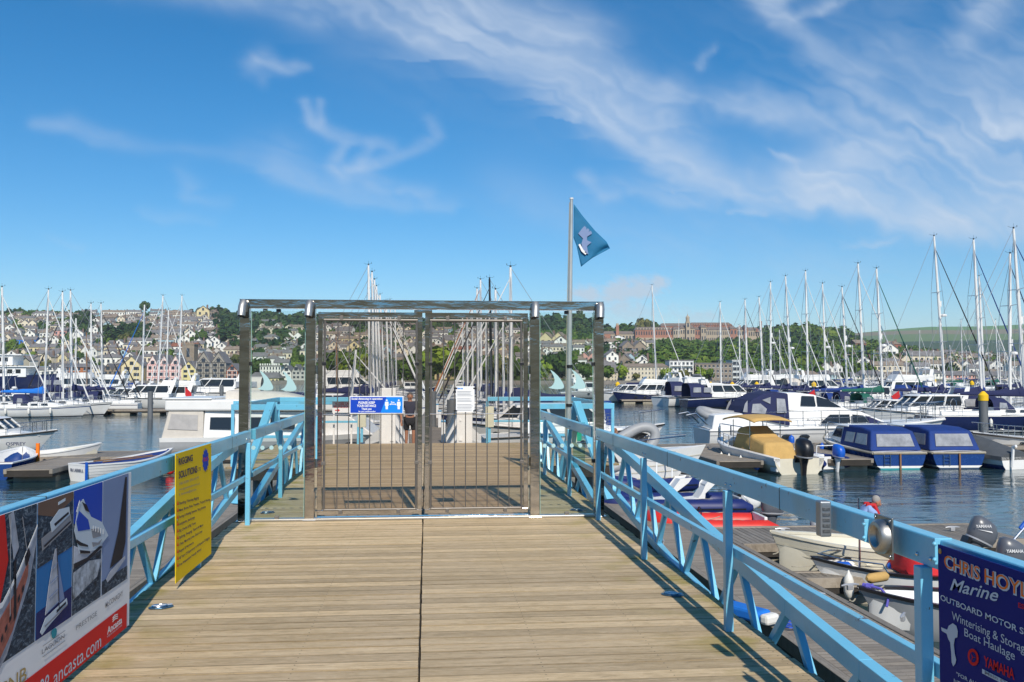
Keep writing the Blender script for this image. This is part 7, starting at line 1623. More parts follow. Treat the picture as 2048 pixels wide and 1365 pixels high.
    # --- two blue canopied day boats
    for (px, D, antif, lb) in [(1785, 38.0, mat('teal_antifoul', (.02,.28,.32), .5), 'blue day boat with royal blue canopy, the left one of two, teal waterline'), (1903, 38.2, ANTIF, 'blue day boat with royal blue canopy, the right one of two, brown rudder')]:
        L = 7.0; o = pos(px, D)+FW*(L/2)
        t = thing('day_boat', lb, 'motorboat', o, R(90)-YAW+R(4), 'blue canopied day boats'); st = hull_shape(L, 2.6, 1.15, .80, .72, .86, .8, .4, p=2.1, flare=.12, n=16); h = hull_mesh(st, 'hull', BLUEH).build('hull', BLUEH, t, True, ang=50)
        ribbon(st, .10, .20, .014).build('white_stripe', WHITE, h, True); ribbon(st, -.0, .095, .016).build('boot_stripe', antif, h, True); tr = st[0]
        MB().add([(tr[3][0]-.012,-tr[3][1],.06),(tr[3][0]-.012,tr[3][1],.06),(tr[2][0]-.012,tr[2][1],.15),(tr[2][0]-.012,-tr[2][1],.15)], [(0,1,2,3)]).build('transom_stripe', WHITE, h); MB().add([(tr[3][0]-.014,-tr[3][1],-.02),(tr[3][0]-.014,tr[3][1],-.02),(tr[3][0]-.014,tr[3][1],.058),(tr[3][0]-.014,-tr[3][1],.058)], [(0,1,2,3)]).build('transom_boot', antif, h)
        dk = deck_mesh(st, .02, .04).build('deck', WHITE, t, True); rub_rail(st, .055, -.05).build('rope_fender', ROPE, dk, True)
        prof([(L*.06,.75),(L*.40,.88),(L*.30,1.22),(L*.20,1.30),(L*.06,1.32)], .85, .72, .8, 1.3, taper=.35, xref=(0, L*.42)).build('cuddy', WHITE, t, bevel=.05)
        wh = prof([(-L*.04,.8),(L*.17,1.0),(L*.10,1.56),(-L*.06,1.58)], 1.0, .84, .8, 1.6).build('wheelhouse', WHITE, t, bevel=.05); side_panel(wh, [(-.05,1.08),(L*.13,1.1),(L*.09,1.46),(-.02,1.48)], 1.0, .84, .8, 1.6, WINDK); MB().box(-L*.10, L*.12, -.93, .93, 1.585, 1.65).build('roof', WHITE, wh, bevel=.03)
        cv = prof([(-L*.46,.74),(-.02*L,.80),(-.02*L,1.60),(-L*.10,1.68),(-L*.30,1.66),(-L*.41,1.54)], 1.10, .88, .75, 1.62).build('canopy', CBLUE, t, bevel=.07)
        C_ = (1.10, .88, .75, 1.62)
        side_panel(cv, [(-L*.40,.95),(-L*.24,.97),(-L*.24,1.40),(-L*.375,1.40)], *C_, WINPL, off=.02); side_panel(cv, [(-L*.215,.97),(-L*.09,.98),(-L*.09,1.40),(-L*.215,1.40)], *C_, WINPL, off=.02)
        MB().prism([(-L*.4525,-.80,.92),(-L*.4525,.80,.92),(-L*.4205,.72,1.42),(-L*.4205,-.72,1.42)], (-.012,0,0)).build('window', WINPL, cv)
        MB().box(-L/2-.08, -L/2-.03, -.035, .035, -.3, .66).build('rudder', TEAK, t, bevel=.01)
        ld = MB(); 
        for y in (.42, .68): ld.tube([(-L/2-.06,y,.15),(-L/2-.06,y,.62)], .014, 5)
        for z in (.22, .36, .50): ld.tube([(-L/2-.06,.42,z),(-L/2-.06,.68,z)], .012, 5)
        ld.build('ladder', STEEL, t)
        r_ = MB(); rails(r_, st, .62, .93, .42, n=3); pulpit(r_, st, .45); r_.build('guard_rails', STEEL, t)
        fender(t, -1.2, 1.42, .18, BLUEP); fender(t, 1.0, 1.40, .2, BLUEP)
    # --- tan covered sports fishing boat
    D = 36.2; L = 6.4; hd = R(90)-YAW+R(15); o = pos(1597, D)+Vector((math.cos(hd), math.sin(hd), 0))*L/2
    t = thing('fishing_boat', 'white motorboat with tan console cover and tan top, black outboard', 'motorboat', o, hd); st = hull_shape(L, 2.5, 1.15, .78, .62, .88, .9, .35, p=2.2, flare=.14, n=16); h = hull_mesh(st, 'hull', CREAM).build('hull', CREAM, t, True, ang=50); ribbon(st, .55, 1.0, .012).build('topside_band', WHITE, h, True); ribbon(st, -.02, .12, .012).build('boot_stripe', CREAM, h, True)
    rings = []
    cap = MB()
    for sg in (1, -1): cap.loft([[(r[0][0], sg*(r[0][1]+.02), r[0][2]-.05), (r[0][0], sg*(r[0][1]+.02), r[0][2]+.03), (r[0][0], sg*max(.01, r[0][1]-.24), r[0][2]+.03), (r[0][0], sg*max(.01, r[0][1]-.24), r[0][2]-.35)] for r in st], True, True)
    cap.build('gunwale', WHITE, t, True, ang=50); MB().box(-L/2+.3, L*.3, -.95, .95, .22, .28).build('cockpit_floor', GREYG, t); MB().box(-L/2+.02, -L/2+.5, -1.0, 1.0, .1, .52).build('stern_bench', WHITE, t, bevel=.04); cabin(MB(), L*.16, L*.44, .85, .35, .75, .32, .2, .6).build('foredeck', WHITE, t, True)
    cc = prof([(-L*.30,.35),(L*.16,.35),(L*.10,1.62),(L*.00,1.72),(-L*.12,1.30),(-L*.27,1.12)], .78, .55, .35, 1.7); c = cc.build('console_cover', CTAN, t, bevel=.12, seg=3)
    fr = MB()
    for x in (-L*.10, L*.12):
        for sg in (1, -1): fr.tube([(x,sg*.72,.5),(x,sg*.70,1.96)], .022, 6)
    fr.tube([(-L*.10,-.7,1.4),(L*.12,-.7,1.4)], .02, 5).tube([(-L*.10,.7,1.4),(L*.12,.7,1.4)], .02, 5); fr.build('top_frame', STEEL, t, True)
    rings = []
    for i in range(7):
        s = i/6; x = -L*.20+L*.42*s; rings.append([(x, .88*math.cos(math.pi*j/8), 1.95+.16*math.sin(math.pi*s)+.10*math.sin(math.pi*j/8)) for j in range(9)])
    o2 = MB().loft(rings, closed=False).build('canvas_top', CTAN, t, True, ang=80); m = o2.modifiers.new('s', 'SOLIDIFY'); m.thickness = .05
    r_ = MB(); rails(r_, st, .55, .93, .5, n=4); pulpit(r_, st, .5, .022); r_.build('guard_rails', STEEL, t); outboard(t, -L/2-.02, .05, .55, BLACKP, 1.55, R(4))
    for fx in (.35, .5, .62): x, y, z = at_s(st, fx); fender(t, x, y+.08, .12, FENDW, .42, .09)
    MB().ball((-L/2+.9, 1.35, .25), .14, 10, 7).build('blue_buoy', BLUEP, t, True)
    # --- little white and navy inflatable
    D = 37.2; L = 3.6; t = thing('inflatable_boat', 'white and navy inflatable with pale outboard between tan boat and blue canopies', 'dinghy', pos(1633, D)+FW*L/2, R(90)-YAW+R(22)); rib(t, L, 1.8, .24, TUBEB, WHITE, console=True); outboard(t, -L/2-.02, 0, .52, BLUEP, 1.05, R(8), legmat=WPAINT)
    MB().box(-.95, -.5, -.3, .3, .2, .62).build('jockey_seat', WHITE, t, bevel=.05); MB().tube([(-1.3,-.45,.3),(-1.35,-.45,1.0),(-1.35,.45,1.0),(-1.3,.45,.3)], .025, 6).build('a_frame', WPAINT, t, True)
    # --- grey covered boat and the small white one beyond
    D = 38.0; L = 5.2; t = thing('covered_boat', 'white boat under a sagging dark grey cover right of the blue canopies', 'motorboat', pos(1992, D)+FW*L/2, R(90)-YAW+R(20)); st = hull_shape(L, 2.0, .8, .6, .5, .85, .6, .3, n=12); h = hull_mesh(st, 'hull', WHITE).build('hull', WHITE, t, True, ang=50); ribbon(st, .0, .35, .012).build('boot_stripe', BLUEH, h, True)
    rings = []
    for i, r in enumerate(st): x, y, z = r[0]; q = math.sin(math.pi*min(1, (i+.6)/len(st))); rings.append([(x, y+.03, z-.12), (x, y+.03, z+.04), (x, y*.5, z+.12+.35*q), (x, 0, z+.16+.52*q), (x, -y*.5, z+.12+.35*q), (x, -y-.03, z+.04), (x, -y-.03, z-.12)])
    MB().loft(rings, closed=False, caps=True).build('cover', CGREY, t, True, ang=60); MB().tube([(-L/2-.1,.4,.1),(-L/2-.15,.4,.95),(-L/2-.3,.4,.98)], .06, 8).build('rudder_stock', WPAINT, t, True); MB().box(-L/2-.08, -L/2-.02, -.75, -.45, .35, .7).build('orange_pad', PO, t, bevel=.02)
    motorboat(2075, 45.5, 'white boat with steel bow rail cut by the right edge of view', 6.5, R(180)-YAW, WHITE, 'open', None, detail=1)
    # --- left side
    D = 46.5; L = 6.8; t = motorboat(-22, D, 'white cuddy boat lettered Osprey at the far left', L, -YAW+R(3), WHITE, 'sport', None, arch=False, windows=False)
    st = hull_shape(L, L*.33, 1.65*L/10, 1.2*L/10, 1.0*L/10, .86, 1.0, .45, p=2.3, flare=.16); lett_local('OSPREY', L*.20, L*.34, -L*.33*.42, .40, .17, NAVY, t)
    p = MB().box(-.2, .75, -1.0, -.985, 1.12, 1.42).build('for_sale_board', PW, t); MB().box(-.2, .75, -1.003, -1.001, 1.12, 1.2).build('red_strip', PR, p)
    D = 34.5; t = thing('open_boat', 'blue hulled open boat with white inside at the far left pontoon', 'rowing boat', pos(-26, D)+FW*1.6, R(90)-YAW+R(12)); open_boat(t, 3.9, 1.9, .95, .66, .62, BLUEH, WHITE, WHITE, boot=ANTIF)
    D = 39.0; t = thing('open_boat', 'white open boat with blue inside behind the blue hulled one', 'rowing boat', pos(92, D), R(28)-YAW); open_boat(t, 4.4, 1.7, .95, .62, .58, WHITE, CREAM, WHITE); MB().box(-1.6, -.2, -.5, .5, .3, .42).build('blue_sheet', CBLUE, t, bevel=.05)
    tt = thing('mooring_post', 'slim orange post standing at the left pontoon between the open boats', 'post', pos(79, 37)); MB().tube([(0,0,-1),(0,0,1.15)], .075, 10).build('post', PO, tt, True)
    D = 34.0; hd = R(90)-YAW-R(34); t = thing('rowing_dinghy', 'white clinker dinghy lettered Bluebell with oars at the left finger pontoon', 'rowing boat', pos(172, D)+Vector((math.cos(hd), math.sin(hd), 0))*1.75, hd); open_boat(t, 4.0, 1.65, .95, .62, .62, WHITE, CBLUE, WHITE, clinker=True, seats=3)
    me = text_mesh('BLUEBELL', .01); xs = [v.co.x for v in me.vertices]; m0, m1 = min(xs), max(xs)
    for v in me.vertices: k = (v.co.x-m0)/(m1-m0); v.co = Vector((-2.03, .42-.84*k, .36+v.co.y/.73*.11))
    me.materials.append(NAVY); link(bpy.data.objects.new('lettering', me), t)
    for s in (-.3, .3): MB().tube([(-1.2,s,.66),(1.2,s*.6,.72)], [.028,.02], 6).build('oar', TEAK, t, True)
    MB().box(-2.10, -2.04, -.70, -.63, -.3, .74).build('blue_post', BLUEP, t)
    t = thing('mooring_buoy', 'round red mooring buoy beside the yellow sign', 'buoy', pos(343, 36, .12)); MB().ball((0,0,.06), .17, 14, 10).build('float', RED, t, True); MB().tube([(.0,0,.2),(.0,0,.30)], .03, 6).build('ring', STEEL, t)
    t = thing('blue_fender_buoy', 'blue buoy fender at the stern of the white cabin boat on the left', 'fender', pos(344, 43.5, .2)); MB().ball((0,0,.3), (.34,.30,.22), 12, 8).build('float', BLUEP, t, True)
    # --- the big white boat named BrightSide, with beige canvas stern
    D = 45.0; L = 11.5; x0 = pos(352, D); t = thing('cabin_boat', 'large white cabin boat lettered BrightSide with beige canvas stern left of gate', 'motorboat', x0+RT*(L/2), -YAW); hx = -L/2
    st = hull_shape(L, 4.2, 1.25, 1.0, .95, .96, 1.3, .4, p=3.0, flare=.06, n=18); h = hull_mesh(st, 'hull', GREYG).build('hull', GREYG, t, True, ang=50); ribbon(st, .78, 1.0, .014).build('white_topsides', WHITE, h, True); deck_mesh(st).build('deck', WHITE, t, True)
    b = prof([(hx+2.0,.95),(hx+9.9,1.05),(hx+9.0,1.75),(hx+8.4,2.15),(hx+2.0,2.2)], 1.95, 1.75, 1, 2.2, taper=.2, xref=(hx+7, hx+10)).build('cabin', WHITE, t, bevel=.05)
    for a in (2.3, 3.7, 5.1, 6.5): side_panel(b, [(hx+a,1.35),(hx+a+1.15,1.35),(hx+a+1.15,1.9),(hx+a,1.9)], 1.95, 1.75, 1, 2.2, WINDK, off=.02)
    up = MB().box(hx+.2, hx+8.9, -1.95, 1.95, 2.203, 2.72).build('upper_deck', WHITE, t, bevel=.08); MB().box(hx+3.4, hx+8.8, -1.965, -1.952, 2.50, 2.66).build('blue_stripe', LBLUE, up); lett_local('BrightSide', hx+4.5, hx+5.6, -1.957, 2.30, .16, GREYP, up)
    cv = prof([(hx+.05,.9),(hx+2.0,.9),(hx+1.98,2.2),(hx+.35,2.2)], 1.95, 1.85, 1, 2.2).build('canvas_stern', CBEIGE, t, bevel=.05); side_panel(cv, [(hx+.35,1.35),(hx+1.75,1.3),(hx+1.75,2.0),(hx+.5,2.05)], 1.95, 1.85, 1, 2.2, mat('pale_vinyl_window', (.42,.40,.38), .2, var=.15), off=.02)
    MB().box(hx+.1, hx+2.4, -2.0, 2.0, 2.722, 2.80).build('roof_edge', WHITE, up, bevel=.03); wv = MB().lathe([(.002,-.02),(.14,-.02),(.14,.0),(.10,.012)], (0,0,0), 14, 'Y'); wv.v = [(a*2.6+hx+8.9, -b_-1.83, c_+.62) for a, b_, c_ in wv.v]; wv.build('porthole', WINDK, h, True)
    bx_ = MB().tube([(hx+3,0,2.72),(hx+3,0,2.9)], .1, 6); bx_.build('vent', WPAINT, up); cabin(MB(), hx+2.8, hx+6.5, 1.2, .9, 2.72, .42, .3, .5).build('dinghy_cover', CBEIGE, up, True)
    fl = thing('ensign', 'small red ensign hanging on a staff over the beige canvas boat', 'flag', pos(372, 60, 1.5)); MB().tube([(0,0,0),(-.05,0,1.7)], .015, 5).build('staff', WPAINT, fl); MB().add([(-.04,0,1.6),(.35,.05,1.2),(.42,.02,.55),(.18,0,.75),(-.02,0,1.05)], [(0,1,2,3,4)]).build('cloth', CRED, fl)
    # --- right of the deck beyond the gate
    motorboat(1130, 44, 'long low white motorboat with pointed bow right of the gate', 9.5, -YAW+R(2), WHITE, 'sport', None, arch=False, detail=1, name='motor_cruiser')
    motorboat(1060, 50, 'white launch with royal blue cover seen through the right gate leaf', 9, R(180)-YAW, WHITE, 'sport', CBLUE, arch=False, detail=1)
    D = 31.5; L = 6.5; t = thing('clinker_launch', 'white clinker sided launch with grey tender on its side beside the right gate post', 'motorboat', pos(1215, D), -YAW-R(12)); st = hull_shape(L, 2.3, 1.55, 1.25, 1.2, .85, .8, .4, n=14); h = hull_mesh(st, 'hull', WHITE).build('hull', WHITE, t, True, ang=50)
    for a in (.2, .35, .5, .65, .8): ribbon(st, a-.012, a+.008, .015).build('strake', CREAM, h, True)
    deck_mesh(st).build('deck', WHITE, t, True); MB().tube([(x, y, z+.4) for x, y, z in [at_s(st, s) for s in (.3,.5,.7,.9)]], .02, 5).tube([(x, -y, z+.4) for x, y, z in [at_s(st, s) for s in (.3,.5,.7,.9)]], .02, 5).build('guard_rails', STEEL, t)
    t = thing('tender', 'grey inflatable stowed upright on the stern of the clinker launch', 'dinghy', pos(1262, 31.0, 1.55), rot=(R(72), R(-25), R(20))); rib(t, 1.9, 1.1, .17, TUBEG, BLACKP, z=.1, seat=False)
    # --- inflatables beside the walkway pontoon
    D = 30; t = thing('inflatable_boat', 'dark inflatable with steel frame behind the right railing', 'dinghy', pos(1262, D)+RT*.2, R(200)); rib(t, 3.4, 1.7, .23, TUBEB, GREYG, seat=False); MB().tube([(-.9,-.6,.4),(-1.0,-.5,1.2),(-1.0,.5,1.2),(-.9,.6,.4)], .025, 6).tube([(-.3,-.6,.4),(-.4,-.5,1.1),(-.4,.5,1.1),(-.3,.6,.4)], .025, 6).build('a_frame', WPAINT, t, True); outboard(t, -1.72, 0, .5, SILVP, .9)
    D = 25.3; t = thing('inflatable_boat', 'navy inflatable with high white seats and tilted white outboard', 'dinghy', pos(1322, D), R(180)-YAW+R(6)); L = 4.0; rib(t, L, 1.9, .24, TUBEB, GREYG, seat=False, floor=GREYG)
    for x, hh in ((.15, .95), (-.75, 1.05)):
        s = prof([(x+.35,.25),(x-.35,.25),(x-.42,hh-.15),(x-.62,hh+.10),(x-.85,hh+.12),(x-.80,hh+.05),(x-.55,hh-.02),(x-.18,.55),(x+.3,.5)], .30, .27, .2, hh).build('white_seat', WHITE, t, bevel=.04)
    outboard(t, -L/2-.05, 0, .55, WPAINT, 1.25, R(52), legmat=SILVP); MB().box(.6, 1.3, -.4, .4, .2, .5).build('bow_box', CNAVY, t, bevel=.05)
    D = 21.9; t = thing('inflatable_boat', 'bright red inflatable with steering wheel and grey outboard', 'dinghy', pos(1405, D), R(180)-YAW+R(3)); L = 2.7; rib(t, L, 1.55, .21, TUBER, WHITE, floor=GREYG); outboard(t, -L/2-.05, 0, .50, GREYP, 1.0, R(2))
    MB().tube([(.1,.16*math.cos(a*.52),.62+.16*math.sin(a*.52)) for a in range(13)], .016, 6).tube([(.1,0,.62),(.35,0,.4)], .02, 5).build('steering_wheel', BLACKP, t, True); prof([(.3,.2),(.95,.2),(1.0,.40),(.55,.60),(.3,.6)], .28, .2, .2, .6).build('console', WHITE, t, bevel=.03)
    # --- three small white boats with their bows at the walkway
    D1 = 17.4; t = thing('rowing_dinghy', 'cream clinker dinghy with blue fenders moored at the cross pontoon', 'rowing boat', pos(1732, D1), R(180)-YAW+R(2)); L = 3.7; st, h = open_boat(t, L, 1.62, .98, .74, .68, CREAM, CREAM, CREAM, clinker=True, seats=2, wood=CREAM)
    for x in (-.25, .95): fender(t, 0, 0, 0, BLUEP, .0001, .0001) if False else MB().tube([(x-.28,.85,.50),(x-.22,.86,.50),(x+.22,.86,.50),(x+.28,.85,.50)], [.03,.085,.085,.03], 10).build('fender', BLUEP, t, True)
    e_ = outboard(t, -L/2+.02, 0, .76, GREYP, .98, R(26)); lett_local('YAMAHA', -L/2-.10, -L/2-.40, .182, 1.05, .06, PW, e_); MB().prism([(-L/2-.14,.180,1.02),(-L/2-.42,.180,.95),(-L/2-.40,.180,.98)], (0,.004,0)).build('side_flash', PW, e_)
    D2 = 16.2; t = thing('rowing_dinghy', 'white dinghy with dark rubbing strip and red cover over its stern', 'rowing boat', pos(1800, D2), R(180)-YAW-R(1)); L = 3.2; st, h = open_boat(t, L, 1.4, .72, .52, .50, WHITE, WHITE, BLACKP, seats=2, wood=WHITE); 
    rings = []
    for x, hh in ((-.85, .60), (-.50, 1.12), (-.15, 1.18), (.10, .60)): rings.append([(x, .62, .48), (x, .35, .48+(hh-.45)*.7), (x, 0, hh), (x, -.35, .48+(hh-.45)*.7), (x, -.62, .48)])
    MB().loft(rings, closed=False, caps=True).build('red_cover', CRED, t, True, ang=50); MB().tube([(.75,0,.2),(.75,0,1.75)], .018, 6).build('flag_staff', STEEL, t, True); fender(t, 1.15, .60, .15, FENDW, .42, .085)
    r_ = MB(); r_.tube([(L*.15,.60,.55),(L*.18,.60,.72),(L*.36,.42,.76),(L*.46,.0,.78),(L*.36,-.42,.76),(L*.18,-.60,.72),(L*.15,-.60,.55)], .014, 6); r_.build('bow_rail', STEEL, t, True); e_ = outboard(t, -L/2+.02, 0, .58, GREYP, .92, R(16)); lett_local('YAMAHA', -L/2-.09, -L/2-.38, .186, .84, .06, PW, e_)
    D3 = 14.0; t = thing('rowing_dinghy', 'white and grey dinghy with purple rope on its bow nearest the navy sign', 'rowing boat', pos(1905, D3), R(180)-YAW+R(2)); L = 3.0; open_boat(t, L, 1.35, .72, .52, .50, GREYG, WHITE, BLACKP, seats=2, wood=WHITE)
    MB().tube([(1.35+.07*math.cos(a*.9), .05*math.sin(a*.9), .74+.02*math.sin(a*2.3)) for a in range(24)]+[(1.2,.12,.72),(1.15,.25,.62),(1.2,.3,.5)], .02, 6).build('purple_rope', mat('purple_rope', (.10,.09,.42), .8), t, True)
    # a boat-hook pole and outboards beyond the navy sign
    t = thing('boat_hook', 'steel pole with blue tip slanting up behind the navy sign', 'pole', at_y(2000, 1112, 15.6)); MB().tube([(0,0,0), at_y(2047, 1050, 15.6)-t.location+Vector((.3,0,.25))], .022, 6).build('pole', STEEL, t, True); MB().tube([at_y(2040, 1058, 15.6)-t.location, at_y(2060, 1032, 15.6)-t.location], .035, 8).build('tip', BLUEP, t, True)
    # on and around the pontoons
    t = thing('outboard_motor', 'small silver outboard on a stand at the cross pontoon', 'outboard', at_y(1622, 1050, 20.6)-Vector((0,0,.2)), R(200)); outboard(t, 0, 0, .0, SILVP, .6, R(10), name='cowl')
    t = thing('dry_bag', 'yellow bag lying on the cross pontoon near the crouching man', 'bag', on_z(1693, 1062, .5)); MB().ball((0,0,.07), (.20,.12,.08), 12, 8).build('bag', YEL, t, True); MB().tube([(-.1,0,.14),(0,0,.19),(.1,0,.14)], .01, 5).build('strap', BLACKP, t)
    for (px, py, rz) in [(1565,1065,0),(1660,1084,0),(1778,1066,.1),(1905,1062,0),(1700,1180,.2),(1806,1242,.9),(1630,1198,0),(1325,1088,1.5)]: 
        p = on_z(px, py, .515); c = cleat(p.x, p.y, .512, rz)
    cls = [o for o in COL.objects if o.name.startswith('mooring_cleat')]
    names = ['at the left end of the cross pontoon','in front of the yellow bag on the cross pontoon','right of the crouching man','at the right end of the cross pontoon','beside the white dinghy bow','beside the purple roped dinghy','on the walkway edge left of the dinghies','by the red inflatable']
    for o, n_ in zip(cls, names): o['label'] = 'galvanised mooring cleat '+n_
    rope('pale rope from the cream dinghy bow to the walkway cleat', [(6.95,17.3,.80),(6.35,16.6,.6)], .08); rope('pale rope from the red covered dinghy to the walkway', [(7.4,15.9,.68),(6.3,15.6,.58)], .06); rope('dark mooring rope looping along the cream dinghy', [(7.2,17.0,.72),(8.6,16.7,.62),(9.9,17.2,.6)], .18, BLACKP, .010)
    rope('pale rope coiled over the cleat by the purple roped dinghy', [(7.15,13.9,.62),(6.5,13.6,.55),(6.25,13.3,.56)], .05); rope('rope from the right pontoon to the red inflatable', [(6.0,20.8,.53),(6.9,21.4,.55)], .03)
    rope('bright blue rope tied under the walkway deck edge', [(2.3,6.6,1.6),(3.6,8.2,.9),(4.65,9.4,.55)], .25, ROPEB, .014); t = thing('blue_float', 'flat blue and white float lying on the walkway edge below the deck', 'float', on_z(1478, 1232, .55), R(-60)); MB().box(-.45, .45, -.14, .14, 0, .16).build('float', CBRIGHT, t, bevel=.04); MB().box(.455, .60, -.13, .13, 0, .14).build('end_cap', FENDW, t, bevel=.04)
    t = thing('rope_heap', 'heap of pale rope on the pontoon near the dinghies', 'rope', on_z(1745, 1190, .515)); coil(t, 0, 0, .01, .2, ROPE); 
    t = thing('rope_heap', 'small heap of blue rope on the walkway below the deck', 'rope', on_z(1585, 1258, .515)); coil(t, 0, 0, .01, .12, ROPEB)
    t = thing('pontoon_fender', 'white fender lashed to the walkway beside the purple roped dinghy', 'fender', on_z(1755, 1165, .5), .4); MB().tube([(-.25,0,.08),(-.18,0,.08),(.18,0,.08),(.25,0,.08)], [.03,.08,.08,.03], 10).build('fender', CTAN, t, True)
near_boats()

# ------------------------------------------------------------------ people
def skinned(name, nodes, edges, mt, parent, sub=2, root=0):
    keys = list(nodes); me = bpy.data.meshes.new(name); me.from_pydata([nodes[k][0] for k in keys], [(keys.index(a), keys.index(b)) for a, b in edges], []); me.update()
    o = bpy.data.objects.new(name, me); link(o, parent); m = o.modifiers.new('skin', 'SKIN'); m.use_smooth_shade = True
    if not me.skin_vertices: 
        bm = bmesh.new(); bm.from_mesh(me); bm.verts.layers.skin.verify(); bm.to_mesh(me); bm.free()
    sv = me.skin_vertices[0].data
    for i, k in enumerate(keys):
        r = nodes[k][1]; sv[i].radius = (r, r) if not isinstance(r, tuple) else r
        sv[i].use_root = (i == root)
    s = o.modifiers.new('sub', 'SUBSURF'); s.levels = sub; s.render_levels = sub; me.materials.append(mt); return o
def person(label, loc, rz, J, shirt, shorts, hairm, skinm=SKIN, vest=None, shoes=None):
    t = thing('person', label, 'person', loc, rz); V = Vector
    N = {}; E = []
    def n(k, p, r): N[k] = (V(p), r)
    n('pelvis', J['pelvis'], .13); n('waist', V(J['pelvis']).lerp(V(J['chest']), .5), .12); n('chest', J['chest'], .14); n('neck0', V(J['chest']).lerp(V(J['neck']), .8), .065); n('neck', J['neck'], .055); n('skull', V(J['head'])-V((0,0,.06)), .07); n('crown', J['head'], .085)
    E += [('pelvis','waist'),('waist','chest'),('chest','neck0'),('neck0','neck'),('neck','skull'),('skull','crown')]
    for s in 'LR':
        n('sh'+s, J['sh'+s], .065); n('el'+s, J['el'+s], .042); n('wr'+s, J['wr'+s], .028); h = V(J['wr'+s])+(V(J['wr'+s])-V(J['el'+s])).normalized()*.07; n('palm'+s, h, (.030,.018)); E += [('chest','sh'+s),('sh'+s,'el'+s),('el'+s,'wr'+s),('wr'+s,'palm'+s)]
        d = (V(J['wr'+s])-V(J['el'+s])).normalized(); side = d.cross(V((0,0,1))); side = side.normalized() if side.length > .1 else V((1,0,0))
        for f, (o_, ln) in enumerate(((-.024,.065),(-.008,.078),(.008,.075),(.022,.058))):
            a = h+side*o_+d*.02; b = a+d*ln*.55; c = b+d*ln*.4+V((0,0,-.015)); n('f%s%da' % (s, f), b, .008); n('f%s%db' % (s, f), c, .007); E += [('palm'+s, 'f%s%da' % (s, f)), ('f%s%da' % (s, f), 'f%s%db' % (s, f))]
        n('th'+s, V(J['wr'+s])+d*.03+side*.045, .009); E.append(('palm'+s, 'th'+s))
        n('hip'+s, J['hip'+s], .085); n('kn'+s, J['kn'+s], .056); n('ca'+s, V(J['kn'+s]).lerp(V(J['an'+s]), .35), .055); n('an'+s, J['an'+s], .036); n('toe'+s, J['toe'+s], (.04,.028)); E += [('pelvis','hip'+s),('hip'+s,'kn'+s),('kn'+s,'ca'+s),('ca'+s,'an'+s),('an'+s,'toe'+s)]
    body = skinned('body', N, E, skinm, t)
    # head details
    hd = V(J['head'])-V((0,0,.03)); f = V(J.get('face', (1,0,0))).normalized(); sd = V((-f.y, f.x, 0)).normalized()
    hm = MB().ball(tuple(hd), (.082,.078,.112), 14, 10); hm.ball(tuple(hd+f*.085-V((0,0,.015))), (.018,.014,.024), 8, 6)
    for q in (1, -1): hm.ball(tuple(hd+sd*q*.078-V((0,0,.01))), (.015,.015,.028), 8, 6)
    hm.build('face', skinm, body, True)
    e = MB(); 
    for q in (1, -1): e.ball(tuple(hd+f*.074+sd*q*.03+V((0,0,.012))), .009, 6, 5)
    e.build('eyes', BLACKP, body, True); MB().ball(tuple(hd+f*.074-V((0,0,.055))), (.012,.022,.006), 8, 5).build('mouth', RED if False else mat('lips', (.30,.10,.08), .5), body, True)
    rings = []
    MB().ball(tuple(hd-f*.014+V((0,0,.028))), (.088,.086,.098), 12, 9).build('hair', hairm, body, True)
    # clothes
    C = {}; CE = [('a','b'),('b','c'),('c','d')]
    C['a'] = (V(J['pelvis']).lerp(V(J['chest']), .12), .155); C['b'] = (V(J['pelvis']).lerp(V(J['chest']), .5), .15); C['c'] = (V(J['chest']), .165); C['d'] = (V(J['chest']).lerp(V(J['neck']), .75), .075)
    for s in 'LR': C['s'+s] = (V(J['sh'+s]), .085); C['u'+s] = (V(J['sh'+s]).lerp(V(J['el'+s]), .6), .066); CE += [('c','s'+s),('s'+s,'u'+s)]
    skinned('shirt', C, CE, shirt, body)
    C = {'p': (V(J['pelvis']), .155)}; CE = []
    for s in 'LR': C['h'+s] = (V(J['hip'+s]), .105); C['k'+s] = (V(J['hip'+s]).lerp(V(J['kn'+s]), J.get('leg', .8)), .085); CE += [('p','h'+s),('h'+s,'k'+s)]
    skinned('shorts', C, CE, shorts, body)
    if shoes:
        sm = MB()
        for s in 'LR': a = V(J['an'+s]); b = V(J['toe'+s]); sm.ball(tuple(a.lerp(b, .45)-V((0,0,.02))), (.13 if abs(f.x) > .5 else .055, .055 if abs(f.x) > .5 else .13, .05), 10, 7)
        sm.build('shoes', shoes, body, True)
    if vest:
        m = MB()
        for q, s in ((1,'L'),(-1,'R')):
            a = V(J['sh'+s]).lerp(V(J['neck']), .45); p_ = [a+V((-.10,0,-.16)), a+V((-.05,0,.06)), a+V((.07,0,.05)), a+V((.14,-q*.01,-.10)), V(J['pelvis']).lerp(V(J['chest']), .45)+V((.15,q*.07,.03))]
            m.tube(p_, [.03,.05,.055,.055,.05], 8)
        m.build('lifejacket', vest, body, True)
        MB().tube([V(J['pelvis']).lerp(V(J['chest']), .42)+V((.17*math.cos(a*.42), .17*math.sin(a*.42), 0)) for a in range(16)], .02, 6).build('belt', CNAVY, body, True)
    return t
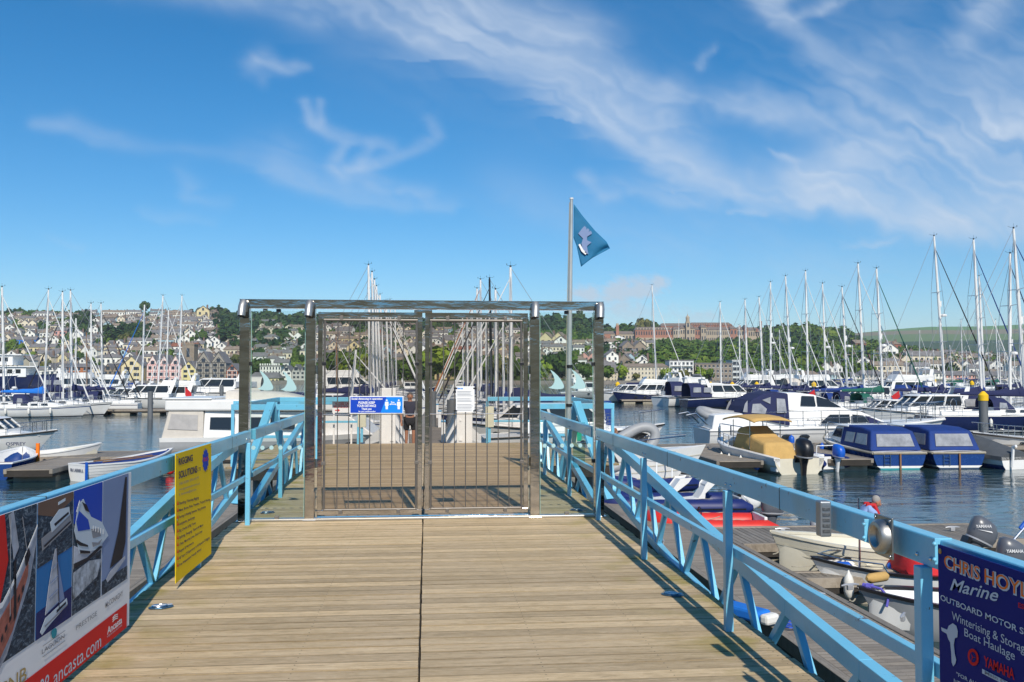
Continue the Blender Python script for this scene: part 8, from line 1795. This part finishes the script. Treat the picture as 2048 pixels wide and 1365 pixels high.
def people():
    HG = mat('grey_hair', (.30,.28,.26), .9); HD = mat('dark_grey_hair', (.10,.09,.085), .9); HB = mat('brown_hair', (.22,.10,.05), .9)
    TAN = mat('tanned_skin', (.42,.20,.12), .5, var=.05)
    J = dict(pelvis=(-.14,0,.24), chest=(.02,0,.56), neck=(.15,0,.68), head=(.24,0,.79), face=(.9,-.2,-.5), shL=(.05,.19,.62), shR=(.05,-.19,.62), elL=(.28,.20,.42), elR=(.30,-.20,.42), wrL=(.48,.12,.24), wrR=(.52,-.13,.22), hipL=(-.12,.10,.22), hipR=(-.12,-.10,.22), knL=(.30,.16,.42), knR=(.30,-.16,.40), anL=(.08,.16,.08), anR=(.10,-.16,.08), toeL=(.26,.17,.03), toeR=(.28,-.17,.03))
    p = on_z(1730, 1078, .5); person('man in pale blue shirt and red lifejacket crouching on the cross pontoon', (p.x, p.y, .51), -.25, J, mat('pale_blue_shirt', (.26,.38,.66), .85, var=.08), mat('navy_shorts', (.02,.03,.10), .85), HG, TAN, CRED, CNAVY)
    J = dict(pelvis=(0,0,.93), chest=(0,.02,1.30), neck=(0,0,1.50), head=(0,-.02,1.64), face=(0,-1,0), shL=(.19,.01,1.40), shR=(-.19,.01,1.40), elL=(.27,.02,1.12), elR=(-.27,.02,1.12), wrL=(.25,-.06,.88), wrR=(-.26,-.06,.88), hipL=(.10,0,.88), hipR=(-.10,0,.88), knL=(.11,-.03,.50), knR=(-.10,.03,.50), anL=(.11,.02,.08), anR=(-.10,.06,.08), toeL=(.12,-.13,.03), toeR=(-.11,-.09,.03), leg=.85)
    Y = 28.0; p = at_y(820, 800, Y); person('man in dark shirt and black shorts standing on the white railed ramp', (p.x, Y, DECK-(Y-22.35)*1.7/15.5), .1, J, mat('dark_shirt', (.035,.035,.06), .85), mat('black_shorts', (.015,.015,.02), .85), HD, TAN, None, BLACKP)
    J2 = dict(J); p = pos(1229, 31.2); person('woman with brown hair and purple top on the clinker launch', (p.x, p.y, .36), 1.9, J2, mat('purple_top', (.16,.08,.45), .85), mat('blue_jeans', (.04,.07,.16), .85), HB, SKIN, None, BLACKP)
people()

# ------------------------------------------------------------------ labels that several things still share
def unify():
    seen = {}
    for o in COL.objects:
        if o.parent is None and o.get('label'): seen.setdefault(o['label'], []).append(o)
    for lb, os_ in seen.items():
        if len(os_) < 2 or len(os_) > 24 or not os_[0].get('group'): continue
        def key(o):
            d = o.matrix_world.translation-CO if False else o.location-CO; return d.dot(RT)/max(1, d.dot(FW))
        os_.sort(key=key); nm = ['first','second','third','fourth','fifth','sixth','seventh','eighth','ninth','tenth','eleventh','twelfth','thirteenth','fourteenth','fifteenth','sixteenth','seventeenth','eighteenth','nineteenth','twentieth','twenty-first','twenty-second','twenty-third','twenty-fourth']
        for i, o in enumerate(os_):
            w = lb.split(); o['label'] = ' '.join(('%s from the left, ' % nm[i]).split()+w[:12]) if len(os_) > 2 else ' '.join([('left-hand' if i == 0 else 'right-hand')]+w[:15])
unify()
for o in COL.objects:
    if o.get('label') and len(o['label'].split()) > 16: o['label'] = ' '.join(o['label'].split()[:16])
# ------------------------------------------------------------------ the light summer haze over the river
def build_haze():
    m = bpy.data.materials.new('river_haze'); m.use_nodes = True; nt = m.node_tree; N = nt.nodes; L = nt.links; N.clear()
    out = N.new('ShaderNodeOutputMaterial'); v = N.new('ShaderNodeVolumePrincipled'); v.inputs['Color'].default_value = (.80, .88, 1.0, 1); v.inputs['Density'].default_value = .00015; v.inputs['Anisotropy'].default_value = .1; L.new(v.outputs[0], out.inputs['Volume'])
    o = MB().box(-3500, 3500, -240, 3400, -7, 175).build('haze', m); tag(o, kind='stuff')
build_haze()
